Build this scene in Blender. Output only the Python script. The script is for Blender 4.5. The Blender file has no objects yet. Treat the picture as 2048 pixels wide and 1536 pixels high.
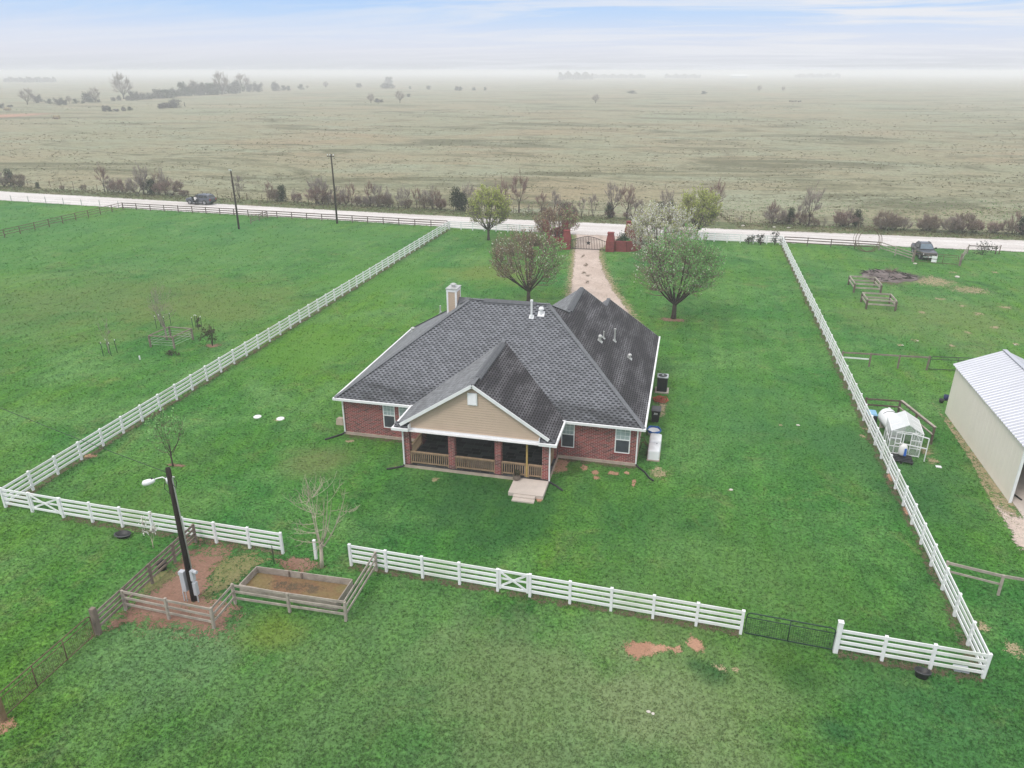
import bpy, math, random
import numpy as np
from mathutils import Vector, Matrix
random.seed(7); RNG = np.random.default_rng(7)
SC = bpy.context.scene; COL = SC.collection
R = math.radians

# ------------------------------------------------------------------ camera
F, CX, CY, HZ, VX, CAMH = 1485.0, 1024.0, 768.0, 141.0, 1403.0, 24.5
pit = math.atan((CY - HZ) / F); yaw = math.atan((VX - CX) / math.hypot(F, CY - HZ))
def _rot(v): c, s = math.cos(yaw), math.sin(yaw); return Vector((c*v[0] - s*v[1], s*v[0] + c*v[1], v[2]))
c_fw = _rot((0, math.cos(pit), -math.sin(pit))); c_up = _rot((0, math.sin(pit), math.cos(pit))); c_rt = _rot((1, 0, 0))
cam = bpy.data.cameras.new('camera'); camo = bpy.data.objects.new('camera', cam); COL.objects.link(camo)
m = Matrix.Identity(4)
for i in range(3): m[i][0], m[i][1], m[i][2] = c_rt[i], c_up[i], -c_fw[i]
m[2][3] = CAMH; camo.matrix_world = m
cam.sensor_fit = 'HORIZONTAL'; cam.angle = 2*math.atan(1024/F); cam.clip_start = 0.5; cam.clip_end = 30000
SC.camera = camo
def RAY(x, y): return c_rt*(x - CX) + c_up*(CY - y) + c_fw*F
def G(x, y, z=0.0):                       # surveyed point on the level z under the picture point (2048 x 1536 photo)
    d = RAY(x, y); t = (z - CAMH)/d.z; return Vector((d.x*t, d.y*t, z))
def ONY(x, y, Y): d = RAY(x, y); t = Y/d.y; return Vector((d.x*t, Y, CAMH + d.z*t))

# ------------------------------------------------------------------ light, sky, exposure
SUN_EL, SUN_AZ = R(52), R(215)            # azimuth from +Y clockwise: behind and left of the viewer
w = bpy.data.worlds.new('World'); SC.world = w; w.use_nodes = True
def N(nt, t, **k):
    n = nt.nodes.new(t)
    for a, b in k.items(): setattr(n, a, b)
    return n
def L(nt, a, b): nt.links.new(a, b)
def math_n(nt, op, a, b=None, clamp=False):
    n = N(nt, 'ShaderNodeMath', operation=op, use_clamp=clamp)
    for i, v in enumerate((a, b)):
        if v is None: continue
        if isinstance(v, (int, float)): n.inputs[i].default_value = v
        else: L(nt, v, n.inputs[i])
    return n.outputs[0]
def ramp(nt, fac, stops, interp='LINEAR'):
    n = N(nt, 'ShaderNodeValToRGB'); cr = n.color_ramp; cr.interpolation = interp
    while len(cr.elements) < len(stops): cr.elements.new(0.5)
    for e, (p, c) in zip(cr.elements, stops):
        e.position = p; e.color = (c, c, c, 1) if isinstance(c, (int, float)) else (*c, 1)
    L(nt, fac, n.inputs[0]); return n.outputs[0]
def mixc(nt, fac, a, b, mode='MIX'):
    n = N(nt, 'ShaderNodeMix', data_type='RGBA', blend_type=mode)
    for i, v in ((0, fac), (6, a), (7, b)):
        if isinstance(v, (int, float)): n.inputs[i].default_value = v
        elif isinstance(v, tuple): n.inputs[i].default_value = (*v, 1)
        else: L(nt, v, n.inputs[i])
    return n.outputs[2]
def noise(nt, vec, scale, detail=3, rough=0.55, dist=0.0):
    n = N(nt, 'ShaderNodeTexNoise'); n.inputs['Scale'].default_value = scale; n.inputs['Detail'].default_value = detail
    n.inputs['Roughness'].default_value = rough; n.inputs['Distortion'].default_value = dist
    if vec is not None: L(nt, vec, n.inputs['Vector'])
    return n.outputs['Fac']
def mapping(nt, vec, scale=(1, 1, 1), rot=(0, 0, 0)):
    n = N(nt, 'ShaderNodeMapping'); n.inputs['Scale'].default_value = scale; n.inputs['Rotation'].default_value = rot
    L(nt, vec, n.inputs['Vector']); return n.outputs[0]
nt = w.node_tree; nt.nodes.clear()
sky = N(nt, 'ShaderNodeTexSky', sky_type='NISHITA'); sky.sun_disc = False; sky.sun_elevation = SUN_EL; sky.sun_rotation = SUN_AZ
sky.air_density = 1.0; sky.dust_density = 1.5; sky.ozone_density = 1.5; sky.altitude = 100
tc = N(nt, 'ShaderNodeTexCoord'); sep = N(nt, 'ShaderNodeSeparateXYZ'); L(nt, tc.outputs['Generated'], sep.inputs[0])
z = sep.outputs[2]
den = math_n(nt, 'ADD', math_n(nt, 'MAXIMUM', z, 0.0), 0.07)
cmb = N(nt, 'ShaderNodeCombineXYZ'); L(nt, math_n(nt, 'DIVIDE', sep.outputs[0], den), cmb.inputs[0]); L(nt, math_n(nt, 'DIVIDE', sep.outputs[1], den), cmb.inputs[1])
cl1 = noise(nt, mapping(nt, cmb.outputs[0], (0.32, 0.9, 1), (0, 0, 0.15)), 1.0, 7, 0.62, 0.6)
cl = ramp(nt, cl1, [(0.44, 0.0), (0.60, 1.0)])
# thin streaks: more of them towards the east (+x)
cl = math_n(nt, 'MULTIPLY', cl, ramp(nt, math_n(nt, 'ADD', math_n(nt, 'MULTIPLY', sep.outputs[0], 0.8), 0.62), [(0.25, 0.35), (0.75, 1.0)]))
SKY_S = 0.1
overcast = ramp(nt, z, [(0.0, (7.3, 7.5, 8.0)), (0.18, (8.5, 9.0, 10.0)), (0.5, (12.6, 12.8, 13.2)), (1.0, (14.5, 14.5, 14.6))])
lowblue = ramp(nt, z, [(0.0, (6.9, 7.1, 7.5)), (0.022, (7.5, 7.75, 8.6)), (0.042, (6.7, 7.5, 9.1)), (0.065, (5.2, 6.9, 9.5)), (0.10, (3.3, 5.7, 9.7))])
lowsky = mixc(nt, cl, lowblue, (8.1, 8.3, 8.9))
vis = mixc(nt, ramp(nt, z, [(0.12, 0.0), (0.3, 1.0)]), lowsky, overcast)
colr = mixc(nt, 0.95, sky.outputs[0], vis)
bg = N(nt, 'ShaderNodeBackground'); bg.inputs[1].default_value = SKY_S; L(nt, colr, bg.inputs[0])
wo = N(nt, 'ShaderNodeOutputWorld'); L(nt, bg.outputs[0], wo.inputs[0])
sl = bpy.data.lights.new('sun', 'SUN'); sl.energy = 1.5; sl.angle = R(14); sl.color = (1.0, 0.95, 0.88)
so = bpy.data.objects.new('sun', sl); COL.objects.link(so)
sd = Vector((math.sin(SUN_AZ)*math.cos(SUN_EL), math.cos(SUN_AZ)*math.cos(SUN_EL), math.sin(SUN_EL)))
so.rotation_euler = sd.to_track_quat('Z', 'Y').to_euler(); so.location = sd*200
vs = SC.view_settings; vs.view_transform = 'Standard'; vs.look = 'None'; vs.exposure = 0.05; vs.gamma = 1.0; vs.use_curve_mapping = False
SC.render.engine = 'CYCLES'; SC.cycles.use_denoising = True; SC.cycles.max_bounces = 6; SC.cycles.transparent_max_bounces = 24
SC.cycles.volume_bounces = 3

# ------------------------------------------------------------------ materials
def new_mat(name):
    m = bpy.data.materials.new(name); m.use_nodes = True; nt = m.node_tree; b = nt.nodes['Principled BSDF']
    b.inputs['Specular IOR Level'].default_value = 0.25; return m, nt, b
def bump(nt, b, h, strength=0.4, dist=0.02):
    n = N(nt, 'ShaderNodeBump'); n.inputs['Strength'].default_value = strength; n.inputs['Distance'].default_value = dist
    L(nt, h, n.inputs['Height']); L(nt, n.outputs[0], b.inputs['Normal'])
def plain(name, c, rough=0.6, var=0.18, scale=3.0, metal=0.0, stretch=(1, 1, 1), spec=0.25, bmp=0.0, alpha=None, var2=None):
    m, nt, b = new_mat(name); g = N(nt, 'ShaderNodeTexCoord')
    v = mapping(nt, g.outputs['Object'], stretch)
    n1 = noise(nt, v, scale, 5, 0.6); lo = tuple(x*(1 - var) for x in c); hi = tuple(min(1, x*(1 + var)) for x in c)
    col = mixc(nt, ramp(nt, n1, [(0.3, 0.0), (0.7, 1.0)]), lo, hi)
    if var2: col = mixc(nt, ramp(nt, noise(nt, v, scale*0.21, 3), [(0.5, 0), (0.72, 0.8)]), col, var2)
    L(nt, col, b.inputs['Base Color']); b.inputs['Roughness'].default_value = rough; b.inputs['Metallic'].default_value = metal
    b.inputs['Specular IOR Level'].default_value = spec
    if bmp: bump(nt, b, n1, bmp)
    if alpha is not None: b.inputs['Alpha'].default_value = alpha
    return m
def isl(nt):
    return N(nt, 'ShaderNodeNewGeometry').outputs['Random Per Island']
def leafy(name, c1, c2, rough=0.7, trans=True):
    m, nt, b = new_mat(name); r = isl(nt)
    L(nt, mixc(nt, r, c1, c2), b.inputs['Base Color']); b.inputs['Roughness'].default_value = rough
    if trans:
        t = N(nt, 'ShaderNodeBsdfTranslucent'); L(nt, mixc(nt, r, c1, c2), t.inputs[0])
        mx = N(nt, 'ShaderNodeMixShader'); mx.inputs[0].default_value = 0.35
        L(nt, b.outputs[0], mx.inputs[1]); L(nt, t.outputs[0], mx.inputs[2]); L(nt, mx.outputs[0], nt.nodes['Material Output'].inputs[0])
    return m

# lawn colour, shared by the turf sheet and the grass tufts (world position only)
lg = bpy.data.node_groups.new('lawn_colour', 'ShaderNodeTree')
lg.interface.new_socket('Color', in_out='OUTPUT', socket_type='NodeSocketColor'); lg.interface.new_socket('Height', in_out='OUTPUT', socket_type='NodeSocketFloat')
nt = lg; go = N(nt, 'NodeGroupOutput'); P = N(nt, 'ShaderNodeNewGeometry').outputs['Position']
A = noise(nt, P, 0.05, 3, 0.5, 0.4); B = noise(nt, mapping(nt, P, (1, 1, 1), (0, 0, 1)), 0.16, 4, 0.6, 0.5); Cn = noise(nt, P, 0.9, 5, 0.65); D = noise(nt, P, 5.5, 4, 0.7)
col = mixc(nt, ramp(nt, A, [(0.36, 0), (0.62, 1)]), (0.036, 0.152, 0.030), (0.084, 0.198, 0.023))
col = mixc(nt, ramp(nt, B, [(0.44, 0), (0.68, 0.85)]), col, (0.108, 0.228, 0.066))
col = mixc(nt, ramp(nt, noise(nt, P, 0.11, 5, 0.65, 1.2), [(0.52, 0), (0.70, 0.7)]), col, (0.015, 0.084, 0.018))
col = mixc(nt, ramp(nt, noise(nt, P, 0.28, 6, 0.72, 0.8), [(0.54, 0), (0.72, 0.6)]), col, (0.165, 0.18, 0.07))
sepP = N(nt, 'ShaderNodeSeparateXYZ'); L(nt, P, sepP.inputs[0])
stripe = N(nt, 'ShaderNodeTexWave', wave_type='BANDS', bands_direction='X'); stripe.inputs['Scale'].default_value = 0.16; stripe.inputs['Distortion'].default_value = 0.6; stripe.inputs['Detail'].default_value = 1
L(nt, P, stripe.inputs['Vector'])
col = mixc(nt, math_n(nt, 'MULTIPLY', stripe.outputs['Fac'], 0.26), col, (0.04, 0.14, 0.042))
fine = mixc(nt, ramp(nt, Cn, [(0.3, 0.0), (0.7, 1.0)]), (0.74, 0.77, 0.74), (1.22, 1.2, 1.16))
col = mixc(nt, 1.0, col, fine, 'MULTIPLY')
col = mixc(nt, 1.0, col, mixc(nt, ramp(nt, D, [(0.32, 0), (0.68, 1)]), (0.42, 0.48, 0.42), (1.6, 1.52, 1.5)), 'MULTIPLY')
col = mixc(nt, ramp(nt, noise(nt, P, 2.6, 3, 0.7), [(0.70, 0), (0.78, 0.7)]), col, (0.21, 0.19, 0.085))
wob = noise(nt, P, 0.18, 5, 0.65)
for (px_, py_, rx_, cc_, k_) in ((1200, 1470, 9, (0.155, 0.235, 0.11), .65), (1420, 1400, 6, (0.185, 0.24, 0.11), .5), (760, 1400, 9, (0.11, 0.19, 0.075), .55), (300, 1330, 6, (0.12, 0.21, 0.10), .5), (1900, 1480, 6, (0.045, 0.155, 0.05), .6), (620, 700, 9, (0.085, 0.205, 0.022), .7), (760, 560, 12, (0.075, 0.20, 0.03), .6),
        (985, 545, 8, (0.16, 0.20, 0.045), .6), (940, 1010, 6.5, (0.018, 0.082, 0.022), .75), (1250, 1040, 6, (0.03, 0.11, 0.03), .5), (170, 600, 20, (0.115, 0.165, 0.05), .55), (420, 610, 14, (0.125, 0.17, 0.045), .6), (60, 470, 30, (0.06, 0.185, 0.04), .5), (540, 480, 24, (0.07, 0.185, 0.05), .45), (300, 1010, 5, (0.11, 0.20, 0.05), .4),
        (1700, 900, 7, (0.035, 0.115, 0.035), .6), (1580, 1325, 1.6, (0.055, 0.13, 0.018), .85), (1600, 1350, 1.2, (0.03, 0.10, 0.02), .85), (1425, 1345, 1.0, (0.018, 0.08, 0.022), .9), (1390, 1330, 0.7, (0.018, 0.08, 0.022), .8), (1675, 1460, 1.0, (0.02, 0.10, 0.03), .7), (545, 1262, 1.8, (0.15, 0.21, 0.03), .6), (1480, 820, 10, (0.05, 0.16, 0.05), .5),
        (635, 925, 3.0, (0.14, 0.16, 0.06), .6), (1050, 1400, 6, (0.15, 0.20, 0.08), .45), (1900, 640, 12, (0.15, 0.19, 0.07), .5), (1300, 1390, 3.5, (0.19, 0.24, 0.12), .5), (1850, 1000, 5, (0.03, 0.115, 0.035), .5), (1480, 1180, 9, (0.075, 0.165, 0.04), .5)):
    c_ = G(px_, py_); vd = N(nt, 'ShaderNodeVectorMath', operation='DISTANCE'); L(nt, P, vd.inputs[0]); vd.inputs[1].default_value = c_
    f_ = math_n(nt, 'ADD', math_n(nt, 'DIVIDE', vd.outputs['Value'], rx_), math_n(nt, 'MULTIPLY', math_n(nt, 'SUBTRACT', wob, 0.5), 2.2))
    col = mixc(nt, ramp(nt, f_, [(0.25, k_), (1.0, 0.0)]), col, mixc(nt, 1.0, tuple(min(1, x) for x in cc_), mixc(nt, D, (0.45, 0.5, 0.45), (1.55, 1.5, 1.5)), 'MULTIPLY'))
L(nt, col, go.inputs[0]); L(nt, math_n(nt, 'ADD', D, Cn), go.inputs[1])
def lawn_mat(name, tuft):
    m, nt, b = new_mat(name); g = N(nt, 'ShaderNodeGroup'); g.node_tree = lg; c = g.outputs[0]
    b.inputs['Roughness'].default_value = 0.85; b.inputs['Specular IOR Level'].default_value = 0.1
    if tuft:
        c = mixc(nt, 1.0, c, mixc(nt, isl(nt), (0.75, 0.8, 0.75), (1.75, 1.6, 1.6)), 'MULTIPLY')
        t = N(nt, 'ShaderNodeBsdfTranslucent'); L(nt, c, t.inputs[0]); mx = N(nt, 'ShaderNodeMixShader'); mx.inputs[0].default_value = 0.4
        L(nt, b.outputs[0], mx.inputs[1]); L(nt, t.outputs[0], mx.inputs[2]); L(nt, mx.outputs[0], nt.nodes['Material Output'].inputs[0])
    else: bump(nt, b, g.outputs[1], 0.7, 0.08)
    L(nt, c, b.inputs['Base Color']); return m
M = {}
M['lawn'] = lawn_mat('lawn_turf', False); M['tuft'] = lawn_mat('grass_blades', True)
# pasture
m, nt, b = new_mat('pasture'); P = N(nt, 'ShaderNodeNewGeometry').outputs['Position']
col = mixc(nt, ramp(nt, noise(nt, P, 0.012, 4, 0.55, 0.6), [(0.35, 0), (0.65, 1)]), (0.235, 0.24, 0.15), (0.285, 0.228, 0.14))
col = mixc(nt, ramp(nt, noise(nt, mapping(nt, P, (0.5, 1.4, 1)), 0.035, 5, 0.6, 0.8), [(0.45, 0), (0.68, 0.9)]), col, (0.25, 0.275, 0.19))
col = mixc(nt, ramp(nt, noise(nt, mapping(nt, P, (0.45, 1.0, 1)), 0.035, 8, 0.74, 0.8), [(0.51, 0), (0.59, 0.9)]), col, (0.10, 0.10, 0.048))
col = mixc(nt, ramp(nt, noise(nt, mapping(nt, P, (0.6, 1, 1)), 0.25, 5, 0.7), [(0.52, 0), (0.62, 0.8)]), col, (0.13, 0.12, 0.065))
D = noise(nt, P, 1.1, 4, 0.7)
col = mixc(nt, 1.0, col, mixc(nt, ramp(nt, D, [(0.3, 0), (0.7, 1)]), (0.62, 0.62, 0.6), (1.25, 1.25, 1.22)), 'MULTIPLY')
L(nt, col, b.inputs['Base Color']); b.inputs['Roughness'].default_value = 0.95; bump(nt, b, D, 0.8, 0.25); M['pasture'] = m
M['tussock'] = leafy('tussock_blades', (0.085, 0.08, 0.038), (0.20, 0.175, 0.095))
# verge
m, nt, b = new_mat('verge'); P = N(nt, 'ShaderNodeNewGeometry').outputs['Position']
D = noise(nt, P, 0.9, 5, 0.7)
col = mixc(nt, ramp(nt, D, [(0.35, 0), (0.65, 1)]), (0.06, 0.085, 0.032), (0.15, 0.165, 0.075))
col = mixc(nt, ramp(nt, noise(nt, P, 0.2, 4, 0.6), [(0.5, 0), (0.7, 0.8)]), col, (0.2, 0.17, 0.10))
L(nt, col, b.inputs['Base Color']); b.inputs['Roughness'].default_value = 0.95; bump(nt, b, D, 1.0, 0.3); M['verge'] = m
def gravel(name, c, c2, sc=2.0, ragged=True, trk=None, rag=1.6, cut=0.36, amax=1.0):
    m, nt, b = new_mat(name); P = N(nt, 'ShaderNodeNewGeometry').outputs['Position']
    col = mixc(nt, ramp(nt, noise(nt, P, 0.3, 5, 0.65, 0.5), [(0.4, 0), (0.7, 1)]), c, c2)
    if trk: col = mixc(nt, ramp(nt, noise(nt, mapping(nt, P, (0.035, 0.8, 1), (0, 0, -0.01)), 1.0, 4, 0.6), [(0.42, 0.0), (0.62, 0.8)]), col, trk)
    D = noise(nt, P, sc*4, 4, 0.7)
    col = mixc(nt, 1.0, col, mixc(nt, ramp(nt, D, [(0.3, 0), (0.7, 1)]), (0.75, 0.75, 0.75), (1.15, 1.15, 1.15)), 'MULTIPLY')
    L(nt, col, b.inputs['Base Color']); b.inputs['Roughness'].default_value = 0.95; bump(nt, b, D, 0.5, 0.03)
    if ragged:
        a = N(nt, 'ShaderNodeAttribute', attribute_name='inside')
        s = math_n(nt, 'ADD', a.outputs['Fac'], math_n(nt, 'ADD', math_n(nt, 'MULTIPLY', math_n(nt, 'SUBTRACT', noise(nt, P, sc, 6, 0.7, 0.4), 0.5), rag), math_n(nt, 'MULTIPLY', math_n(nt, 'SUBTRACT', noise(nt, P, sc*5, 4, 0.75), 0.5), rag*0.9)))
        L(nt, ramp(nt, s, [(cut, 0.0), (cut + 0.22, amax)]), b.inputs['Alpha'])
    return m
M['road'] = gravel('white_gravel', (0.66, 0.625, 0.61), (0.57, 0.53, 0.51), 1.2, rag=1.6, trk=(0.50, 0.455, 0.43))
M['drive'] = gravel('pink_gravel', (0.46, 0.365, 0.31), (0.57, 0.47, 0.41), 1.0, rag=2.6)
M['soil'] = gravel('red_soil', (0.22, 0.118, 0.082), (0.27, 0.165, 0.12), 2.0, rag=2.6, cut=0.42)
M['clay'] = gravel('orange_clay', (0.34, 0.185, 0.12), (0.46, 0.27, 0.18), 2.5, rag=2.4, cut=0.40)
M['bedsoil'] = gravel('bed_soil', (0.20, 0.11, 0.06), (0.19, 0.17, 0.065), 2.0, ragged=False)
M['straw'] = gravel('straw', (0.40, 0.325, 0.20), (0.31, 0.27, 0.14), 2.5, rag=3.0, cut=0.72, amax=0.9)
M['ash'] = gravel('ash', (0.14, 0.11, 0.105), (0.09, 0.07, 0.066), 1.5)
M['olive'] = gravel('dry_grass', (0.16, 0.17, 0.06), (0.23, 0.20, 0.095), 1.8, rag=3.0, cut=0.5)
M['litter_shade'] = gravel('leaf_litter_shade', (0.12, 0.09, 0.055), (0.16, 0.125, 0.08), 2.2, rag=3.0, cut=0.75, amax=0.8)
M['white_vinyl'] = plain('white_vinyl', (0.80, 0.80, 0.81), 0.45, 0.06, 1.5, spec=0.4, var2=(0.62, 0.64, 0.57))
M['white_paint'] = plain('white_paint', (0.76, 0.76, 0.77), 0.5, 0.06, 2.0)
M['white_gloss'] = plain('white_enamel', (0.80, 0.80, 0.81), 0.3, 0.04, 2.0, spec=0.5)
M['wood'] = plain('weathered_wood', (0.195, 0.155, 0.128), 0.85, 0.35, 2.2, stretch=(1, 1, 1), bmp=0.3, var2=(0.29, 0.25, 0.215))
M['wood_pale'] = plain('pale_weathered_wood', (0.36, 0.315, 0.27), 0.85, 0.3, 2.4, bmp=0.3, var2=(0.25, 0.21, 0.18))
M['wood_dark'] = plain('dark_stained_wood', (0.105, 0.075, 0.06), 0.85, 0.35, 2.0, bmp=0.3, var2=(0.17, 0.135, 0.115))
M['wood_brown'] = plain('brown_post_wood', (0.20, 0.135, 0.075), 0.85, 0.3, 3.0, bmp=0.3)
M['wood_tan'] = plain('cedar_tan', (0.34, 0.235, 0.15), 0.75, 0.25, 3.0, stretch=(2, 2, 0.5), bmp=0.2)
M['wood_gold'] = plain('new_treated_lumber', (0.42, 0.29, 0.10), 0.7, 0.15, 3.0)
M['pole'] = plain('creosote_pole', (0.020, 0.013, 0.011), 0.8, 0.5, 2.5, stretch=(3, 3, 0.3), bmp=0.4)
M['pole2'] = plain('utility_pole_wood', (0.045, 0.035, 0.028), 0.85, 0.4, 2.0, stretch=(3, 3, 0.3))
M['bark'] = plain('dark_bark', (0.062, 0.047, 0.038), 0.9, 0.4, 6.0, bmp=0.5)
M['twig'] = leafy('brown_twig', (0.16, 0.118, 0.09), (0.26, 0.20, 0.155), trans=False)
M['twig_grey'] = leafy('grey_twig', (0.20, 0.165, 0.145), (0.32, 0.27, 0.24), trans=False)
M['twig_red'] = leafy('reddish_twig', (0.19, 0.12, 0.10), (0.28, 0.195, 0.165), trans=False)
M['bark_pale'] = plain('pale_bark', (0.42, 0.37, 0.29), 0.9, 0.25, 5.0, bmp=0.4)
M['twig_pale'] = leafy('pale_twig', (0.36, 0.31, 0.235), (0.48, 0.42, 0.33), trans=False)
M['leaf_green'] = leafy('fresh_green_leaf', (0.13, 0.36, 0.09), (0.30, 0.56, 0.20))
M['leaf_yellow'] = leafy('yellow_green_bud', (0.36, 0.42, 0.09), (0.56, 0.60, 0.20))
M['leaf_bud'] = leafy('beige_bud', (0.36, 0.33, 0.20), (0.52, 0.49, 0.31))
M['blossom'] = leafy('white_blossom', (0.70, 0.68, 0.62), (0.85, 0.84, 0.80))
M['leaf_brown'] = leafy('rusty_leaf', (0.20, 0.11, 0.07), (0.32, 0.20, 0.13))
M['leaf_dark'] = leafy('evergreen_leaf', (0.022, 0.032, 0.018), (0.065, 0.075, 0.045))
M['leaf_juniper'] = leafy('juniper_leaf', (0.02, 0.045, 0.018), (0.05, 0.09, 0.04))
M['leaf_bronze'] = leafy('bronze_green_leaf', (0.05, 0.055, 0.03), (0.12, 0.11, 0.055))
M['black'] = plain('black_plastic', (0.016, 0.016, 0.018), 0.45, 0.2, 3.0, spec=0.4)
M['blackgrey'] = plain('faded_black_plastic', (0.10, 0.10, 0.105), 0.55, 0.2, 3.0)
M['iron'] = plain('black_iron', (0.02, 0.022, 0.024), 0.5, 0.2, 3.0, spec=0.4)
M['green_steel'] = plain('dark_green_steel', (0.012, 0.035, 0.025), 0.5, 0.2, 3.0, spec=0.4)
M['rust'] = plain('rusty_pipe', (0.13, 0.085, 0.055), 0.8, 0.3, 4.0)
M['grey_metal'] = plain('grey_box_metal', (0.46, 0.48, 0.51), 0.45, 0.08, 2.0, spec=0.5)
M['galv'] = plain('galvanised', (0.50, 0.50, 0.49), 0.45, 0.12, 3.0, metal=0.4)
M['concrete'] = plain('concrete', (0.53, 0.46, 0.41), 0.9, 0.1, 1.4, bmp=0.1, var2=(0.44, 0.38, 0.33))
M['slab'] = plain('foundation_concrete', (0.42, 0.34, 0.28), 0.9, 0.2, 2.0)
M['tan'] = plain('tan_siding', (0.50, 0.385, 0.295), 0.7, 0.05, 1.2)
M['glass'] = plain('dark_glass', (0.03, 0.037, 0.045), 0.08, 0.2, 1.0, spec=0.6)
M['screen'] = plain('window_screen', (0.055, 0.06, 0.075), 0.4, 0.25, 2.0, spec=0.4)
M['blind'] = plain('window_blind_glass', (0.36, 0.42, 0.44), 0.15, 0.2, 1.6, spec=0.6)
M['hose_red'] = plain('red_hose', (0.40, 0.085, 0.05), 0.5, 0.2, 3.0)
M['hose_blue'] = plain('blue_hose', (0.03, 0.13, 0.42), 0.4, 0.2, 3.0)
M['beige'] = plain('beige_box', (0.42, 0.34, 0.27), 0.7, 0.08, 2.0)
M['blue'] = plain('blue_plastic', (0.03, 0.12, 0.45), 0.5, 0.15, 3.0)
M['lightblue'] = plain('pale_blue_plastic', (0.22, 0.42, 0.60), 0.5, 0.15, 3.0)
M['darkblue'] = plain('navy_plastic', (0.03, 0.035, 0.12), 0.5, 0.15, 3.0)
M['poly'] = plain('polycarbonate', (0.72, 0.74, 0.74), 0.25, 0.04, 2.0, spec=0.5, alpha=0.3)
M['polyroof'] = plain('polycarbonate_roof', (0.74, 0.75, 0.76), 0.25, 0.04, 2.0, spec=0.5, alpha=0.8)
M['shed_wall'] = plain('cream_steel', (0.76, 0.70, 0.62), 0.5, 0.03, 0.7, spec=0.3)
M['shed_roof'] = plain('silver_steel_roof', (0.47, 0.48, 0.53), 0.35, 0.05, 0.8, metal=0.25, spec=0.5)
M['dark_car'] = plain('navy_grey_car_paint', (0.035, 0.037, 0.05), 0.22, 0.1, 2.0, spec=0.6, metal=0.3)
M['grey_car'] = plain('grey_car_paint', (0.115, 0.12, 0.145), 0.22, 0.1, 2.0, spec=0.6, metal=0.4)
M['car_glass'] = plain('car_glass', (0.012, 0.013, 0.018), 0.06, 0.1, 2.0, spec=0.7)
M['windscreen'] = plain('windscreen_glass', (0.09, 0.13, 0.17), 0.05, 0.15, 2.0, spec=0.8)
M['chrome'] = plain('chrome', (0.6, 0.6, 0.62), 0.25, 0.1, 3.0, metal=0.8)
M['lamp_clear'] = plain('headlamp_lens', (0.62, 0.60, 0.56), 0.15, 0.1, 3.0, spec=0.6)
M['tail'] = plain('tail_lamp', (0.28, 0.02, 0.02), 0.2, 0.1, 3.0, spec=0.6)
M['tyre'] = plain('tyre_rubber', (0.018, 0.018, 0.018), 0.85, 0.2, 3.0)
M['rim'] = plain('alloy_rim', (0.48, 0.48, 0.52), 0.35, 0.1, 3.0, metal=0.6)
M['skin'] = plain('skin', (0.40, 0.24, 0.17), 0.6, 0.05, 3.0)
M['shirt'] = plain('white_cloth', (0.72, 0.71, 0.70), 0.9, 0.05, 4.0)
M['trousers'] = plain('dark_cloth', (0.025, 0.025, 0.03), 0.9, 0.1, 4.0)
M['hair'] = plain('dark_hair', (0.02, 0.014, 0.01), 0.7, 0.2, 8.0)
M['hay'] = plain('hay', (0.33, 0.26, 0.15), 0.95, 0.3, 3.0, bmp=0.5)
M['cow'] = plain('cow_hide', (0.035, 0.028, 0.024), 0.9, 0.2, 3.0)
M['rock'] = plain('pale_limestone', (0.55, 0.51, 0.46), 0.9, 0.2, 3.0, bmp=0.4)
M['charred'] = plain('charred_wood', (0.035, 0.028, 0.026), 0.9, 0.5, 4.0, bmp=0.4)
M['terracotta'] = plain('grey_planter', (0.17, 0.135, 0.11), 0.8, 0.2, 4.0)
M['sign'] = plain('white_sign', (0.8, 0.8, 0.8), 0.5, 0.02, 3.0)
M['farwood'] = leafy('far_wood_foliage', (0.06, 0.055, 0.05), (0.12, 0.11, 0.10))
# brick (mortar grid laid on whichever wall face)
def brick_mat(name, c1, c2, mortar, bw=0.29, bh=0.095, ms=0.012):
    m, nt, b = new_mat(name); g = N(nt, 'ShaderNodeNewGeometry'); s = N(nt, 'ShaderNodeSeparateXYZ'); L(nt, g.outputs['Position'], s.inputs[0])
    sn = N(nt, 'ShaderNodeSeparateXYZ'); L(nt, g.outputs['True Normal'], sn.inputs[0])
    f = math_n(nt, 'GREATER_THAN', math_n(nt, 'ABSOLUTE', sn.outputs[0]), 0.6)
    u = math_n(nt, 'ADD', math_n(nt, 'MULTIPLY', s.outputs[0], math_n(nt, 'SUBTRACT', 1.0, f)), math_n(nt, 'MULTIPLY', s.outputs[1], f))
    c = N(nt, 'ShaderNodeCombineXYZ'); L(nt, u, c.inputs[0]); L(nt, s.outputs[2], c.inputs[1])
    t = N(nt, 'ShaderNodeTexBrick'); L(nt, c.outputs[0], t.inputs['Vector']); t.offset = 0.5
    t.inputs['Scale'].default_value = 1; t.inputs['Brick Width'].default_value = bw; t.inputs['Row Height'].default_value = bh; t.inputs['Mortar Size'].default_value = ms
    t.inputs['Color1'].default_value = (*c1, 1); t.inputs['Color2'].default_value = (*c2, 1); t.inputs['Mortar'].default_value = (*mortar, 1); t.inputs['Bias'].default_value = -0.25
    col = mixc(nt, 1.0, t.outputs['Color'], mixc(nt, noise(nt, g.outputs['Position'], 2.5, 4), (0.75, 0.75, 0.75), (1.2, 1.2, 1.2)), 'MULTIPLY')
    L(nt, col, b.inputs['Base Color']); b.inputs['Roughness'].default_value = 0.9; bump(nt, b, t.outputs['Fac'], 0.25, -0.01); return m
M['brick'] = brick_mat('red_brick', (0.27, 0.045, 0.045), (0.022, 0.018, 0.021), (0.43, 0.315, 0.285), 0.30, 0.10, 0.0115)
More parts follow.
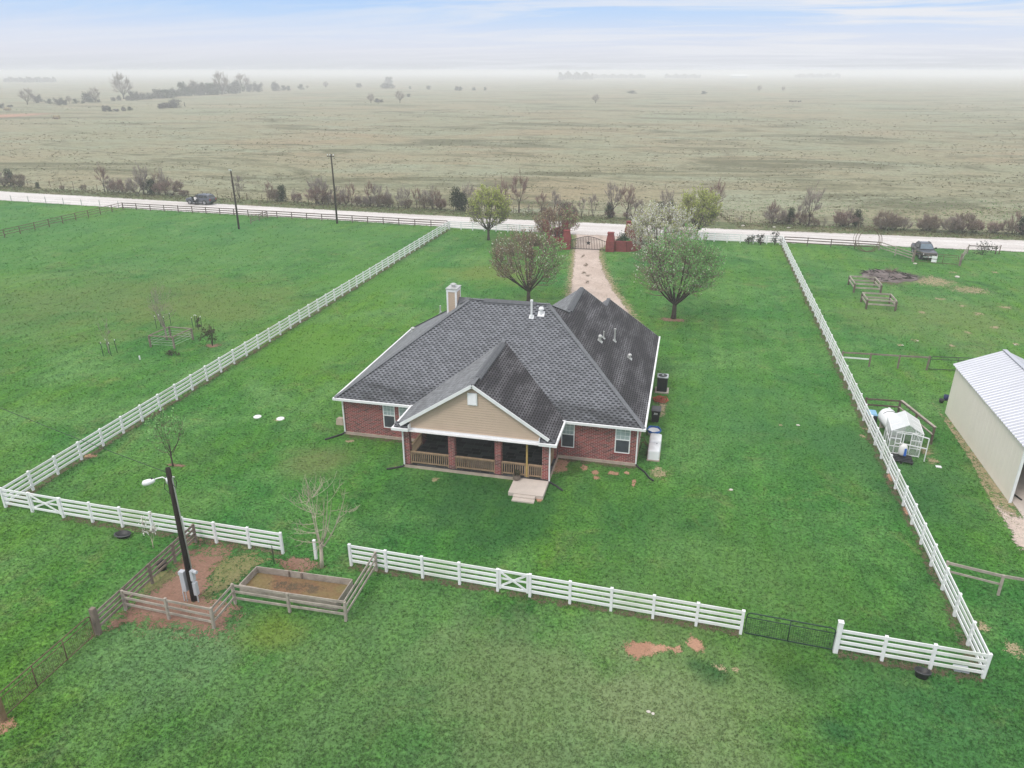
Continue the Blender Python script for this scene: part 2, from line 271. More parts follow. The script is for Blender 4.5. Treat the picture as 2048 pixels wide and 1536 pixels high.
M['brick_red'] = brick_mat('deep_red_brick', (0.23, 0.035, 0.036), (0.12, 0.022, 0.025), (0.24, 0.09, 0.085), 0.24, 0.085)
# shingles: UV in metres (u along the eave, v up the slope); tab pattern of laminated shingles
def shingle(name, base, dash, stain, amount, rowh=0.185, tw=0.37):
    m, nt, b = new_mat(name); uv = N(nt, 'ShaderNodeUVMap'); uv.uv_map = 'UVMap'
    s = N(nt, 'ShaderNodeSeparateXYZ'); L(nt, uv.outputs[0], s.inputs[0])
    rv = math_n(nt, 'DIVIDE', s.outputs[1], rowh); row = math_n(nt, 'FLOOR', rv); fv = math_n(nt, 'FRACT', rv)
    ur = math_n(nt, 'ADD', math_n(nt, 'DIVIDE', s.outputs[0], tw), math_n(nt, 'MULTIPLY', row, 0.5)); fu = math_n(nt, 'FRACT', ur)
    tab = math_n(nt, 'MULTIPLY', math_n(nt, 'LESS_THAN', fu, 0.58), math_n(nt, 'LESS_THAN', fv, 0.55))
    wn = N(nt, 'ShaderNodeTexWhiteNoise', noise_dimensions='2D'); c = N(nt, 'ShaderNodeCombineXYZ'); L(nt, math_n(nt, 'FLOOR', ur), c.inputs[0]); L(nt, row, c.inputs[1]); L(nt, c.outputs[0], wn.inputs[0])
    P = N(nt, 'ShaderNodeNewGeometry').outputs['Position']
    col = mixc(nt, tab, base, dash)
    col = mixc(nt, 1.0, col, mixc(nt, wn.outputs[0], (0.8, 0.8, 0.8), (1.2, 1.2, 1.2)), 'MULTIPLY')
    st = ramp(nt, noise(nt, mapping(nt, uv.outputs[0], (0.22, 0.9, 1)), 1.0, 6, 0.65, 0.3), [(0.46 - amount*0.25, 0), (0.72 - amount*0.3, min(1, 0.62 + amount*0.4))])
    if amount < 0.5: st = math_n(nt, 'MULTIPLY', st, ramp(nt, s.outputs[1], [(0.1, 1.0), (0.28, 0.0)])) if False else math_n(nt, 'MULTIPLY', st, ramp(nt, math_n(nt, 'DIVIDE', s.outputs[1], 10), [(0.14, 1.0), (0.2, 0.12)]))
    col = mixc(nt, st, col, mixc(nt, tab, stain, tuple(x*0.35 for x in stain)))
    col = mixc(nt, 1.0, col, mixc(nt, noise(nt, P, 25, 3, 0.7), (0.75, 0.75, 0.75), (1.25, 1.25, 1.25)), 'MULTIPLY')
    L(nt, col, b.inputs['Base Color']); b.inputs['Roughness'].default_value = 0.9
    bump(nt, b, math_n(nt, 'ADD', fv, tab), 0.5, -0.012); return m
M['shingle'] = shingle('grey_shingle', (0.175, 0.18, 0.198), (0.030, 0.031, 0.037), (0.032, 0.032, 0.035), 0.35)
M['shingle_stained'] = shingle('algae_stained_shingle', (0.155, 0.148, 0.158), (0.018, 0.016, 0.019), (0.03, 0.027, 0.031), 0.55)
M['shingle_plain'] = shingle('weathered_grey_shingle', (0.20, 0.205, 0.215), (0.15, 0.153, 0.163), (0.12, 0.12, 0.125), 0.1)
M['ridge'] = plain('ridge_shingle', (0.15, 0.155, 0.167), 0.9, 0.2, 5.0)
M['vent'] = plain('ridge_vent_shingle', (0.115, 0.118, 0.128), 0.9, 0.15, 5.0)
# slate porch floor
m, nt, b = new_mat('slate_tiles'); P = N(nt, 'ShaderNodeNewGeometry').outputs['Position']
t = N(nt, 'ShaderNodeTexBrick'); L(nt, P, t.inputs['Vector']); t.offset = 0.33; t.offset_frequency = 2; t.squash = 1.6; t.squash_frequency = 3
t.inputs['Scale'].default_value = 1; t.inputs['Brick Width'].default_value = 0.62; t.inputs['Row Height'].default_value = 0.42; t.inputs['Mortar Size'].default_value = 0.012
t.inputs['Color1'].default_value = (0.010, 0.010, 0.012, 1); t.inputs['Color2'].default_value = (0.075, 0.078, 0.085, 1); t.inputs['Mortar'].default_value = (0.13, 0.13, 0.13, 1)
L(nt, t.outputs['Color'], b.inputs['Base Color']); b.inputs['Roughness'].default_value = 0.35; M['slate'] = m

# ------------------------------------------------------------------ mesh building
class MB:
    def __init__(s): s.v = []; s.f = []; s.mi = []; s.uv = {}
    def face(s, pts, mi=0, uv=None):
        i = len(s.v); s.v += [tuple(p) for p in pts]; s.f.append(tuple(range(i, i + len(pts)))); s.mi.append(mi)
        if uv: s.uv[len(s.f) - 1] = uv
    def idx(s, verts, faces, mi=0):
        i = len(s.v); s.v += [tuple(p) for p in verts]
        for f in faces: s.f.append(tuple(a + i for a in f)); s.mi.append(mi)
    def hexa(s, a, mi=0):                 # 8 points: bottom 4, top 4 (both counter-clockwise seen from above)
        s.idx(a, [(3, 2, 1, 0), (4, 5, 6, 7), (0, 1, 5, 4), (1, 2, 6, 5), (2, 3, 7, 6), (3, 0, 4, 7)], mi); return s
    def box(s, x0, x1, y0, y1, z0, z1, mi=0):
        return s.hexa([(x0, y0, z0), (x1, y0, z0), (x1, y1, z0), (x0, y1, z0), (x0, y0, z1), (x1, y0, z1), (x1, y1, z1), (x0, y1, z1)], mi)
    def bar(s, p, q, wd, ht, mi=0, up=(0, 0, 1)):  # rectangular bar between two points
        p, q = Vector(p), Vector(q); d = (q - p).normalized(); u = Vector(up)
        if abs(d.dot(u)) > 0.98: u = Vector((0, 1, 0))
        sd = d.cross(u).normalized()*(wd/2); uu = sd.cross(d).normalized()*(ht/2)
        return s.hexa([p - sd - uu, p + sd - uu, q + sd - uu, q - sd - uu, p - sd + uu, p + sd + uu, q + sd + uu, q - sd + uu], mi)
    def tube(s, pts, rad, n=6, mi=0, caps=True, closed=False):
        pts = [Vector(p) for p in pts]; k = len(pts)
        if isinstance(rad, (int, float)): rad = [rad]*k
        base = len(s.v); prev = None
        for i, p in enumerate(pts):
            a = pts[(i - 1) % k] if (closed or i > 0) else p; c = pts[(i + 1) % k] if (closed or i < k - 1) else p
            d = (c - a).normalized()
            if prev is None: u = d.cross(Vector((0.31, 0.17, 0.93)) if abs(d.z) < 0.9 else Vector((1, 0.1, 0))).normalized()
            else: u = (prev - d*prev.dot(d)).normalized()
            prev = u; v = d.cross(u)
            for j in range(n):
                t = 2*math.pi*j/n; s.v.append(tuple(p + (u*math.cos(t) + v*math.sin(t))*rad[i]))
        for i in range(k if closed else k - 1):
            b2 = (i + 1) % k
            for j in range(n):
                s.f.append((base + i*n + j, base + i*n + (j + 1) % n, base + b2*n + (j + 1) % n, base + b2*n + j)); s.mi.append(mi)
        if caps and not closed and n > 3:
            s.f.append(tuple(base + j for j in range(n))[::-1]); s.mi.append(mi); s.f.append(tuple(base + (k - 1)*n + j for j in range(n))); s.mi.append(mi)
        return s
    def lathe(s, c, prof, n=16, mi=0, sx=1, sy=1):  # profile: (radius, z)
        c = Vector(c); base = len(s.v)
        for r, zz in prof:
            for j in range(n): t = 2*math.pi*j/n; s.v.append((c.x + sx*r*math.cos(t), c.y + sy*r*math.sin(t), c.z + zz))
        for i in range(len(prof) - 1):
            for j in range(n): s.f.append((base + i*n + j, base + i*n + (j + 1) % n, base + (i + 1)*n + (j + 1) % n, base + (i + 1)*n + j)); s.mi.append(mi)
        s.f.append(tuple(base + j for j in range(n))[::-1]); s.mi.append(mi); s.f.append(tuple(base + (len(prof) - 1)*n + j for j in range(n))); s.mi.append(mi)
        return s
    def prism(s, poly, z0, z1, mi=0):
        n = len(poly); s.idx([(x, y, z0) for x, y in poly] + [(x, y, z1) for x, y in poly], [tuple(range(n))[::-1], tuple(range(n, 2*n))] + [(i, (i + 1) % n, n + (i + 1) % n, n + i) for i in range(n)], mi); return s
    def mesh(s, name, mats, org=(0, 0, 0), smooth=False):
        me = bpy.data.meshes.new(name); o = Vector(org); me.from_pydata([tuple(Vector(p) - o) for p in s.v] if o.length else s.v, [], s.f)
        for mm in (mats if isinstance(mats, (list, tuple)) else [mats]): me.materials.append(M[mm] if isinstance(mm, str) else mm)
        me.polygons.foreach_set('material_index', s.mi)
        if s.uv:
            ul = me.uv_layers.new(name='UVMap')
            for fi, uv in s.uv.items():
                for k, li in enumerate(me.polygons[fi].loop_indices): ul.data[li].uv = uv[k]
        if smooth: me.polygons.foreach_set('use_smooth', [True]*len(me.polygons))
        me.update(); return me
    def build(s, name, mats, parent=None, smooth=False, org=None, at=None):
        if parent is not None: org = ORG.get(parent.name, Vector())
        me = s.mesh(name, mats, org or (0, 0, 0), smooth); o = bpy.data.objects.new(name, me); COL.objects.link(o)
        if parent is not None: o.parent = parent; ORG[o.name] = org
        elif org is not None: o.location = org; ORG[o.name] = Vector(org)
        elif at is not None: o.location = at
        return o
ORG = {}
def tag(o, label=None, cat=None, group=None, kind=None):
    if label: o['label'] = label
    if cat: o['category'] = cat
    if group: o['group'] = group
    if kind: o['kind'] = kind
    return o
def thing(name, label, cat, loc, group=None, rz=None):
    """rz None: parts are given in world coordinates; else parts are local and the Empty carries the turn."""
    o = bpy.data.objects.new(name, None); COL.objects.link(o); o.location = loc; o.empty_display_size = 0.3
    if rz is None: ORG[o.name] = Vector(loc)
    else: ORG[o.name] = Vector(); o.rotation_euler = (0, 0, rz)
    return tag(o, label, cat, group)
def dup(root, loc, rz=None, label=None, group=None, scale=None):
    r = root.copy(); COL.objects.link(r); r.location = loc
    if rz is not None: r.rotation_euler = (0, 0, rz)
    if scale is not None: r.scale = scale if isinstance(scale, tuple) else (scale,)*3
    if label: r['label'] = label
    if group: r['group'] = group
    for ch in list(root.children):
        c = ch.copy(); COL.objects.link(c); c.parent = r
        for g in ch.children: d = g.copy(); COL.objects.link(d); d.parent = c
    return r
ORDW = 'first second third fourth fifth sixth seventh eighth ninth tenth eleventh twelfth thirteenth fourteenth fifteenth sixteenth seventeenth eighteenth nineteenth twentieth'.split()

# ------------------------------------------------------------------ setting: ground, road, drive, soil
def sheet(name, pts, mat, z, kind='structure'):
    b = MB(); b.face([(p[0], p[1], z) for p in pts]); return tag(b.build(name, mat), kind=kind)
sheet('ground', [(-7000, -60), (7000, -60), (7000, 9000), (-7000, 9000)], 'pasture', -0.05)
sheet('lawn', [(-260, -40), (120, -40), (120, 133), (-30, 132), (-90, 136), (-260, 151)], 'lawn', 0.0)
def strip(name, near, far, mat, z, inset=0.6):
    """ragged-edged ribbon between two polylines of (x, y); vertex attribute «inside» is 0 on the edges and 1 an inset away"""
    b = MB(); vals = []; rows = []
    for a, c in zip(near, far):
        a, c = Vector((*a, z)), Vector((*c, z)); d = (c - a).normalized()*inset; rows.append([a - d*0.5, a + d*0.5, c - d*0.5, c + d*0.5])
    for r in rows: b.v += [tuple(p) for p in r]; vals += [0, 1, 1, 0]
    for i in range(len(rows) - 1):
        for k in range(3): b.f.append((4*i + k, 4*i + 4 + k, 4*i + 5 + k, 4*i + 1 + k)); b.mi.append(0)
    o = b.build(name, mat); at = o.data.attributes.new('inside', 'FLOAT', 'POINT'); at.data.foreach_set('value', vals)
    return tag(o, kind='structure')
import itertools; PC = itertools.count()
def patch(name, pts, mat, z=0.006, soft=0.45, grow=1.3):
    """ragged patch: polygon outline 0, inset ring 1; pts in world (x, y)"""
    z += 0.0003*next(PC)
    P2 = [Vector((p[0], p[1], z)) for p in pts]; c = sum(P2, Vector())/len(P2)
    Q = []
    for i in range(len(P2)):
        for t in (0, 0.5): Q.append(P2[i].lerp(P2[(i + 1) % len(P2)], t))
    n = len(Q); b = MB(); out = [c + (q - c)*grow for q in Q]; inn = [c + (q - c)*(1 - soft) for q in Q]
    for i in range(n): out[i].z = z + 0.00005*(i % 5); inn[i].z = z + 0.0015 + 0.0001*(i % 7)
    c.z = z + 0.004
    b.v = [tuple(v) for v in out + inn + [c]]; vals = [0]*n + [1]*(n + 1)
    for i in range(n):
        j = (i + 1) % n; b.f.append((i, j, n + j, n + i)); b.f.append((n + i, n + j, 2*n)); b.mi += [0, 0]
    o = b.build(name, mat); at = o.data.attributes.new('inside', 'FLOAT', 'POINT'); at.data.foreach_set('value', vals)
    return tag(o, kind='structure')
def gp(l, ox=0, oy=0, s=1): return [tuple(G(ox + x/s, oy + y/s))[:2] for x, y in l]
road_near = [(-330, 141.5), (-240, 135.5), (-170, 130.0), (-135, 126.6), (-111, 124.8), (-90, 123.6), (-70, 122.8), (-50, 121.6), (-35, 120.4), (-18, 119.6), (4, 120.1), (15, 120.6), (28, 121.8), (45, 122.0), (70, 122.0), (150, 122)]
road_far = [(-330, 153.0), (-240, 146.5), (-170, 139.3), (-140, 136.0), (-112, 134.3), (-90, 132.7), (-62, 131.1), (-42, 130.3), (-30, 129.8), (-18, 129.8), (4, 129.6), (15, 129.8), (29, 130.2), (51, 130.8), (70, 131), (150, 131)]
vb = MB()
for i in range(len(road_far) - 1):
    a, c = road_far[i], road_far[i + 1]; vb.face([(a[0], a[1] - 1.5, 0.004), (c[0], c[1] - 1.5, 0.004), (c[0], c[1] + 6.6, 0.004), (a[0], a[1] + 6.6, 0.004)])
tag(vb.build('verge', 'verge'), kind='structure')
strip('road', road_near, road_far, 'road', 0.03, 1.6)
dl = [(-17.6, 120.4), (-16.6, 115), (-15.95, 109), (-15.1, 103), (-14.2, 96), (-13.0, 87), (-12.2, 80), (-11.8, 72), (-11.0, 64), (-10.8, 60.8)]
dr = [(-9.4, 120.4), (-11.4, 115), (-12.45, 109), (-11.6, 103), (-10.4, 97), (-8.2, 88), (-6.0, 81), (-4.2, 74), (-2.8, 66), (-2.6, 63)]
strip('driveway_edge', [(x - 0.9, y) for x, y in dl], [(x + 1.0, y) for x, y in dr], 'straw', 0.008, 1.4)
strip('driveway', dl, dr, 'drive', 0.014, 0.5)
Z2 = dict(ox=0, oy=900, s=2.56); Z4 = dict(ox=680, oy=1040, s=2.4976); Z3 = dict(ox=960, oy=740, s=4.876)
patch('soil_patch', gp([(960, 470), (1200, 495), (1180, 545), (1100, 590), (1080, 640), (1090, 700), (1030, 745), (1085, 800), (1235, 800), (1190, 880), (1120, 955), (900, 925), (650, 885), (510, 950), (560, 880), (690, 770), (830, 660), (900, 600)], **Z2), 'soil')
patch('dry_grass_patch', gp([(1130, 560), (1260, 500), (1400, 560), (1310, 590), (1220, 680), (1190, 690), (1060, 790), (1000, 770), (1090, 690), (1080, 620)], **Z2), 'olive', 0.012)
patch('dry_grass_patch', gp([(870, 600), (905, 640), (840, 700), (720, 760), (700, 720), (790, 640)], **Z2), 'olive', 0.012)
patch('soil_patch', gp([(1415, 560), (1500, 543), (1600, 560), (1650, 600), (1560, 630), (1420, 605)], **Z2), 'soil')
for pts in ([(1405, 645), (1430, 612), (1500, 606), (1640, 628), (1652, 652), (1560, 675), (1480, 698)], [(1658, 640), (1700, 626), (1712, 662), (1672, 672)], [(1728, 585), (1760, 572), (1817, 618), (1819, 657), (1780, 664), (1733, 630)]):
    patch('clay_patch', gp(pts, **Z4), 'clay')
patch('clay_patch', gp([(735, 840), (890, 868), (850, 920), (850, 985), (700, 1005), (715, 900)], **Z3), 'clay', soft=0.3)
def spot(px, py, rx, ry, mat, name=None, z=0.006, soft=0.6, seed=0):
    c = G(px, py); ex = (G(px + rx, py) - G(px - rx, py)).length/2; ey = (G(px, py + ry) - G(px, py - ry)).length/2; rr = random.Random(px*7 + py + seed)
    pts = [(c.x + ex*math.cos(t)*k, c.y + ey*math.sin(t)*k) for t, k in ((2*math.pi*i/9, rr.uniform(0.75, 1.2)) for i in range(9))]
    patch(name or {'straw': 'straw_patch', 'clay': 'clay_patch', 'soil': 'soil_patch', 'ash': 'ash_patch', 'litter_shade': 'litter_patch', 'olive': 'dry_grass_patch', 'drive': 'gravel_patch'}[mat], pts, mat, z, soft)
for a in [(1168, 935, 8, 6, 'clay'), (1191, 945, 9, 6, 'clay'), (1193, 955, 7, 4, 'clay'), (1222, 946, 9, 5, 'clay'), (1233, 948, 7, 4, 'clay'), (1253, 946, 6, 4, 'clay'), (1268, 967, 5, 8, 'clay'), (1080, 999, 9, 5, 'clay'),
          (1318, 945, 24, 16, 'straw'), (2030, 1298, 24, 20, 'straw'), (1966, 1256, 15, 14, 'straw'), (1930, 1288, 20, 10, 'litter_shade'), (12, 1452, 22, 16, 'clay'), (1852, 903, 14, 14, 'straw'), (1866, 922, 16, 8, 'straw'),
          (1730, 858, 9, 6, 'straw'), (1725, 872, 9, 5, 'straw'), (1782, 955, 8, 10, 'clay'), (1814, 1024, 7, 8, 'clay'), (180, 912, 14, 4, 'clay'), (558, 838, 14, 4, 'straw'), (1325, 818, 12, 26, 'straw'),
          (1865, 562, 58, 12, 'straw'), (1940, 580, 40, 10, 'straw'), (1775, 560, 66, 16, 'litter_shade'), (1780, 551, 56, 10, 'ash'), (1345, 640, 30, 4, 'soil'), (425, 692, 14, 4, 'soil'), (1800, 690, 9, 3, 'straw'), (1830, 681, 10, 3, 'straw'), (2030, 688, 9, 3, 'straw'), (1905, 692, 8, 3, 'straw'),
          (1460, 982, 8, 4, 'straw'), (1560, 850, 6, 3, 'straw'), (1298, 1425, 8, 5, 'straw'), (1440, 1335, 18, 10, 'straw'), (1470, 1340, 12, 7, 'straw'), (1840, 1340, 60, 9, 'litter_shade'), (870, 960, 9, 8, 'straw'), (790, 935, 6, 4, 'straw'), (700, 883, 14, 5, 'straw'), (352, 931, 22, 3, 'soil'), (1880, 598, 14, 3, 'straw'), (1925, 612, 10, 3, 'straw'), (1958, 628, 14, 4, 'straw'), (1990, 655, 12, 4, 'straw'), (1845, 625, 10, 3, 'straw'), (2010, 615, 16, 3, 'straw'), (1935, 665, 9, 3, 'straw'), (1905, 545, 10, 2, 'straw'), (1990, 545, 9, 2, 'straw'), (1300, 905, 12, 26, 'litter_shade')]:
    spot(*a, z=0.006 if a[4] != 'ash' else 0.014)
patch('straw_patch', gp([(1868, 812), (1890, 826), (1950, 905), (2018, 1005), (2048, 1030), (2048, 1070), (2000, 1040), (1965, 975), (1935, 915)]), 'straw', soft=0.35)
patch('clay_patch', gp([(2000, 1022), (2060, 1036), (2090, 1120), (2040, 1100)]), 'drive', 0.012)
sheet('shed_floor', [(21.0, 43.2), (29.6, 43.2), (29.6, 58.4), (21.0, 58.4)], 'concrete', 0.02)
for a_ in ((1166, 512, 5, 5, 'litter_shade'), (1172, 530, 7, 5, 'litter_shade'), (1168, 546, 10, 3, 'litter_shade'), (1176, 552, 6, 3, 'litter_shade'), (1174, 565, 6, 4, 'litter_shade'), (1190, 475, 16, 5, 'drive')): spot(*a_, z=0.035)
for (a, c) in ((-23.0, -17.1), (-7.2, -1.9)):   # bare strip along the foundation
    strip('mulch_strip', [(a + (c - a)*i/6, 44.0) for i in range(7)], [(a + (c - a)*i/6, 44.75) for i in range(7)], 'litter_shade', 0.01, 0.5)

# ------------------------------------------------------------------ house
XL, XR, YE, ZE, PT, DD = -23.4, -1.55, 44.2, 3.0, 0.70, 7.95
YR, ZR, YB = YE + DD, ZE + DD*PT, YE + 2*DD
WX, WZ = XR - 6.65, ZE + 6.65*PT; WY0, WY1 = YR + (WZ - ZR)/-PT, 60.6     # wing ridge
GX, GZ, GY = XR - 4.55, ZE + 4.55*PT, 62.9                                  # garage ridge and rake
house = thing('brick_house', 'red brick house with grey hipped roof and gabled back porch in the fenced yard', 'house', (-12.3, 52, 0))
b = MB(); b.box(-22.95, -17.04, 44.6, 59.7, 0.22, 2.95); b.box(-7.25, -2.0, 44.6, 59.7, 0.22, 2.95); b.box(-17.04, -7.25, 47.6, 59.7, 0.22, 2.95); b.box(-10.2, -2.0, 59.7, 62.5, 0.22, 2.95); b.build('wall', 'brick', house)
b = MB(); b.box(-23.03, -1.92, 44.52, 59.8, 0, 0.22); b.box(-10.3, -1.92, 59.8, 62.6, 0, 0.22); b.build('foundation', 'slab', house)
def slope(b, pts, mi, ax, up0):           # roof face with UV in metres; ax 'x': eave runs along x, 'y': along y
    k = math.sqrt(1 + PT*PT)
    b.face(pts, mi, [((p[0] if ax == 'x' else p[1]), abs(p[1 if ax == 'x' else 0] - up0)*k) for p in pts])
el, er = (XL, YE, ZE), (XR, YE, ZE); ra, rb_ = (XL + DD, YR, ZR), (XR - DD, YR, ZR)
b = MB()
slope(b, [el, er, rb_, ra], 0, 'x', YE)
slope(b, [(XL, YB, ZE), el, ra], 2, 'y', XL)
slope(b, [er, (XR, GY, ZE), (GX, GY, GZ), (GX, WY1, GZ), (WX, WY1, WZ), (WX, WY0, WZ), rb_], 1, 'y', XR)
slope(b, [(WX, WY0, WZ), (WX, WY1, WZ), (WX - 6.65, WY1, ZE), (WX - 6.65, YB, ZE)], 2, 'y', WX - 6.65)
slope(b, [(GX, WY1, GZ), (GX, GY, GZ), (GX - 4.55, GY, ZE), (GX - 4.55, WY1, ZE)], 2, 'y', GX - 4.55)
slope(b, [ra, rb_, (WX, WY0, WZ), (WX - 6.65, YB, ZE), (XL, YB, ZE)], 0, 'x', YB)
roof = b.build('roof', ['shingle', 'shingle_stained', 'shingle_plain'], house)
b = MB(); b.face([(WX, WY1 - 0.1, WZ), (WX - 6.6, WY1 - 0.1, ZE), (XR, WY1 - 0.1, ZE)]); b.face([(GX, GY - 0.3, GZ), (GX - 4.5, GY - 0.3, ZE - .1), (XR, GY - 0.3, ZE - .1)]); b.build('rear_gable', 'tan', house)
def cap_run(b, p, q, step=0.22, wd=0.30, t=0.022):   # overlapping ridge shingles
    p, q = Vector(p), Vector(q); n = max(1, int((q - p).length/step)); d = (q - p)/n
    for i in range(n):
        a = p + d*i; c = p + d*(i + 1.25); b.bar((a.x, a.y, a.z + 0.005), (c.x, c.y, c.z + 0.03), wd, t)
for p, q in ((el, ra), (er, rb_), ((XL, YB, ZE), ra), (rb_, (WX, WY0, WZ)), (ra, rb_), ((WX, WY1, WZ), (WX, WY0, WZ)), ((GX, GY, GZ), (GX, WY1, GZ)), ((-12.15, 40.75, 6.53), (-12.15, 49.3, 6.53))): b = MB(); cap_run(b, p, q); b.build('ridge_cap', 'ridge', roof)
def tent(b, p, q, wd, h):                 # low ridge vent with two sloping leaves
    p, q = Vector(p), Vector(q); d = (q - p).normalized(); s = d.cross(Vector((0, 0, 1)))*wd
    for sg in (1, -1):
        o = s*sg; dz = Vector((0, 0, -wd*PT)); up = Vector((0, 0, h))
        b.hexa([p + dz + o, q + dz + o, q, p, p + dz + o + up, q + dz + o + up, q + up, p + up] if sg < 0 else [q + dz + o, p + dz + o, p, q, q + dz + o + up, p + dz + o + up, p + up, q + up])
for p, q in (((-14.4, YR, ZR + 0.03), (-10.4, YR, ZR + 0.03)), ((-12.15, 41.9, 6.56), (-12.15, 48.6, 6.56)), ((WX, WY0 + 0.4, WZ + 0.03), (WX, WY1 - 0.35, WZ + 0.03))):
    b = MB(); tent(b, p, q, 0.26, 0.09); b.build('ridge_vent', 'vent', roof)
# fascia and gutters, soffit
b = MB(); g_, h_ = 0.115, 0.15
b.box(XL - g_, -17.45, YE - g_, YE + 0.004, ZE - h_, ZE + 0.015); b.build('gutter', 'white_paint', house); b = MB()
b.box(-6.85, XR + g_, YE - g_, YE + 0.004, ZE - h_, ZE + 0.015); b.build('gutter', 'white_paint', house); b = MB()
b.box(XL - g_ - .002, XL + 0.004, YE + 0.006, YB + 0.1, ZE - h_, ZE + 0.013); b.build('gutter', 'white_paint', house); b = MB()
b.box(XR - 0.004, XR + g_ + .002, YE + 0.006, GY + 0.1, ZE - h_, ZE + 0.013); b.build('gutter', 'white_paint', house); b = MB()
b.box(XL + .01, WX - 6.65, YB - 0.004, YB + g_, ZE - h_, ZE + 0.015); b.build('gutter', 'white_paint', house); b = MB()
b.box(-6.9, -6.72, YE - 0.2, YE - g_ - .003, ZE - 0.02, ZE + 0.12); b.build('gutter', 'white_paint', house); b = MB()
b.box(-17.6, -17.42, YE - 0.2, YE - g_ - .003, ZE - 0.02, ZE + 0.12); b.build('gutter', 'white_paint', house)

b = MB(); b.bar((WX, WY1, WZ + 0.01), (GX - .2, WY1, GZ + .15), 0.1, 0.05); b.build('rake_shingle', 'ridge', roof)
b = MB(); b.bar((GX, GY + 0.05, GZ - 0.12), (XR, GY + 0.05, ZE - 0.12), 0.05, 0.16); b.build('rake_board', 'white_paint', house)
b = MB(); b.box(XL, XR, YE + 0.01, YB, ZE - 0.13, ZE - 0.09); b.box(GX - 4.55, XR, YB + .002, GY - 0.02, ZE - 0.13, ZE - 0.09); b.build('soffit', 'white_paint', house)
# porch
PX, PW, PZE, PPT, PY0 = -12.15, 5.35, 3.05, 0.65, 40.75; PZR = PZE + PW*PPT; PYB = YE + (PZR - ZE)/PT; PYE = YE + (PZE - ZE)/PT
b = MB()
def pslope(pts, mi, xe): b.face(pts, mi, [(p[1], abs(p[0] - xe)*1.19) for p in pts])
pslope([(PX, PYB, PZR), (PX - PW, PYE, PZE), (PX - PW, PY0, PZE), (PX, PY0, PZR)], 1, PX - PW)
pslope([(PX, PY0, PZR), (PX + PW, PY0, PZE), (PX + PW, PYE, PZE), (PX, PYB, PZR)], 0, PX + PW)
for x0, x1 in ((PX - PW, PX - PW + 1.02), (PX + PW - 1.02, PX + PW)):      # shingled eave returns
    b.face([(x0, PY0 - 0.12, PZE + 0.0), (x1, PY0 - 0.12, PZE + 0.0), (x1, PY0 + 0.28, PZE + 0.26), (x0, PY0 + 0.28, PZE + 0.26)], 2, [(x0, 0), (x1, 0), (x1, 0.5), (x0, 0.5)])
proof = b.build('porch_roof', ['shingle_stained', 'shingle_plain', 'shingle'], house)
b = MB()
for sx in (-1, 1):
    b.bar((PX, PY0 - 0.03, PZR - 0.09), (PX + sx*(PW - 0.42), PY0 - 0.03, PZE + 0.42*PPT - 0.09), 0.06, 0.2)
    xa = PX + sx*PW; xb = PX + sx*(PW - 1.02)
    b.box(min(xa, xb) - (0.13 if sx < 0 else 0), max(xa, xb) + (0.13 if sx > 0 else 0), PY0 - 0.25, PY0 - 0.123, PZE - 0.17, PZE + 0.012)
    b.box(min(xa, xa + sx*g_), max(xa, xa + sx*g_), PY0 - 0.12, PYE - 0.14, PZE - 0.17, PZE + 0.014)
    b.box(xb - 0.03, xb + 0.03, PY0 - 0.1, PY0 + 0.27, PZE - 0.172, PZE + 0.24)
b.build('porch_fascia', 'white_paint', house)
b = MB(); b.box(PX - PW, PX + PW, PY0 - 0.1, 44.55, 2.84, 2.88); b.box(-17.03, -7.26, 44.551, 47.59, 2.78, 2.82); b.build('porch_ceiling', 'white_paint', house)
b = MB(); zz = 2.98; hw0 = 4.46                                           # lapped siding of the gable
while zz < PZR - 0.2:
    z1 = min(zz + 0.148, PZR - 0.16); a0 = min(hw0, (PZR - 0.1 - zz)/PPT); a1 = min(hw0, (PZR - 0.1 - z1)/PPT); yf, yb = PY0 + 0.262, PY0 + 0.30
    b.hexa([(PX - a0, yf, zz), (PX + a0, yf, zz), (PX + a0, yb + .02, zz), (PX - a0, yb + .02, zz), (PX - a1, yb, z1), (PX + a1, yb, z1), (PX + a1, yb + .02, z1), (PX - a1, yb + .02, z1)]); zz += 0.17
b.build('gable_siding', 'tan', house)
b = MB(); b.idx([(PX - 4.4, PY0 + .395, 2.98), (PX + 4.4, PY0 + .395, 2.98), (PX, PY0 + .395, PZR - .3)], [(0, 1, 2)]); b.build('gable_shade_sheet', 'bark', house)  # dark sheet behind the siding gaps, standing in for shade under the laps
b = MB(); b.box(PX - 4.47, PX + 4.47, PY0 + 0.2, PY0 + 0.42, 2.70, 2.975); b.box(PX - 4.5, PX + 4.5, PY0 + 0.16, PY0 + 0.25, 2.86, 2.985); b.build('porch_beam', 'white_paint', house)
b = MB(); vx = PX - 0.05; b.box(vx - 0.32, vx + 0.32, PY0 + 0.2, PY0 + 0.27, 5.02, 5.86)
for k in range(9): b.hexa([(vx - 0.25, PY0 + 0.17, 5.09 + k*0.08), (vx + 0.25, PY0 + 0.17, 5.09 + k*0.08), (vx + 0.25, PY0 + 0.2, 5.10 + k*0.08), (vx - 0.25, PY0 + 0.2, 5.10 + k*0.08), (vx - 0.25, PY0 + 0.2, 5.16 + k*0.08), (vx + 0.25, PY0 + 0.2, 5.16 + k*0.08), (vx + 0.25, PY0 + 0.21, 5.165 + k*0.08), (vx - 0.25, PY0 + 0.21, 5.165 + k*0.08)])
b.build('gable_vent', 'white_gloss', house)
b = MB(); b.box(-17.1, -7.2, 40.9, 44.515, 0, 0.19); b.build('porch_slab', 'slab', house)
b = MB(); b.box(-17.035, -7.255, 40.93, 47.6, 0.222, 0.24); b.build('porch_floor', 'slate', house)
cxs = [-16.83, -13.71, -10.58, -7.46]
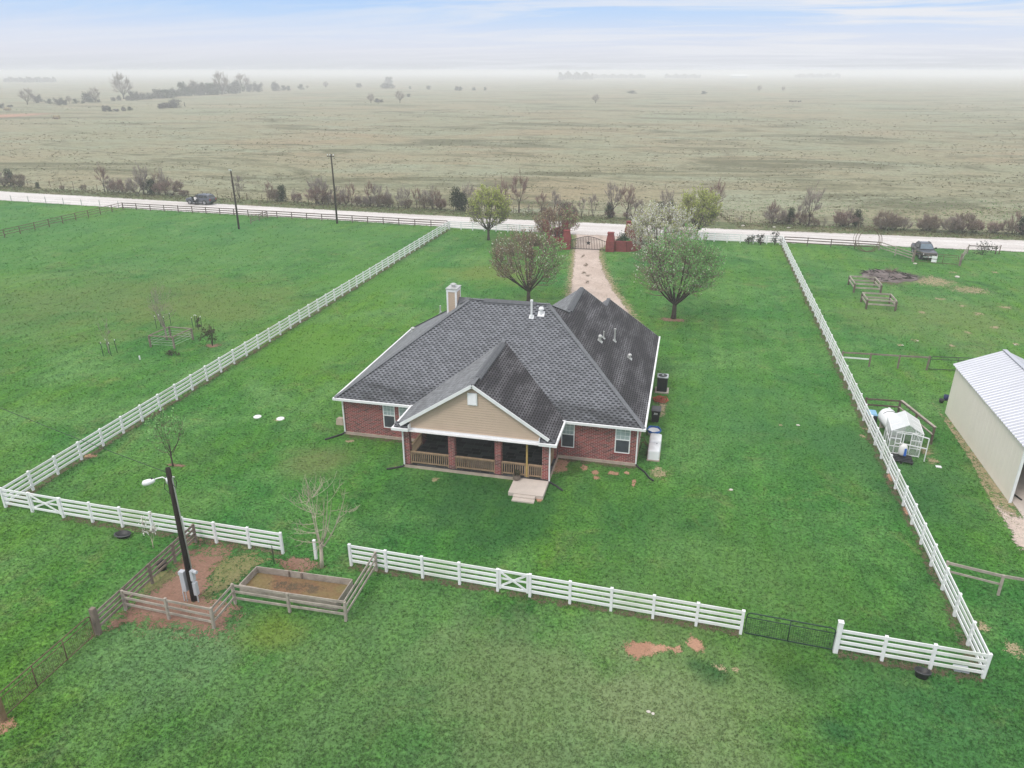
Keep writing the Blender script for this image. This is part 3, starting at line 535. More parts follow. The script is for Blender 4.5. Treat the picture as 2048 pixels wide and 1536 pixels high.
for x in cxs:
    b = MB(); b.box(x - 0.21, x + 0.21, 41.0, 41.42, 0.21, 2.7); b.build('column', 'brick', house)
for x in (-17.0, -7.57): b = MB(); b.box(x, x + .28, 43.9, 44.58, 0.21, 2.7); b.build('pilaster', 'brick', house)
def railing(p, q, n):
    b = MB(); p, q = Vector(p), Vector(q); d = (q - p)
    b.bar(p + Vector((0, 0, 1.14)), q + Vector((0, 0, 1.14)), 0.15, 0.045); b.bar(p + Vector((0, 0, 1.07)), q + Vector((0, 0, 1.07)), 0.045, 0.085); b.bar(p + Vector((0, 0, 0.36)), q + Vector((0, 0, 0.36)), 0.06, 0.1)
    for i in range(n):
        t = (i + 0.5)/n; c = p + d*t; b.bar(c + Vector((0, -0.04, 0.34)), c + Vector((0, -0.04, 1.1)), 0.042, 0.042)
    for c in (p + d.normalized()*0.05, q - d.normalized()*0.05): b.bar(c + Vector((0, 0.0, 0.21)), c + Vector((0, 0, 1.11)), 0.09, 0.09)
    return b.build('railing', 'wood_tan', house)
yr_ = 41.12
railing((-16.62, yr_, 0), (-13.92, yr_, 0), 20); railing((-13.5, yr_, 0), (-10.79, yr_, 0), 20); railing((-10.37, yr_, 0), (-8.75, yr_, 0), 11); railing((-8.62, yr_, 0), (-7.67, yr_, 0), 7)
railing((-16.83, 41.45, 0), (-16.83, 43.88, 0), 16); railing((-7.46, 41.45, 0), (-7.46, 43.88, 0), 16)
b = MB(); b.box(-8.74, -8.63, 41.07, 41.18, 0.2, 2.7); b.build('porch_post', 'wood_gold', house)
for x, y in ((-14.9, 42.8), (-9.4, 42.6)):
    b = MB(); b.lathe((x, y, 2.7), [(0.10, 0), (0.16, 0.03), (0.17, 0.09), (0.12, 0.135)], 14); b.build('ceiling_light', 'white_gloss', house, True)
def window(x0, x1, z0, z1):
    y = 44.6; f = MB(); t = 0.065
    f.box(x0, x0 + t, y - 0.03, y + 0.05, z0, z1); f.box(x1 - t, x1, y - 0.03, y + 0.05, z0, z1); f.box(x0 + t, x1 - t, y - 0.028, y + 0.05, z1 - t, z1); f.box(x0 + t, x1 - t, y - 0.028, y + 0.05, z0, z0 + t)
    zm = (z0 + z1)/2 + 0.02; f.box(x0 + t, x1 - t, y - 0.026, y + 0.04, zm - 0.035, zm + 0.035)
    w_ = f.build('window', 'white_gloss', house)
    g = MB(); g.box(x0 + t, x1 - t, y - 0.008, y - 0.002, zm + 0.035, z1 - t); g.build('upper_pane', 'blind', w_)
    g = MB(); g.box(x0 + t, x1 - t, y - 0.009, y - 0.003, z0 + t, zm - 0.035); g.build('lower_pane', 'screen', w_)
    g = MB()
    for k in (1, 2): xx = x0 + t + (x1 - x0 - 2*t)*k/3; g.box(xx - 0.011, xx + 0.011, y - 0.016, y - 0.01, zm + 0.04, z1 - t)
    for k in (1, 2): zz = zm + (z1 - t - zm)*k/3; g.box(x0 + t, x1 - t, y - 0.014, y - 0.0105, zz - 0.011, zz + 0.011)
    g.build('glazing_bar', 'white_gloss', w_)
    g = MB(); g.box(x0 - 0.06, x1 + 0.06, y - 0.05, y + 0.02, z0 - 0.11, z0 - 0.005); g.build('brick_sill', 'brick_red', w_)
for x0, x1 in ((-19.93, -19.03), (-18.72, -17.82), (-7.05, -6.15), (-3.42, -2.42)): window(x0, x1, 0.86, 2.80)
# downspouts with black drain hoses
for (x, y, zt), pts in (((-22.98, 44.52, 2.85), [(-23.0, 44.5, 0.2), (-23.1, 44.4, 0.09), (-23.5, 43.9, 0.06), (-24.0, 43.3, 0.05)]), ((-17.02, 40.93, 2.9), [(-17.04, 40.9, 0.2), (-17.1, 40.85, 0.09), (-17.5, 40.6, 0.06), (-18.05, 40.28, 0.05)]),
                        ((-7.18, 40.95, 2.9), [(-7.16, 40.9, 0.2), (-7.05, 40.95, 0.09), (-6.7, 40.75, 0.06), (-6.2, 40.27, 0.05)]), ((-1.95, 44.5, 2.85), [(-1.93, 44.45, 0.2), (-1.8, 44.35, 0.1), (-1.3, 43.8, 0.07), (-0.95, 43.1, 0.06), (-0.66, 42.8, 0.05)])):
    b = MB(); b.box(x - 0.045, x + 0.045, y - 0.035, y + 0.035, 0.2, zt); b.bar((x, y, zt - 0.02), (x, y - 0.22 if zt < 2.88 else y - 0.02, zt + 0.08), 0.08, 0.07); d = b.build('downspout', 'white_paint', house)
    b = MB(); b.tube(pts, 0.062, 8); b.build('drain_hose', 'black', d, True)
# chimney
cx0, cx1, cy0, cy1, cz = -17.65, -16.88, 53.0, 54.1, 9.05
b = MB(); b.box(cx0, cx1, cy0, cy1, 5.6, cz - 0.12); ch = b.build('chimney', 'tan', house)
b = MB(); t = 0.13
for x, y in ((cx0, cy0), (cx1, cy0), (cx0, cy1), (cx1, cy1)):
    xa = x - 0.02 if x == cx0 else x - t + 0.02; ya = y - 0.02 if y == cy0 else y - t + 0.02; b.box(xa, xa + t, ya, ya + t, 5.6, cz - 0.125)
for zc, e in ((cz - 0.2, 0.03),): b.box(cx0 - e, cx1 + e, cy0 - e, cy1 + e, zc - 0.1, zc + 0.1)
b.build('corner_board', 'white_paint', ch)
b = MB(); b.box(cx0 - 0.07, cx1 + 0.07, cy0 - 0.07, cy1 + 0.07, cz - 0.1, cz - 0.03); b.build('chimney_cap', 'galv', ch)
b = MB(); b.lathe(((cx0 + cx1)/2, (cy0 + cy1)/2, cz - 0.03), [(0.16, 0), (0.16, 0.16), (0.24, 0.17), (0.24, 0.23), (0.1, 0.30)], 14); b.build('flue', 'galv', ch)
b = MB(); zc = ZE + (cx1 - XL)*PT; b.idx([(cx1, cy0 + 0.2, zc + 0.55), (cx1 + 0.9, cy0 + 0.75, zc + 0.62), (cx1, cy0 - 0.25, zc - 0.05), (cx1, cy1 + 0.2, zc - 0.05), (cx1, cy0 + 0.75, zc + 0.62)], [(2, 1, 4), (4, 1, 3)]); b.build('cricket', 'ridge', ch)
for i in range(9):   # shade under the chimney laps, drawn below as thin darker bands
    pass
b = MB(); zz = 6.3
while zz < cz - 0.35: b.box(cx0 - 0.012, cx1 + 0.012, cy0 - 0.012, cy1 + 0.012, zz, zz + 0.012); zz += 0.17
b.build('chimney_lap_shade', 'beige', ch)
# roof vents
def zroof(px, py, f):
    d = RAY(px, py); o = Vector((0, 0, CAMH)); n = Vector(f[:3]); t = (f[3] - n.dot(o))/n.dot(d); return o + d*t
FRONT = (0, -PT, 1, ZE - PT*YE); RIGHT = (PT, 0, 1, ZE + PT*XR); LEFT = (-PT, 0, 1, ZE - PT*XL)
for px, py, f, h, r, kind in ((1063, 634, FRONT, 1.3, 0.075, 'flue'), (1082.5, 628, FRONT, 0.55, 0.15, 'mush'), (1229, 682, RIGHT, 1.0, 0.06, 'flue'), (1200, 682, RIGHT, 0.5, 0.12, 'mush'), (1207, 676, RIGHT, 0.55, 0.04, 'flue'), (1259, 716, RIGHT, 0.35, 0.12, 'mush'), (826, 662, LEFT, 0.35, 0.14, 'mush'), (881, 625, LEFT, 0.6, 0.05, 'flue')):
    p = zroof(px, py, f); b = MB(); n = Vector(f[:3]).normalized(); u = n.cross(Vector((0, 0, 1))).normalized(); v = n.cross(u); e = r + 0.10
    q = [p + u*e + v*e, p - u*e + v*e, p - u*e - v*e, p + u*e - v*e]
    if (q[1] - q[0]).cross(q[2] - q[0]).dot(n) < 0: q = q[::-1]
    b.hexa([x + n*0.004 for x in q] + [x + n*0.03 for x in q])
    if kind == 'flue': b.lathe(p, [(r*1.7, 0), (r*1.3, 0.15), (r, 0.2), (r, h*0.9), (r*1.45, h*0.9 + 0.01), (r*1.45, h), (r*0.6, h + 0.02)], 10)
    else: b.lathe(p, [(r*0.8, 0), (r*0.75, h*0.6), (r*1.35, h*0.6), (r*1.3, h*0.8), (r*0.8, h*0.97), (r*0.2, h)], 12)
    b.build('vent_pipe', 'white_paint' if f is FRONT else 'galv', roof)
# back landing and steps
st = thing('concrete_steps', 'pale concrete landing with two lower steps in front of the porch', 'steps', (-8.3, 39.8, 0))
b = MB(); b.box(-9.42, -7.2, 38.98, 40.86, 0, 0.24); b.build('landing', 'concrete', st)
b = MB(); b.box(-9.05, -7.68, 38.72, 38.975, 0, 0.17); b.build('tread', 'concrete', st)
b = MB(); b.box(-9.05, -7.66, 38.36, 38.716, 0, 0.09); b.build('tread', 'concrete', st)
# potted plant
pp = thing('potted_plant', 'small brown barrel planter with a leafy plant on the concrete landing', 'plant', (-9.25, 40.62, 0.24))
b = MB(); b.lathe((-9.25, 40.62, 0.24), [(0.17, 0), (0.24, 0.12), (0.25, 0.22), (0.23, 0.36), (0.205, 0.36), (0.2, 0.3)], 16); b.lathe((-9.25, 40.62, 0.24), [(0.225, 0.06), (0.245, 0.06), (0.255, 0.1), (0.245, 0.1)], 16); b.build('pot', 'terracotta', pp, True)
b = MB()
for i in range(70):
    t = random.uniform(0, 6.28); e = random.uniform(0.2, 1.2); d = Vector((math.cos(t)*math.cos(e), math.sin(t)*math.cos(e), math.sin(e))); p0 = Vector((-9.25, 40.62, 0.55)) + d*random.uniform(0.05, 0.3); s = d.cross(Vector((0, 0, 1))).normalized()*0.035; b.face([p0 - s, p0 + s, p0 + d*0.13 + s*0.3, p0 + d*0.13 - s*0.3])
b.build('foliage', 'leaf_bronze', pp)
# ------------------------------------------------------------------ along the right side of the house
ac = thing('air_conditioner', 'black cylindrical-grilled air conditioner on a pale pad beside the stained roof eave', 'air conditioner', (-0.85, 57.9, 0))
b = MB(); b.box(-1.4, -0.28, 57.35, 58.5, 0, 0.09); b.build('pad', 'concrete', ac)
def rrect(cx, cy, hx, hy, r, n=4):
    return [(cx + sx*(hx - r) + r*math.cos(a0 + k*math.pi/2/n), cy + sy*(hy - r) + r*math.sin(a0 + k*math.pi/2/n)) for sx, sy, a0 in ((1, 1, 0), (-1, 1, math.pi/2), (-1, -1, math.pi), (1, -1, 1.5*math.pi)) for k in range(n + 1)]
b = MB(); b.prism(rrect(-0.85, 57.92, 0.42, 0.42, 0.12), 0.09, 1.3)
for k in range(16):
    for yy in (57.492, 58.342): b.box(-1.2 + k*0.045, -1.185 + k*0.045, yy - 0.006 if yy < 58 else yy, yy if yy < 58 else yy + 0.006, 0.14, 1.25)
b.build('cabinet', 'iron', ac)
b = MB(); b.prism(rrect(-0.85, 57.92, 0.45, 0.45, 0.14), 1.302, 1.38); b.build('rim_top', 'grey_metal', ac)
b = MB(); b.lathe((-0.85, 57.92, 1.382), [(0.36, 0), (0.36, 0.012), (0.02, 0.03)], 24); b.build('fan_grille', 'iron', ac)
b = MB(); b.lathe((-0.85, 57.92, 1.41), [(0.1, 0), (0.1, 0.02), (0.03, 0.03)], 12); b.build('fan_hub', 'grey_metal', ac)
def coil(name, label, c, r, turns, mat, tr=0.022, jit=0.05, cat='hose', squash=1.0):
    pts = []; rr = random.Random(turns*31)
    for i in range(turns*20): t = 2*math.pi*i/20; q = r*(0.62 + 0.38*math.sin(i*0.047)) + rr.uniform(-jit, jit)*0.4; pts.append((c[0] + q*math.cos(t), c[1] + q*math.sin(t)*squash, c[2] + 0.03 + 0.012*i/20 + rr.uniform(0, jit)*0.5))
    b = MB(); b.tube(pts, tr, 5); return tag(b.build(name, mat, smooth=True, org=tuple(c)), label, cat)
coil('garden_hose', 'coiled red garden hose on the grass between air conditioner and trash bin', (-0.85, 55.9, 0.0), 0.62, 7, 'hose_red', 0.024, 0.25)
hx = thing('hose_reel_box', 'round pale hose pot with blue hose coiled on its rim by the house corner', 'hose pot', (-1.05, 49.75, 0))
b = MB(); b.lathe((-1.05, 49.75, 0), [(0.42, 0), (0.42, 0.3), (0.38, 0.32), (0.3, 0.24)], 18); b.build('tub', 'white_paint', hx, True)
b = MB(); pts = [(-1.05 + (0.5 + 0.05*math.sin(i*1.7))*math.cos(i*math.pi/9), 49.75 + (0.5 + 0.05*math.sin(i*1.7))*math.sin(i*math.pi/9), 0.27 + 0.03*(i//18)) for i in range(80)]; b.tube(pts, 0.026, 5); b.build('hose', 'hose_blue', hx, True)
tb = thing('trash_bin', 'tall black wheeled trash bin with grey lid against the house side', 'trash bin', (-1.05, 51.9, 0))
b = MB(); b.hexa([(-1.3, 51.6, 0.08), (-0.82, 51.6, 0.08), (-0.82, 52.15, 0.08), (-1.3, 52.15, 0.08), (-1.38, 51.5, 1.05), (-0.72, 51.5, 1.05), (-0.72, 52.3, 1.05), (-1.38, 52.3, 1.05)]); b.box(-1.41, -0.69, 51.47, 52.33, 0.98, 1.04); b.build('bin', 'black', tb)
b = MB(); b.hexa([(-1.42, 51.44, 1.05), (-0.68, 51.44, 1.05), (-0.68, 52.36, 1.05), (-1.42, 52.36, 1.05), (-1.36, 51.6, 1.13), (-0.74, 51.6, 1.13), (-0.74, 52.2, 1.16), (-1.36, 52.2, 1.16)]); b.build('lid', 'blackgrey', tb)
for x in (-1.3, -0.84):
    b = MB(); b.tube([(x - 0.04, 52.15, 0.12), (x + 0.04, 52.15, 0.12)], 0.12, 12); b.build('wheel', 'tyre', tb)
b = MB()
for i, x in enumerate((-1.14, -1.05, -0.96)): b.box(x - 0.028, x + 0.028, 51.512, 51.52, 0.79, 0.87)
b.box(-1.2, -0.9, 51.522, 51.53, 0.72, 0.745); b.build('emblem', 'sign', tb)
# standby unit: white rounded box with hinged domed lid
gw = thing('equipment_box', 'white rounded equipment box standing on the lawn by the brick corner', 'equipment box', (-0.85, 46.9, 0))
def rounded(cx, cy, hx, hy, z0, z1, mat, name, par, r=0.14, top=0.1):
    b = MB(); n = len(rrect(0, 0, 1, 1, .1)); rings = [(1.0, z0), (1.0, z1 - top), (0.96, z1 - top*0.4), (0.86, z1)]
    for k, zz in rings: b.v += [(cx + (x - cx)*k, cy + (y - cy)*k, zz) for x, y in rrect(cx, cy, hx, hy, r)]
    for i in range(len(rings) - 1):
        for j in range(n): b.f.append((i*n + j, i*n + (j + 1) % n, (i + 1)*n + (j + 1) % n, (i + 1)*n + j)); b.mi.append(0)
    b.f.append(tuple(range(3*n, 4*n))); b.mi.append(0); return b.build(name, mat, par, True)
rounded(-0.85, 46.15, 0.4, 0.62, 0.1, 0.80, 'white_gloss', 'front_case', gw); rounded(-0.83, 47.3, 0.41, 0.62, 0.1, 0.98, 'white_gloss', 'rear_case', gw)
b = MB(); b.box(-1.28, -0.42, 45.5, 47.95, 0.0, 0.1); b.build('base', 'slab', gw)
b = MB(); b.lathe((-0.7, 46.62, 0.79), [(0.035, 0), (0.035, 0.03)], 8); b.build('latch', 'iron', gw)
b = MB(); b.tube([(-1.85, 46.8, 0.05), (-1.75, 46.8, 0.7), (-1.6, 46.75, 0.78), (-1.45, 46.7, 0.6), (-1.3, 46.7, 0.5)], 0.03, 6); b.tube([(-1.9, 47.2, 0.9), (-1.6, 47.2, 0.85), (-1.45, 47.1, 0.5), (-1.3, 47.1, 0.3)], 0.025, 6); b.build('cable', 'rust', gw, True)
ub = thing('utility_box', 'beige pump cover and meter beside the far brick corner of the house', 'utility box', (-24.0, 46.3, 0))
b = MB(); b.hexa([(-24.35, 45.8, 0), (-23.75, 45.8, 0), (-23.75, 46.4, 0), (-24.35, 46.4, 0), (-24.3, 45.9, 0.5), (-23.82, 45.9, 0.5), (-23.82, 46.35, 0.42), (-24.3, 46.35, 0.42)]); b.build('cover', 'beige', ub)
b = MB(); b.box(-23.6, -23.35, 46.5, 46.75, 0.55, 1.05); b.tube([(-23.48, 46.62, 0), (-23.48, 46.62, 0.56)], 0.05, 6); b.build('meter', 'grey_metal', ub)
for i, (x, y, r, lb) in enumerate(((-30.81, 45.68, 0.30, 'pale round septic lid on the lawn, nearer the white fence'), (-28.91, 45.76, 0.30, 'pale round septic lid on the lawn, nearer the house'))):
    b = MB(); b.lathe((0, 0, 0), [(r, 0), (r, 0.04), (r*0.92, 0.06), (0.1, 0.075)], 20); tag(b.build('septic_lid', 'white_paint', at=(x, y, 0)), lb, 'lid', 'septic lids on the lawn')

# ------------------------------------------------------------------ fences
def along(pts, step=None, n=None):
    out = []
    for a, c in zip(pts, pts[1:]):
        a, c = Vector((*a, 0)), Vector((*c, 0)); k = n or max(1, round((c - a).length/step)); out += [a + (c - a)*i/k for i in range(k)]
    return out + [Vector((*pts[-1], 0))]
def post_mesh(wd, h, mat, cap=True):
    b = MB(); e = wd/2; b.box(-e, e, -e, e, -0.1, h)
    if cap: b.hexa([(-e - .012, -e - .012, h), (e + .012, -e - .012, h), (e + .012, e + .012, h), (-e - .012, e + .012, h), (-e*.3, -e*.3, h + e*.55), (e*.3, -e*.3, h + e*.55), (e*.3, e*.3, h + e*.55), (-e*.3, e*.3, h + e*.55)])
    return b.mesh('post', mat)
PM = {}
def fence(name, label, cat, pts, zs, mat, wd=0.13, h=1.37, step=2.05, rail=(0.045, 0.15), posts=None, cap=True, side=0.0, group=None, sag=0.0, raw=False):
    root = thing(name, label, cat, (pts[0][0], pts[0][1], 0), group); o = ORG[root.name]
    ps = [Vector((*p, 0)) for p in posts] if posts else along(pts, step)
    key = (wd, h, mat, cap)
    if key not in PM: PM[key] = post_mesh(wd, h, mat, cap)
    d0 = Vector((*pts[1], 0)) - Vector((*pts[0], 0)); ang = math.atan2(d0.y, d0.x)
    for p in ps:
        q = bpy.data.objects.new('post', PM[key]); COL.objects.link(q); q.parent = root; q.location = p - o; q.rotation_euler = (random.gauss(0, 0.014 if raw else 0.007), random.gauss(0, 0.014 if raw else 0.007), ang)
        if raw: q.scale = (1, 1, random.uniform(0.94, 1.05))
    for zz in zs:
        b = MB()
        for a, c in zip(pts, pts[1:]):
            va, vc = Vector((*a, zz)), Vector((*c, zz)); off = (vc - va).normalized().cross(Vector((0, 0, 1)))*side
            segs = along([a, c], step) if (raw or sag) else [va, vc]
            segs = [Vector((s.x, s.y, zz + (random.gauss(0, 0.012) if raw else 0))) + off for s in segs]
            for s0, s1 in zip(segs, segs[1:]): b.bar(s0, s1, rail[0], rail[1])
        b.build('rail', mat, root)
    return root
W4 = (0.32, 0.63, 0.94, 1.25)
A0, A1, B0, B1 = (-38.85, 30.65), (-38.85, 119.0), (14.35, 29.0), (14.25, 119.1)
fence('white_fence', 'long white four-rail fence between the yard and the empty paddock by the house', 'fence', [A0, A1], W4, 'white_vinyl')
fence('white_fence', 'long white four-rail fence between the yard and the cream metal shed', 'fence', [B0, B1], W4, 'white_vinyl')
fence('white_fence', 'white rail fence along the road, from the paddock corner to the pillars', 'fence', [(-38.7, 119.0), (-22.6, 118.7)], W4, 'white_vinyl')
fence('white_fence', 'white rail fence along the road, from the blossom tree to the shrubs', 'fence', [(-5.5, 118.9), (14.0, 119.0)], W4, 'white_vinyl')
fence('white_fence', 'white fence bay at the yard corner beside the small cross-braced gate', 'fence', [A0, (-36.84, 30.58)], W4, 'white_vinyl', posts=[(-36.84, 30.58)])
fence('white_fence', 'white four-rail fence behind the dark light pole and blossoming sapling', 'fence', [(-34.55, 30.50), (-20.06, 30.24)], W4, 'white_vinyl', posts=[(-34.55, 30.5), (-32.5, 30.48), (-30.43, 30.44), (-28.35, 30.39), (-26.25, 30.34), (-24.2, 30.3), (-22.1, 30.27), (-20.06, 30.24)])
fence('white_fence', 'white four-rail fence from the timber pen to the cross-braced garden gate', 'fence', [(-15.94, 30.11), (-7.77, 29.86)], W4, 'white_vinyl', posts=[(-15.94, 30.11), (-13.9, 30.05), (-11.85, 29.98), (-9.81, 29.92), (-7.77, 29.86)])
fence('white_fence', 'white four-rail fence between the cross-braced gate and the green wire gate', 'fence', [(-6.08, 29.8), (4.15, 29.45)], W4, 'white_vinyl', posts=[(-6.08, 29.8), (-4.03, 29.73), (-1.98, 29.66), (0.06, 29.59), (2.1, 29.52), (4.15, 29.45)])
wf = fence('white_fence', 'white four-rail fence from the green wire gate to the tub corner', 'fence', [(8.3, 29.18), (14.3, 28.98)], W4, 'white_vinyl', posts=[(8.3, 29.18), (10.26, 29.11), (12.24, 29.05)])
b = MB(); e = 0.1; b.box(8.2, 8.4, 29.08, 29.28, 0, 1.72); b.box(8.18, 8.42, 29.06, 29.30, 1.72, 1.76); b.build('gate_post', 'white_vinyl', wf)
b = MB(); b.box(0, 0.13, 0, 0.13, 0, 1.2); b.box(-0.01, 0.14, -0.01, 0.14, 1.2, 1.23); tag(b.build('fence_post', 'white_vinyl', at=(-18.12, 30.14, 0)), 'lone white fence post standing in the gap beside the pale tree', 'post')
b = MB(); b.tube([(0, 0, 0), (0, 0, 1.15)], 0.022, 6); tag(b.build('metal_stake', 'iron', at=(-20.05, 29.3, 0)), 'thin black metal stake below the white fence end by the raised bed', 'stake')
def xgate(p, q, label):
    p, q = Vector((*p, 0)), Vector((*q, 0)); d = (q - p).normalized(); p, q = p + d*0.13, q - d*0.13
    r = thing('garden_gate', label, 'gate', p); up = lambda v, zz: Vector((v.x, v.y, zz))
    b = MB(); b.bar(up(p, 0.2), up(p, 1.36), 0.1, 0.09); b.bar(up(q, 0.2), up(q, 1.36), 0.1, 0.09); b.bar(up(p, 1.28), up(q, 1.28), 0.05, 0.13); b.bar(up(p, 0.3), up(q, 0.3), 0.05, 0.13); b.build('frame', 'white_vinyl', r)
    b = MB(); s = d.cross(Vector((0, 0, 1)))*0.03; b.bar(up(p + s, 1.25), up(q + s, 0.33), 0.03, 0.11); b.bar(up(p - s, 0.33), up(q - s, 1.25), 0.03, 0.11); b.bar(up(p - s*2, 0.78), up(q - s*2, 0.78), 0.03, 0.1); b.build('cross_brace', 'white_vinyl', r)
    b = MB(); c = p + d*0.05; b.bar(up(c - s*2, 1.2), up(c + d*0.25 - s*2, 1.2), 0.02, 0.05); b.bar(up(c - s*2, 0.4), up(c + d*0.25 - s*2, 0.4), 0.02, 0.05); b.build('hinge', 'iron', r)
xgate((-7.77, 29.86), (-6.08, 29.8), 'white cross-braced gate in the middle of the front fence below the porch steps')
xgate((-36.84, 30.58), (-34.55, 30.5), 'white cross-braced gate in the yard corner near the light pole')
def wire_gate(name, label, p, q, h, mat, z0=0.12, nv=1, mesh=True, r=0.03, mid=0.78, fill=0.10, round_=0.18):
    p, q = Vector((*p, 0)), Vector((*q, 0)); d = (q - p); ln = d.length; d.normalize(); up = lambda s, zz: p + d*s + Vector((0, 0, zz))
    rt = thing(name, label, 'gate', p); b = MB()
    arc = [up(0, z0), up(0, h - round_)] + [up(round_*(1 - math.cos(t)), h - round_ + round_*math.sin(t)) for t in (0.5, 1.05, 1.57)] + [up(ln - round_*(1 - math.sin(t)), h - round_ + round_*math.cos(t)) for t in (0.0, 0.52, 1.05)] + [up(ln, h - round_), up(ln, z0)]
    b.tube(arc, r, 6, closed=True); b.tube([up(0, z0 + (h - z0)*mid), up(ln, z0 + (h - z0)*mid)], r*0.8, 6)
    for k in range(nv): b.tube([up(ln*(k + 1)/(nv + 1), z0), up(ln*(k + 1)/(nv + 1), h)], r*0.8, 6)
    b.build('frame', mat, rt, True)
    if mesh:
        b = MB(); hm = z0 + (h - z0)*mid
        for i in range(1, int(ln/fill)): b.bar(up(i*fill, z0), up(i*fill, hm), 0.008, 0.008)
        for i in range(1, int((hm - z0)/fill)): b.bar(up(0, z0 + i*fill), up(ln, z0 + i*fill), 0.008, 0.008)
        b.build('wire_mesh', mat, rt)
    return rt
wire_gate('wire_gate', 'wide dark green tube gate filled with wire mesh between white fence posts', (4.32, 29.42), (8.16, 29.2), 1.3, 'green_steel')
wire_gate('wire_gate', 'rusty tube gate with wire mesh and thick timber end posts', (-25.36, 22.3), (-25.45, 17.4), 1.25, 'rust', nv=2, r=0.028)
b = MB(); b.box(-0.11, 0.11, -0.11, 0.11, 0, 1.5); tag(b.build('wooden_post', 'wood', at=(-25.32, 22.5, 0)), 'thick weathered post where the rail fence meets the rusty gate', 'post')
b = MB(); b.box(-0.12, 0.12, -0.12, 0.12, 0, 1.35); tag(b.build('wooden_post', 'wood_brown', at=(-25.42, 17.25, 0)), 'thick brown post at the open end of the rusty wire gate', 'post')
# timber fence round the light pole and the raised bed
W3 = (0.38, 0.75, 1.12)
kw = dict(wd=0.12, h=1.2, rail=(0.04, 0.13), cap=False, raw=True)
fence('timber_fence', 'weathered three-rail timber fence running from the white fence to the rusty gate', 'fence', [(-25.33, 30.05), (-25.32, 22.6)], (0.35, 0.62, 0.89, 1.16), 'wood', step=1.9, **kw)
fence('timber_fence', 'weathered zigzag timber fence wrapping the light pole dirt and raised bed', 'fence', [(-25.25, 24.25), (-20.25, 24.08), (-20.25, 25.9), (-14.35, 26.0), (-14.45, 30.0)], W3, 'wood_pale', step=2.9, **kw)
bed = thing('raised_bed', 'weathered timber raised garden bed inside the zigzag fence', 'garden bed', (-17.8, 27.5, 0))
for p, q in (((-20.45, 28.3), (-15.1, 28.45)), ((-15.1, 28.45), (-15.1, 26.6)), ((-15.1, 26.6), (-20.5, 26.75)), ((-20.5, 26.75), (-20.45, 28.3))):
    b = MB(); b.bar((*p, 0.12), (*q, 0.12), 0.05, 0.235); b.bar((*p, 0.37), (*q, 0.37), 0.045, 0.235); b.build('board', 'wood_pale', bed)
for x in (-18.6, -17.9): b = MB(); b.box(x - .04, x + .04, 28.28, 28.34, 0, 0.5); b.build('stay', 'wood', bed)
patch('bed_soil', [(-20.4, 28.25), (-17.8, 28.3), (-15.2, 28.4), (-15.15, 26.7), (-17.8, 26.8), (-20.45, 26.85)], 'bedsoil', 0.12, soft=0.1, grow=1.0)
patch('dry_grass_patch', [(-20.2, 28.1), (-18.5, 28.2), (-15.6, 28.2), (-15.4, 27.3), (-17.5, 27.0), (-20.2, 27.0)], 'litter_shade', 0.128, soft=0.7, grow=1.0)
# light pole
lp = thing('light_pole', 'leaning-looking dark timber pole with white street lamp and grey meter boxes', 'light pole', (-22.42, 25.69, 0))
b = MB(); b.tube([(-22.42, 25.69, -0.2), (-22.41, 25.69, 3.5), (-22.4, 25.69, 7.55)], [0.165, 0.14, 0.115], 12); b.lathe((-22.4, 25.69, 7.52), [(0.11, 0), (0.09, 0.05)], 10); b.build('pole', 'pole', lp, True)
b = MB(); b.tube([(-22.5, 25.65, 6.95), (-22.72, 25.6, 7.08), (-22.98, 25.52, 7.02), (-23.15, 25.48, 6.93)], 0.03, 7); b.box(-22.56, -22.47, 25.58, 25.74, 6.75, 7.05); arm = b.build('lamp_arm', 'white_gloss', lp, True)
b = MB(); c = Vector((-23.38, 25.42, 6.83)); ax = Vector((-0.93, -0.2, -0.3)).normalized()
rings = [(-0.33, 0.05), (-0.26, 0.10), (0.0, 0.15), (0.22, 0.14), (0.34, 0.03)]
b.tube([c + ax*t for t, r in rings], [r for t, r in rings], 12); lampo = b.build('lamp_head', 'white_gloss', lp, True)
b = MB(); b.lathe(c - ax*0.2 + Vector((0, 0, 0.08)), [(0.04, 0), (0.04, 0.08), (0.02, 0.1)], 8); b.build('photocell', 'black', lampo)
b = MB(); b.box(-22.86, -22.62, 25.5, 25.72, 0.6, 1.6); b.box(-22.88, -22.6, 25.47, 25.72, 1.6, 1.78); b.tube([(-22.86, 25.52, 0), (-22.86, 25.52, 0.55)], 0.03, 6); b.tube([(-22.7, 25.52, 0), (-22.7, 25.52, 0.55)], 0.02, 6); b.build('breaker_box', 'grey_metal', lp)
b = MB(); b.box(-22.24, -22.06, 25.52, 25.72, 0.45, 1.2); b.box(-22.26, -22.1, 25.52, 25.72, 1.3, 1.9); b.tube([(-22.13, 25.6, 0), (-22.13, 25.6, 0.45)], 0.035, 6); b.tube([(-22.06, 25.6, 1.85), (-21.88, 25.58, 1.85)], 0.09, 10); b.build('meter_box', 'grey_metal', lp)
b = MB(); b.tube([(-22.2, 25.66, 2.0), (-22.22, 25.66, 5), (-22.24, 25.66, 7.0), (-22.2, 25.66, 7.15), (-22.1, 25.66, 7.12)], 0.032, 7); b.build('conduit', 'galv', lp, True)
b = MB(); b.tube([(-22.12, 25.62, 7.1), (-22.0, 25.6, 6.9), (-22.08, 25.6, 6.6), (-22.25, 25.6, 6.75)], 0.018, 5); b.tube([(-22.5, 25.62, 7.2), (-22.75, 25.6, 6.5), (-22.5, 25.6, 6.2), (-22.45, 25.58, 6.9)], 0.014, 5); b.build('service_wire', 'iron', lp, True)
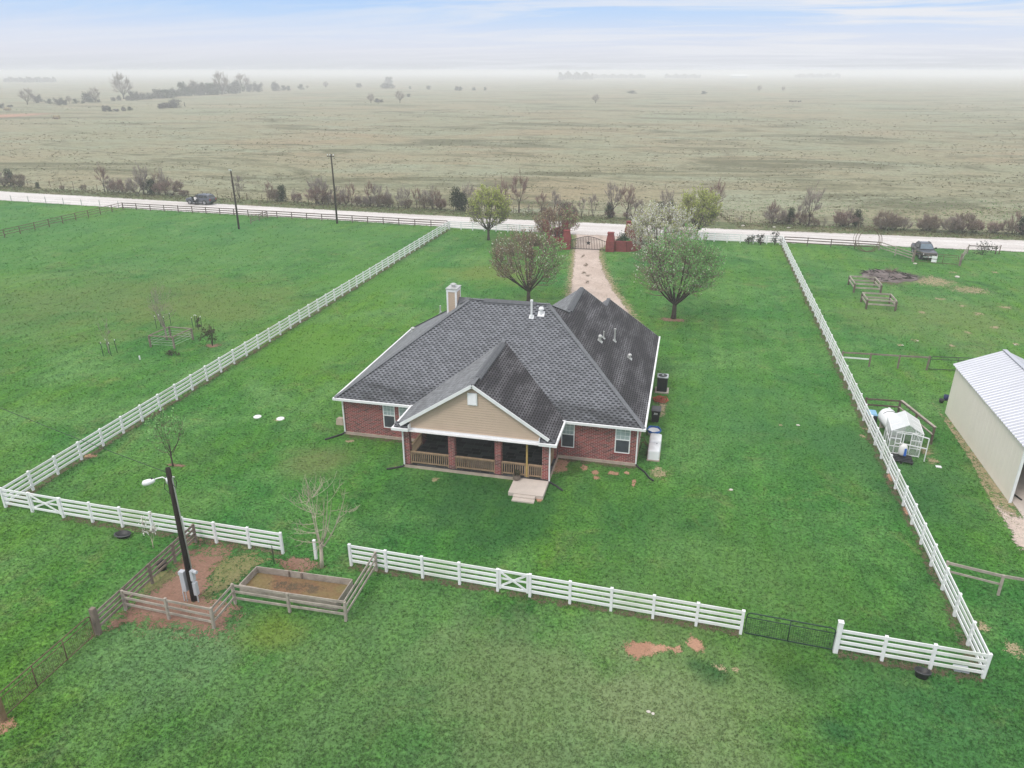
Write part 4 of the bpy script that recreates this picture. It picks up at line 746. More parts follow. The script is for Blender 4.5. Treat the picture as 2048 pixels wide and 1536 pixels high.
b = MB(); p0, p1 = Vector((-22.5, 25.7, 7.3)), G(0, 825, 6.6); far = p1 + (p1 - p0)*1.2 + Vector((0, 0, 1.3)); pts = []
for i in range(25):
    t = i/24; p = p0.lerp(far, t); p.z -= 4*t*(1 - t)*0.25; pts.append(p)
b.tube(pts, 0.014, 5); tag(b.build('overhead_wire', 'iron', smooth=True, org=tuple(p0)), 'thin twisted power wire leading from the dark light pole over the corner', 'wire')
# tubs and bucket
def tub(loc, label, rz, h=0.42, r=0.36):
    t = thing('feed_tub', label, 'tub', loc, None, rz); b = MB(); n = 20
    prof = [(r*0.82, 0), (r, h), (r*1.1, h), (r*1.1, h - 0.05), (r*1.03, h - 0.05), (r*1.04, h + 0.02), (r*0.9, h + 0.02), (r*0.74, 0.06)]
    b.lathe((0, 0, 0), prof, n, 0, 1.25, 0.85); b.build('tub', 'black', t, True)
    b = MB(); b.tube([(1.25*r*1.06*math.cos(i*math.pi/10), 0.85*r*1.06*math.sin(i*math.pi/10), h*0.95) for i in range(20)], 0.022, 5, closed=True); b.build('rim', 'blackgrey', t, True)
    return t
tub((-29.75, 29.62, 0), 'low black feed tub on the grass behind the white fence by the sapling', 0.1, 0.2)
tub((11.75, 28.45, 0), 'deep black feed tub on the grass near the front fence corner', -0.15, 0.36, 0.25)
b = MB(); b.lathe((0, 0, 0), [(0.2, 0), (0.26, 0.45), (0.28, 0.45), (0.25, 0.47), (0.2, 0.1)], 16); tag(b.build('bucket', 'black', smooth=True, at=(-25.6, 27.5, 0)), 'black bucket hanging low against the timber fence beside the light pole', 'bucket')
b = MB(); b.box(0, 0.6, 0, 0.3, 0, 0.16); tag(b.build('concrete_block', 'grey_metal', at=(13.25, 29.12, 0)), 'pale concrete block lying behind the lowest rail at the front fence corner', 'block')

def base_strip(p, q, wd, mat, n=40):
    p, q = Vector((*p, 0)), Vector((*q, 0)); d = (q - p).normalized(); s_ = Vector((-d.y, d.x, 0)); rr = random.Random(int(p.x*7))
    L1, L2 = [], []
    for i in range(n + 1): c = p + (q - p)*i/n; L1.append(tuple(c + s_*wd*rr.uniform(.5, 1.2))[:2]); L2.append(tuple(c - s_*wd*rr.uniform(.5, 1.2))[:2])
    strip('fence_litter_shade', L1, L2, mat, 0.0045 + 0.0002*next(PC)*0.1, wd*0.9)  # brown litter at the fence foot, doubling as painted contact shade
base_strip(A0, A1, 0.42, 'litter_shade', 70); base_strip(B0, B1, 0.42, 'litter_shade', 70); base_strip((-34.5, 30.5), (-20, 30.24), 0.35, 'litter_shade'); base_strip((-16, 30.1), (4.1, 29.45), 0.35, 'litter_shade'); base_strip((8.4, 29.2), (14.3, 29), 0.5, 'litter_shade')
# ------------------------------------------------------------------ trees
def bez(a, c, e, n): return [a*(1 - t)**2 + c*2*t*(1 - t) + e*t*t for t in (i/n for i in range(n + 1))]
def vase_tree(name, label, loc, seed, H, RX, th, tr, n1, n2, n3, mats, leaves, group=None, zlow=None, bark='bark', twig='twig', flat=1.0, tw=0.9, twr=0.012, lean=(0, 0), leafz=None, cat='tree', side=None, lsize=0.09, RZ=None, parent_parts=True, upb=0.8):
    """trunk forking into rising limbs, shoots and twigs inside an egg-shaped outline; leaves: list of (material, count per twig, test(p) or None)"""
    rr = np.random.default_rng(seed); zl = th if zlow is None else zlow; cz = (H + zl)/2; rz = (H - zl)/2
    tb = MB(); cb = MB(); top = np.array([lean[0], lean[1], th])
    if th > 0.15: tb.tube([Vector((0, 0, -0.1)), Vector((lean[0]*.3, lean[1]*.3, th*0.3)), Vector(top)], [tr*1.35, tr, tr*0.85], 9)
    def end(lo, hi, up=-0.5):
        while 1:
            v = rr.normal(size=3); v /= np.linalg.norm(v)
            if v[2] > up: break
        k = rr.uniform(lo, hi)
        return np.array([lean[0] + v[0]*RX*k, lean[1] + v[1]*RX*k*flat, cz + v[2]*rz*k])
    l1 = []; pool = []; pr = []
    for i in range(n1):
        e = end(0.5, 0.95, -0.15); s = top*(rr.uniform(0.75, 1.0) if th > 0.3 else 1.0) + (np.array([rr.normal()*0.06, rr.normal()*0.06, 0])); c = np.array([s[0] + (e[0] - s[0])*0.7, s[1] + (e[1] - s[1])*0.7, s[2] + (e[2] - s[2])*0.35])
        p = bez(s, c, e, 6); r0 = tr*rr.uniform(0.32, 0.55); tb.tube([Vector(x) for x in p], [r0*(1 - 0.85*k/6) for k in range(7)], 5, caps=False)
        for k in range(1, 6): pool.append(p[k]); pr.append(r0*(1 - 0.85*k/6))
    def level(n, pool, pr, lo, hi, b, sides, minr, segs, up):
        P = np.array(pool); PR = np.array(pr); np_, nr = [], []
        for i in range(n):
            e = end(lo, hi, up); d = np.linalg.norm(P - e, axis=1) + np.maximum(0, P[:, 2] - e[2] + 0.15)*2.5 + rr.uniform(0, 0.5, len(P)); j = int(np.argmin(d)); s = P[j]
            c = s + (e - s)*0.5 + np.array([(e[0] - s[0])*0.12, (e[1] - s[1])*0.12, -0.12*np.linalg.norm(e - s)])
            p = bez(s, c, e, segs); r0 = max(minr, PR[j]*0.62); b.tube([Vector(x) for x in p], [max(minr*0.6, r0*(1 - 0.7*k/segs)) for k in range(segs + 1)], sides, caps=False)
            for k in range(1, segs + 1): np_.append(p[k]); nr.append(max(minr, r0*(1 - 0.7*k/segs)))
        return np_, nr
    p2, r2 = level(n2, pool, pr, 0.55, 1.0, cb, 4, twr*1.6, 4, -0.75)
    P2 = np.array(p2); tips = []
    for i in range(n3):
        s = P2[rr.integers(len(P2))]; o = s - np.array([lean[0], lean[1], cz - rz*0.6]); o = o/ (np.linalg.norm(o) + 1e-6)
        d = o*0.8 + np.array([0, 0, upb]) + rr.normal(size=3)*0.42; d /= np.linalg.norm(d); ln = rr.uniform(0.45, 1.0)*tw
        m_ = s + d*ln*0.5 + rr.normal(size=3)*0.04; e = s + d*ln + np.array([0, 0, 0.05]); cb.tube([Vector(s), Vector(m_), Vector(e)], [twr, twr*0.85, twr*0.5], 3, caps=False); tips.append((s, e))
    nm = 1; mm = [twig]
    for (mat, cnt, test) in leaves:
        mm.append(mat); mi = nm; nm += 1
        for s, e in tips:
            k = int(cnt) + (rr.random() < cnt - int(cnt))
            for _ in range(k):
                p = s + (e - s)*rr.uniform(0.25, 1.08) + rr.normal(size=3)*0.05
                if test is not None and not test(p, rr): continue
                u = rr.normal(size=3); u /= np.linalg.norm(u); v = np.cross(u, rr.normal(size=3)); v /= np.linalg.norm(v); q = lsize*rr.uniform(0.6, 1.3)
                cb.face([p - u*q*0.5, p + v*q*0.32, p + u*q*0.5, p - v*q*0.32], mi)
    if not parent_parts: # one mesh
        off = len(tb.v); nm0 = len(mm); tb.mi = [nm0]*len(tb.mi); tb.f += [tuple(a + off for a in f) for f in cb.f]; tb.v += cb.v; tb.mi += cb.mi
        return tb.mesh(name, mm + [bark], smooth=False)
    root = thing(name, label, cat, loc, group, 0.0)
    if tb.f: tb.build('trunk' if th > 0.3 else 'stems', bark, root, True)
    cb.build('crown', mm, root); return root
pear = 'pear trees lining the drive'
def v2(x): return (x[0], x[1], 0)
vase_tree('pear_tree', 'round pear tree in yellow-green bud by the road near the white fence corner', v2(G(977, 480)), 11, 8.3, 3.5, 1.7, 0.2, 18, 420, 3200, None, [('leaf_yellow', 4.0, lambda p, r: r.random() < 0.15 + 0.75*np.clip((p[2] - 3.5)/4 + p[0]*0.10, 0, 1)), ('leaf_bud', 0.9, None)], pear, twig='twig_grey', zlow=1.4, tw=0.85, twr=0.015, lsize=0.23)
vase_tree('pear_tree', 'brown twiggy pear tree greening on one side, behind the house ridge', v2(G(1057, 604)), 12, 8.6, 4.7, 1.5, 0.22, 22, 480, 3300, None, [('leaf_green', 3.2, lambda p, r: r.random() < np.clip((p[0] - 0.8)*0.28, 0, 0.85)), ('leaf_bud', 0.3, None), ('leaf_brown', 0.8, lambda p, r: p[2] > 3 and p[0] < 1.5 and r.random() < 0.7), ('blossom', 0.12, None)], pear, tw=1.0, twr=0.012, lsize=0.18, zlow=1.7)
vase_tree('pear_tree', 'large pear tree with fresh green leaves standing alone on the lawn', v2(G(1347, 637)), 13, 9.4, 4.75, 1.75, 0.25, 22, 500, 3500, None, [('leaf_green', 4.2, lambda p, r: r.random() < np.clip(0.55 + p[0]*0.11 + (p[2] - 5)*0.07, 0.2, 0.97)), ('blossom', 0.5, lambda p, r: r.random() < np.clip(0.5 - p[0]*0.08, 0.1, 1)), ('leaf_bud', 0.25, None)], pear, tw=1.0, twr=0.012, lsize=0.18, zlow=2.0)
vase_tree('pear_tree', 'white blossoming pear tree half hidden behind the green one', v2(G(1318, 548)), 14, 9.1, 4.7, 1.7, 0.25, 20, 420, 2700, None, [('blossom', 4.0, lambda p, r: r.random() < 0.75), ('leaf_yellow', 2.0, lambda p, r: p[2] > 5.0 and r.random() < .7), ('leaf_bud', 1.0, None)], pear, twig='twig_grey', tw=1.0, twr=0.012, lsize=0.18, zlow=2.2)
vase_tree('pear_tree', 'round pear tree in yellow-green bud behind the white blossoming tree', v2(G(1392, 480)), 15, 7.9, 3.35, 1.7, 0.2, 18, 420, 3000, None, [('leaf_yellow', 4.0, lambda p, r: r.random() < 0.2 + 0.75*np.clip((p[2] - 3)/4, 0, 1)), ('leaf_bud', 0.9, None)], pear, twig='twig_grey', zlow=1.3, tw=0.85, twr=0.015, lsize=0.23)
vase_tree('ornamental_bush', 'rusty brown upright bush covering the left brick gate pillars', (-19.4, 112.2, 0), 16, 5.6, 3.6, 0.3, 0.12, 14, 150, 1500, None, [('leaf_brown', 1.3, lambda p, r: r.random() < 0.7), ('leaf_bud', 0.6, None), ('leaf_green', 0.8, lambda p, r: p[0] > 1.0 and r.random() < .6)], None, twig='twig_red', tw=1.1, twr=0.015, lsize=0.22, zlow=0.8, cat='bush', upb=1.3)
pl = (-17.42, 29.62, 0)
vase_tree('bare_tree', 'bare pale tree with spreading branches beside the lone white post', pl, 21, 5.5, 1.95, 1.5, 0.10, 7, 36, 190, None, [], None, bark='bark_pale', twig='twig_pale', tw=0.6, twr=0.009, zlow=1.5, lean=(0.05, 0.1), upb=0.3)
vase_tree('young_tree', 'slim young tree in fresh green leaf inside the white fence corner', v2(G(346, 932)), 22, 4.1, 1.3, 1.0, 0.055, 8, 60, 300, None, [('leaf_green', 4.0, lambda p, r: r.random() < 0.3 + 0.6*(p[2] > 1.9))], None, tw=0.45, twr=0.008, lsize=0.15, zlow=1.0, upb=1.4)
vase_tree('young_tree', 'small sapling with white blossom in front of the white fence by the pole', v2(G(307, 1096)), 23, 2.4, 0.42, 0.6, 0.025, 4, 14, 60, None, [('blossom', 2.2, lambda p, r: p[2] > 1.0)], None, tw=0.3, twr=0.006, lsize=0.13, zlow=0.6, bark='twig_pale', upb=1.2)
vase_tree('bare_tree', 'bare grey tree growing through the square paddock pen', (-49.0, 59.6, 0), 24, 5.8, 1.6, 1.5, 0.085, 6, 46, 260, None, [('leaf_bud', 0.6, None)], None, bark='twig_grey', twig='twig_grey', tw=0.6, twr=0.007, lsize=0.07, zlow=1.6, upb=0.9)
vase_tree('young_tree', 'thin leafless sapling standing between four green stakes', v2(G(219, 708)), 25, 3.8, 0.7, 1.0, 0.03, 4, 16, 80, None, [], None, bark='twig_grey', twig='twig_grey', tw=0.45, twr=0.006, zlow=1.2, upb=0.9)
def shrub(name, label, loc, h, r, n, mat, seed, group=None, lsize=0.11, stem='bark', cat='shrub', cone=0.0, lo=0.1):
    rr = np.random.default_rng(seed); root = thing(name, label, cat, loc, group, 0.0); b = MB()
    for i in range(7):
        t = rr.uniform(0, 6.28); k = rr.uniform(0.2, 0.7)*r; b.tube([Vector((0, 0, -0.05)), Vector((k*0.4*math.cos(t), k*0.4*math.sin(t), h*0.4)), Vector((k*math.cos(t), k*math.sin(t), h*rr.uniform(0.6, 0.9)))], [0.02*h**0.5, 0.013*h**0.5, 0.006], 4, caps=False)
    b.build('stems', stem, root); b = MB(); blobs = [np.array([rr.normal()*r*0.42, rr.normal()*r*0.42, rr.uniform(lo, 0.92)*h]) for _ in range(max(6, n//40))]
    for i in range(n):
        c = blobs[rr.integers(len(blobs))]; k = 1 - cone*c[2]/h; p = np.array([c[0]*k, c[1]*k, c[2]]) + rr.normal(size=3)*r*0.17; p[2] = max(0.05, p[2])
        u = rr.normal(size=3); u /= np.linalg.norm(u); v = np.cross(u, rr.normal(size=3)); v /= np.linalg.norm(v); q = lsize*rr.uniform(0.6, 1.4); b.face([p - u*q*0.5, p + v*q*0.35, p + u*q*0.5, p - v*q*0.35])
    b.build('foliage', mat, root); return root
shrub('shrub', 'tall bronze leafy shrub by the white fence, right of the paddock pen', v2(G(425, 692)), 2.3, 0.75, 480, 'leaf_bronze', 31, lsize=0.13)
shrub('shrub', 'low bronze shrub at the near corner of the paddock pen', v2(G(344, 711)), 0.75, 0.5, 260, 'leaf_bronze', 32, lsize=0.11)
shrub('shrub', 'narrow dark shrub fenced in by four green stakes', v2(G(397, 660)), 1.5, 0.35, 240, 'leaf_bronze', 33, lsize=0.12)
for i, (px, py, h, r) in enumerate(((1497, 489, 1.9, 0.95), (1521, 490, 1.7, 0.8), (1549, 490, 2.1, 0.95))):
    shrub('shrub', ('loose grey-green shrub by the white road fence, nearest the blossoming tree', 'loose grey-green shrub by the white road fence, middle of the three', 'loose grey-green shrub against the white fence corner at the road')[i], v2(G(px, py)), h, r, 330, 'leaf_dark', 40 + i, 'shrubs at the white fence corner', lsize=0.16)
shrub('juniper', 'dark green juniper bush behind the low brick gate wall', (-9.3, 111.6, 0), 2.0, 1.15, 1100, 'leaf_juniper', 45, lsize=0.2, cat='bush')
shrub('shrub', 'brushy weeds tangled in the short rail fence past the truck gate', v2(G(1965, 508)), 1.8, 1.9, 420, 'leaf_dark', 46, lsize=0.17)

# ------------------------------------------------------------------ paddock on the left
pen = thing('tree_pen', 'square timber pen with wire strands round the bare paddock tree', 'tree guard', (-47.8, 58.6, 0))
pc = [(-49.15, 57.4), (-46.7, 57.6), (-46.5, 60.2), (-49.0, 60.2)]
for x, y in pc: b = MB(); b.box(x - .07, x + .07, y - .07, y + .07, 0, 1.12); b.build('post', 'wood', pen)
for i in range(4): b = MB(); b.bar((*pc[i], 1.16), (*pc[(i + 1) % 4], 1.16), 0.14, 0.06); b.build('rail', 'wood', pen)
b = MB()
for zz in (0.3, 0.55, 0.8): b.tube([(*p, zz) for p in pc], 0.012, 4, closed=True)
b.build('wire', 'galv', pen)
def stakes(l, what, seed):
    names = ('front', 'front', 'back', 'back')
    for i, (px, py) in enumerate(l):
        rr = random.Random(seed + i); b = MB(); b.tube([(0, 0, -0.1), (rr.uniform(-.05, .05), rr.uniform(-.05, .05), 1.25)], 0.028, 5); b.tube([(rr.uniform(-.05, .05), 0, 1.25), (rr.uniform(-.05, .05), 0, 1.38)], 0.03, 5, 1)
        tag(b.build('metal_stake', ['green_steel', 'white_paint'], at=v2(G(px, py))), f'green metal stake, {ORDW[i]} from the left of four around {what}', 'stake', 'stakes around paddock plants')
stakes([(207, 712), (217, 705.5), (223, 712.5), (235, 706)], 'the thin leafless sapling', 1)
stakes([(313.5, 657), (322, 654), (331, 658), (342.5, 651)], 'the spot behind the square pen', 11)
stakes([(387, 659.5), (392, 655), (395.5, 655), (404, 658)], 'the narrow dark shrub', 21)
b = MB(); b.lathe((0, 0, 0), [(0.06, 0), (0.06, 0.3), (0.075, 0.3), (0.07, 0.36)], 8); tag(b.build('standpipe', 'white_paint', at=v2(G(280, 719))), 'short white pipe stub sticking out of the paddock grass', 'pipe')
W3b = (0.42, 0.80, 1.18)
kb = dict(wd=0.11, h=1.25, rail=(0.04, 0.13), cap=False, raw=True)
fence('rail_fence', 'brown three-rail fence along the road past the two utility poles', 'fence', [(-105.5, 123.2), (-90, 122.6), (-60, 120.9), (-39.4, 119.9)], W3b, 'wood_dark', step=2.9, **kb)
fence('rail_fence', 'brown three-rail fence along the road in front of the wire hoops', 'fence', [(14.6, 119.2), (27.9, 118.6)], W3b, 'wood_dark', step=3.3, **kb)
fence('rail_fence', 'pale weathered three-rail fence running from the hoops to the truck gate', 'fence', [(27.9, 118.5), (30.9, 111.9)], W3b, 'wood_pale', step=3.0, **kb)
fence('rail_fence', 'pale weathered three-rail fence flaring off the far side of the truck gate', 'fence', [(36.5, 110.85), (39.9, 119.0)], W3b, 'wood_pale', step=4.2, **kb)
fence('rail_fence', 'short single-rail fence tangled with weeds by the truck gate', 'fence', [(40.0, 119.2), (43.7, 119.4)], (1.1,), 'wood_dark', step=3.7, **kb)
pf = fence('pipe_fence', 'old brown pipe fence slanting across the grass from the road corner', 'fence', [(-105.5, 123.3), (-105.6, 96.4), (-105.4, 80)], (0.45, 0.85, 1.25), 'rust', wd=0.1, h=1.3, step=3.0, rail=(0.08, 0.08), cap=False, raw=True)
fence('rail_fence', 'short pale gate-like fence jutting from the brown road fence between utility poles', 'fence', [(-73.6, 115.5), (-73.7, 121.2)], W3b, 'wood', step=2.9, **kb)
fence('wire_fence', 'sparse wire fence with thin posts along the road past the pipe fence', 'fence', [(-107, 123.9), (-170, 128.8)], (0.5, 1.0), 'galv', wd=0.09, h=1.35, step=4.5, rail=(0.015, 0.015), cap=False, raw=True)
fence('wire_fence', 'sparse wire fence with timber posts along the road right of the truck', 'fence', [(44.2, 119.5), (75, 120.4)], (0.5, 1.0), 'rust', wd=0.09, h=1.35, step=6.5, rail=(0.015, 0.015), cap=False, raw=True)
fence('wire_fence', 'field fence of thin posts and wire along the hedgerow beyond the road', 'fence', [(-150, 146.5), (-110, 140.2), (-60, 137.0), (0, 135.8), (60, 136.8)], (0.4, 0.8, 1.15), 'rust', wd=0.08, h=1.3, step=3.6, rail=(0.012, 0.012), cap=False, raw=True)
for (x, y, h, lb, ins) in ((-73.17, 111.09, 9.6, 'shorter bare utility pole standing in the left paddock near the road', 1), (-59.3, 119.4, 11.6, 'taller utility pole with white insulators beside the brown road fence', 2)):
    u = thing('utility_pole', lb, 'utility pole', (x, y, 0)); b = MB(); b.tube([(x, y, -0.2), (x + .05, y, h*.5), (x, y, h)], [0.17, 0.145, 0.115], 10); b.build('pole', 'pole2', u, True)
    if ins == 2:
        b = MB(); b.bar((x - 0.65, y - .16, h - 0.35), (x + 0.65, y - .16, h - 0.35), 0.1, 0.12); b.build('crossarm', 'pole2', u)
    for dx in ((-0.15, 0.15) if ins == 1 else (-0.55, -0.1, 0.5)):
        b = MB(); b.lathe((x + dx, y - .16, h - (0.26 if ins == 2 else 0.15)), [(0.05, 0), (0.1, 0.03), (0.06, 0.1), (0.1, 0.14), (0.05, 0.24)], 8); b.build('insulator', 'white_gloss', u, True)
# ------------------------------------------------------------------ entrance
def pillar(name, label, x, y, wd, h):
    t = thing(name, label, 'pillar', (x, y, 0), 'brick gate pillars'); b = MB(); e = wd/2
    b.box(x - e, x + e, y - e, y + e, 0, h*0.56); b.build('base', 'brick_red', t)
    b = MB(); b.hexa([(x - e*.95, y - e*.95, h*.56), (x + e*.95, y - e*.95, h*.56), (x + e*.95, y + e*.95, h*.56), (x - e*.95, y + e*.95, h*.56), (x - e*.66, y - e*.66, h*.95), (x + e*.66, y - e*.66, h*.95), (x + e*.66, y + e*.66, h*.95), (x - e*.66, y + e*.66, h*.95)]); b.build('shaft', 'brick_red', t)
    b = MB(); b.box(x - e*.76, x + e*.76, y - e*.76, y + e*.76, h*.95, h); b.build('capstone', 'brick_red', t)
pillar('brick_pillar', 'tapered red brick pillar hinging the star gate beside the low red wall', -10.75, 108.8, 1.25, 2.75)
pillar('brick_pillar', 'tapered red brick pillar by the road behind the dark juniper', -8.95, 119.0, 1.2, 2.6)
pillar('brick_pillar', 'red brick pillar at the latch end of the star gate, behind leaves', -17.25, 108.9, 1.25, 2.75)
pillar('brick_pillar', 'rusty brick pillar by the road above the brown bush', -19.0, 118.6, 1.3, 2.9)
pillar('brick_pillar', 'half hidden brick pillar behind the brown bush, nearest the white road fence', -22.3, 118.5, 1.2, 2.3)
def wallpath(label, pts, h):
    b = MB(); o = pts[0]
    for a, c in zip(pts, pts[1:]): b.bar((a[0] - o[0], a[1] - o[1], h/2), (c[0] - o[0], c[1] - o[1], h/2), 0.3, h)
    tag(b.build('brick_wall', 'brick_red', at=(*o, 0)), label, 'wall')
wallpath('low curved red brick wall from the gate pillar round the dark juniper', [(-10.1, 108.75), (-8.4, 108.8), (-7.1, 109.6), (-6.4, 111.5), (-6.6, 114.5), (-7.6, 117.2), (-8.5, 118.7)], 1.55)
wallpath('low curved brick wall hidden behind the rusty bush at the gate', [(-17.9, 108.9), (-19.6, 109.3), (-20.6, 111.0), (-20.8, 114), (-20.0, 117.0), (-19.4, 118.2)], 1.55)
sg = thing('entrance_gate', 'black arched iron driveway gate with a star in its centre', 'gate', (-14.0, 108.85, 0)); gx0, gx1, gy = -16.6, -11.42, 108.85
def arch(x): t = (x - (gx0 + gx1)/2)/((gx1 - gx0)/2); return 1.35 + 0.62*max(0, math.cos(t*math.pi/2))**1.3
b = MB(); b.tube([(gx0 + (gx1 - gx0)*i/24, gy, arch(gx0 + (gx1 - gx0)*i/24)) for i in range(25)], 0.045, 6); b.tube([(gx0, gy, 0.12), (gx1, gy, 0.12)], 0.045, 6); b.tube([(gx0, gy, 0.1), (gx0, gy, 1.36)], 0.045, 6); b.tube([(gx1, gy, 0.1), (gx1, gy, 1.36)], 0.045, 6); b.build('frame', 'iron', sg)
b = MB()
for i in range(1, 22): x = gx0 + (gx1 - gx0)*i/22; b.bar((x, gy, 0.12), (x, gy, arch(x)), 0.06, 0.06)
b.build('bars', 'iron', sg)
b = MB(); sp = []
for i in range(10): r_ = 0.40 if i % 2 == 0 else 0.16; t = math.pi/2 + i*math.pi/5; sp.append((-14.0 + r_*math.cos(t), r_*math.sin(t) + 1.05))
n = 10; b.idx([(x, gy - 0.07, zz) for x, zz in sp] + [(x, gy - 0.045, zz) for x, zz in sp], [tuple(range(10)), tuple(range(10, 20))[::-1]] + [(i, i + 10, (i + 1) % 10 + 10, (i + 1) % 10) for i in range(10)]); b.build('star', 'iron', sg)
# ------------------------------------------------------------------ right paddock
def frame_guard(x0, x1, y0, y1, label):
    t = thing('tree_guard', label, 'tree guard', ((x0 + x1)/2, (y0 + y1)/2, 0), 'empty timber frames by the burn pile'); c = [(x0, y0), (x1, y0), (x1, y1), (x0, y1)]
    for x, y in c: b = MB(); b.box(x - .09, x + .09, y - .09, y + .09, 0, 1.05); b.build('leg', 'wood_dark', t)
    for zz in (0.6, 1.08):
        for i in range(4): b = MB(); b.bar((*c[i], zz), (*c[(i + 1) % 4], zz), 0.09, 0.17); b.build('rail', 'wood_pale', t)
frame_guard(20.1, 23.05, 93.3, 96.9, 'empty timber frame on legs, nearer the burn pile')
frame_guard(20.2, 23.2, 86.4, 89.3, 'empty timber frame on legs, nearer the white fence')
bp = thing('burn_pile', 'grey ash burn pile with charred sticks in the right paddock', 'burn pile', (26, 102.5, 0))
b = MB()
rr = random.Random(5)
for i in range(90):
    a = rr.uniform(0, 6.28); r_ = rr.uniform(0, 1)**0.6*2.6; x, y = 25.6 + r_*math.cos(a)*1.15, 102.4 + r_*math.sin(a); t = rr.uniform(0, 6.28); ln = rr.uniform(0.3, 1.3); zz = 0.12 + rr.uniform(0, 0.35)*max(0, 1 - r_/3)
    b.tube([(x, y, zz), (x + ln*math.cos(t), y + ln*math.sin(t), zz + rr.uniform(-.08, .35))], [0.06, 0.03], 4)
b.build('charred_stick', 'charred', bp)
b = MB(); nn = 26; vs_ = [(25.7, 102.5, 0.45)]
for k, (kr, kz) in enumerate(((0.4, 0.36), (0.75, 0.16), (1.0, 0.02))):
    for i in range(nn): a = i*2*math.pi/nn; q = rr.uniform(0.85, 1.15); vs_.append((25.7 + 3.2*kr*q*math.cos(a), 102.5 + 3.3*kr*q*math.sin(a), kz*rr.uniform(0.6, 1.4)))
fs = [(0, 1 + i, 1 + (i + 1) % nn) for i in range(nn)] + [(1 + k*nn + i, 1 + (k + 1)*nn + i, 1 + (k + 1)*nn + (i + 1) % nn, 1 + k*nn + (i + 1) % nn) for k in range(2) for i in range(nn)]
b.idx(vs_, fs); b.build('ash_heap', plain('ash_grey', (0.15, 0.122, 0.118), 0.95, 0.5, 1.5, bmp=0.5, var2=(0.10, 0.075, 0.07)), bp)
b = MB()
for i in range(60): a = rr.uniform(0, 6.28); b.tube([(26.3, 103.2, 0.3), (26.3 + rr.uniform(-.9, .9), 103.2 + rr.uniform(-.7, .7), rr.uniform(0.5, 1.0))], 0.015, 3)
b.build('brush', 'twig', bp)
b = MB()
for k, (dx, dy, rd) in enumerate(((0, 0, 1.72), (0.3, 0.15, 1.6), (-0.28, 0.3, 1.74), (0.15, 0.45, 1.5), (-0.1, 0.5, 1.62))):
    b.tube([(dx + rd*math.cos(t), dy + 0.5*rd*(0.5 + 0.5*math.sin(t)), rd + rd*math.sin(t)) for t in (i*math.pi/20 for i in range(40))], 0.026, 5, closed=True)
tag(b.build('wire_hoops', 'rust', smooth=True, at=(26.0, 116.9, 0)), 'tall stack of brown metal hoops leaning upright against the road fence', 'hoops')
tg = wire_gate('pipe_gate', 'rusty pipe gate with two white signs in front of the dark truck', (31.0, 111.9), (36.3, 110.9), 1.3, 'rust', nv=2, mesh=False, r=0.035)
for zz, lb in ((0.85, 'upper'), (0.38, 'lower')):
    b = MB(); p = Vector((33.45, 111.35, zz)); b.bar(p + Vector((-0.32, 0.0, 0)), p + Vector((0.32, -0.12, 0)), 0.02, 0.38); b.build('sign', 'sign', tg)
for x, y, lb in ((30.95, 111.75, 'thick weathered gate post holding the pale rails in front of the truck'), (36.55, 110.7, 'thick weathered gate post at the latch end of the truck gate')):
    b = MB(); b.tube([(0, 0, -.1), (0.03, 0, 1.65)], [0.16, 0.13], 9); tag(b.build('gate_post', 'wood', at=(x, y, 0)), lb, 'post')
fence('wood_fence', 'single-rail wooden fence stub between the white fence and the tube gate', 'fence', [(14.6, 67.6), (21.8, 68.0)], (1.2,), 'wood', wd=0.12, h=1.3, step=2.4, rail=(0.05, 0.14), cap=False, raw=True)
b = MB(); b.bar((0, 0, 0.75), (2.05, 0.08, 0.72), 0.04, 0.12); tag(b.build('loose_rail', 'white_paint', at=(14.8, 67.6, 0)), 'pale lower board nailed between the white fence and first wooden post', 'rail')
wire_gate('tube_gate', 'dark tube gate between the wooden fence stub and the shed', (21.95, 68.0), (26.5, 68.5), 1.3, 'iron', nv=1, mesh=False, r=0.03)
fence('wood_fence', 'brown two-post wooden fence stub leaving the white fence at the picture edge', 'fence', [(14.6, 35.9), (17.0, 35.35), (22, 35.0)], (1.15,), 'wood_pale', wd=0.12, h=1.25, step=2.4, rail=(0.05, 0.15), cap=False, raw=True)
b = MB(); b.bar((0, 0, 0.7), (2.25, -0.5, 0.66), 0.04, 0.11); tag(b.build('loose_rail', 'wood_pale', at=(14.7, 35.85, 0)), 'pale lower board of the wooden stub by the front fence corner', 'rail')
# enclosure with propane tank and little greenhouse
en = fence('wood_fence', 'dark-posted wooden rail enclosure around the white tank and greenhouse', 'fence', [(14.6, 57.0), (17.05, 57.15), (18.25, 52.6)], (0.75, 1.25), 'wood_dark', wd=0.13, h=1.35, step=2.35, rail=(0.05, 0.12), cap=False, raw=True)
b = MB(); b.bar((17.1, 57.1, 1.33), (18.3, 52.6, 1.33), 0.16, 0.05); b.bar((17.0, 57.0, 0.8), (18.2, 52.55, 0.8), 0.1, 0.05); b.build('pale_rail', 'wood_pale', en)
tk = thing('propane_tank', 'white horizontal gas tank lying behind the small greenhouse', 'tank', (15.9, 55.0, 0)); b = MB(); prof = [(0.05, 0), (0.35, 0.05), (0.55, 0.18), (0.62, 0.36), (0.62, 2.3), (0.55, 2.48), (0.35, 2.6), (0.05, 2.65)]
b2 = MB(); b2.lathe((0, 0, 0), prof, 22); tilt = Matrix.Translation((15.6, 55.2, 0.85)) @ Matrix.Rotation(R(90), 4, 'X') @ Matrix.Rotation(0.0, 4, 'Z'); rot = Matrix.Rotation(R(8), 4, 'Z'); b2.v = [tuple(Matrix.Translation((15.6, 55.2, 0.9)) @ rot @ Matrix.Rotation(R(90), 4, 'X') @ Vector(v)) for v in b2.v]; b2.build('shell', 'white_gloss', tk, True)
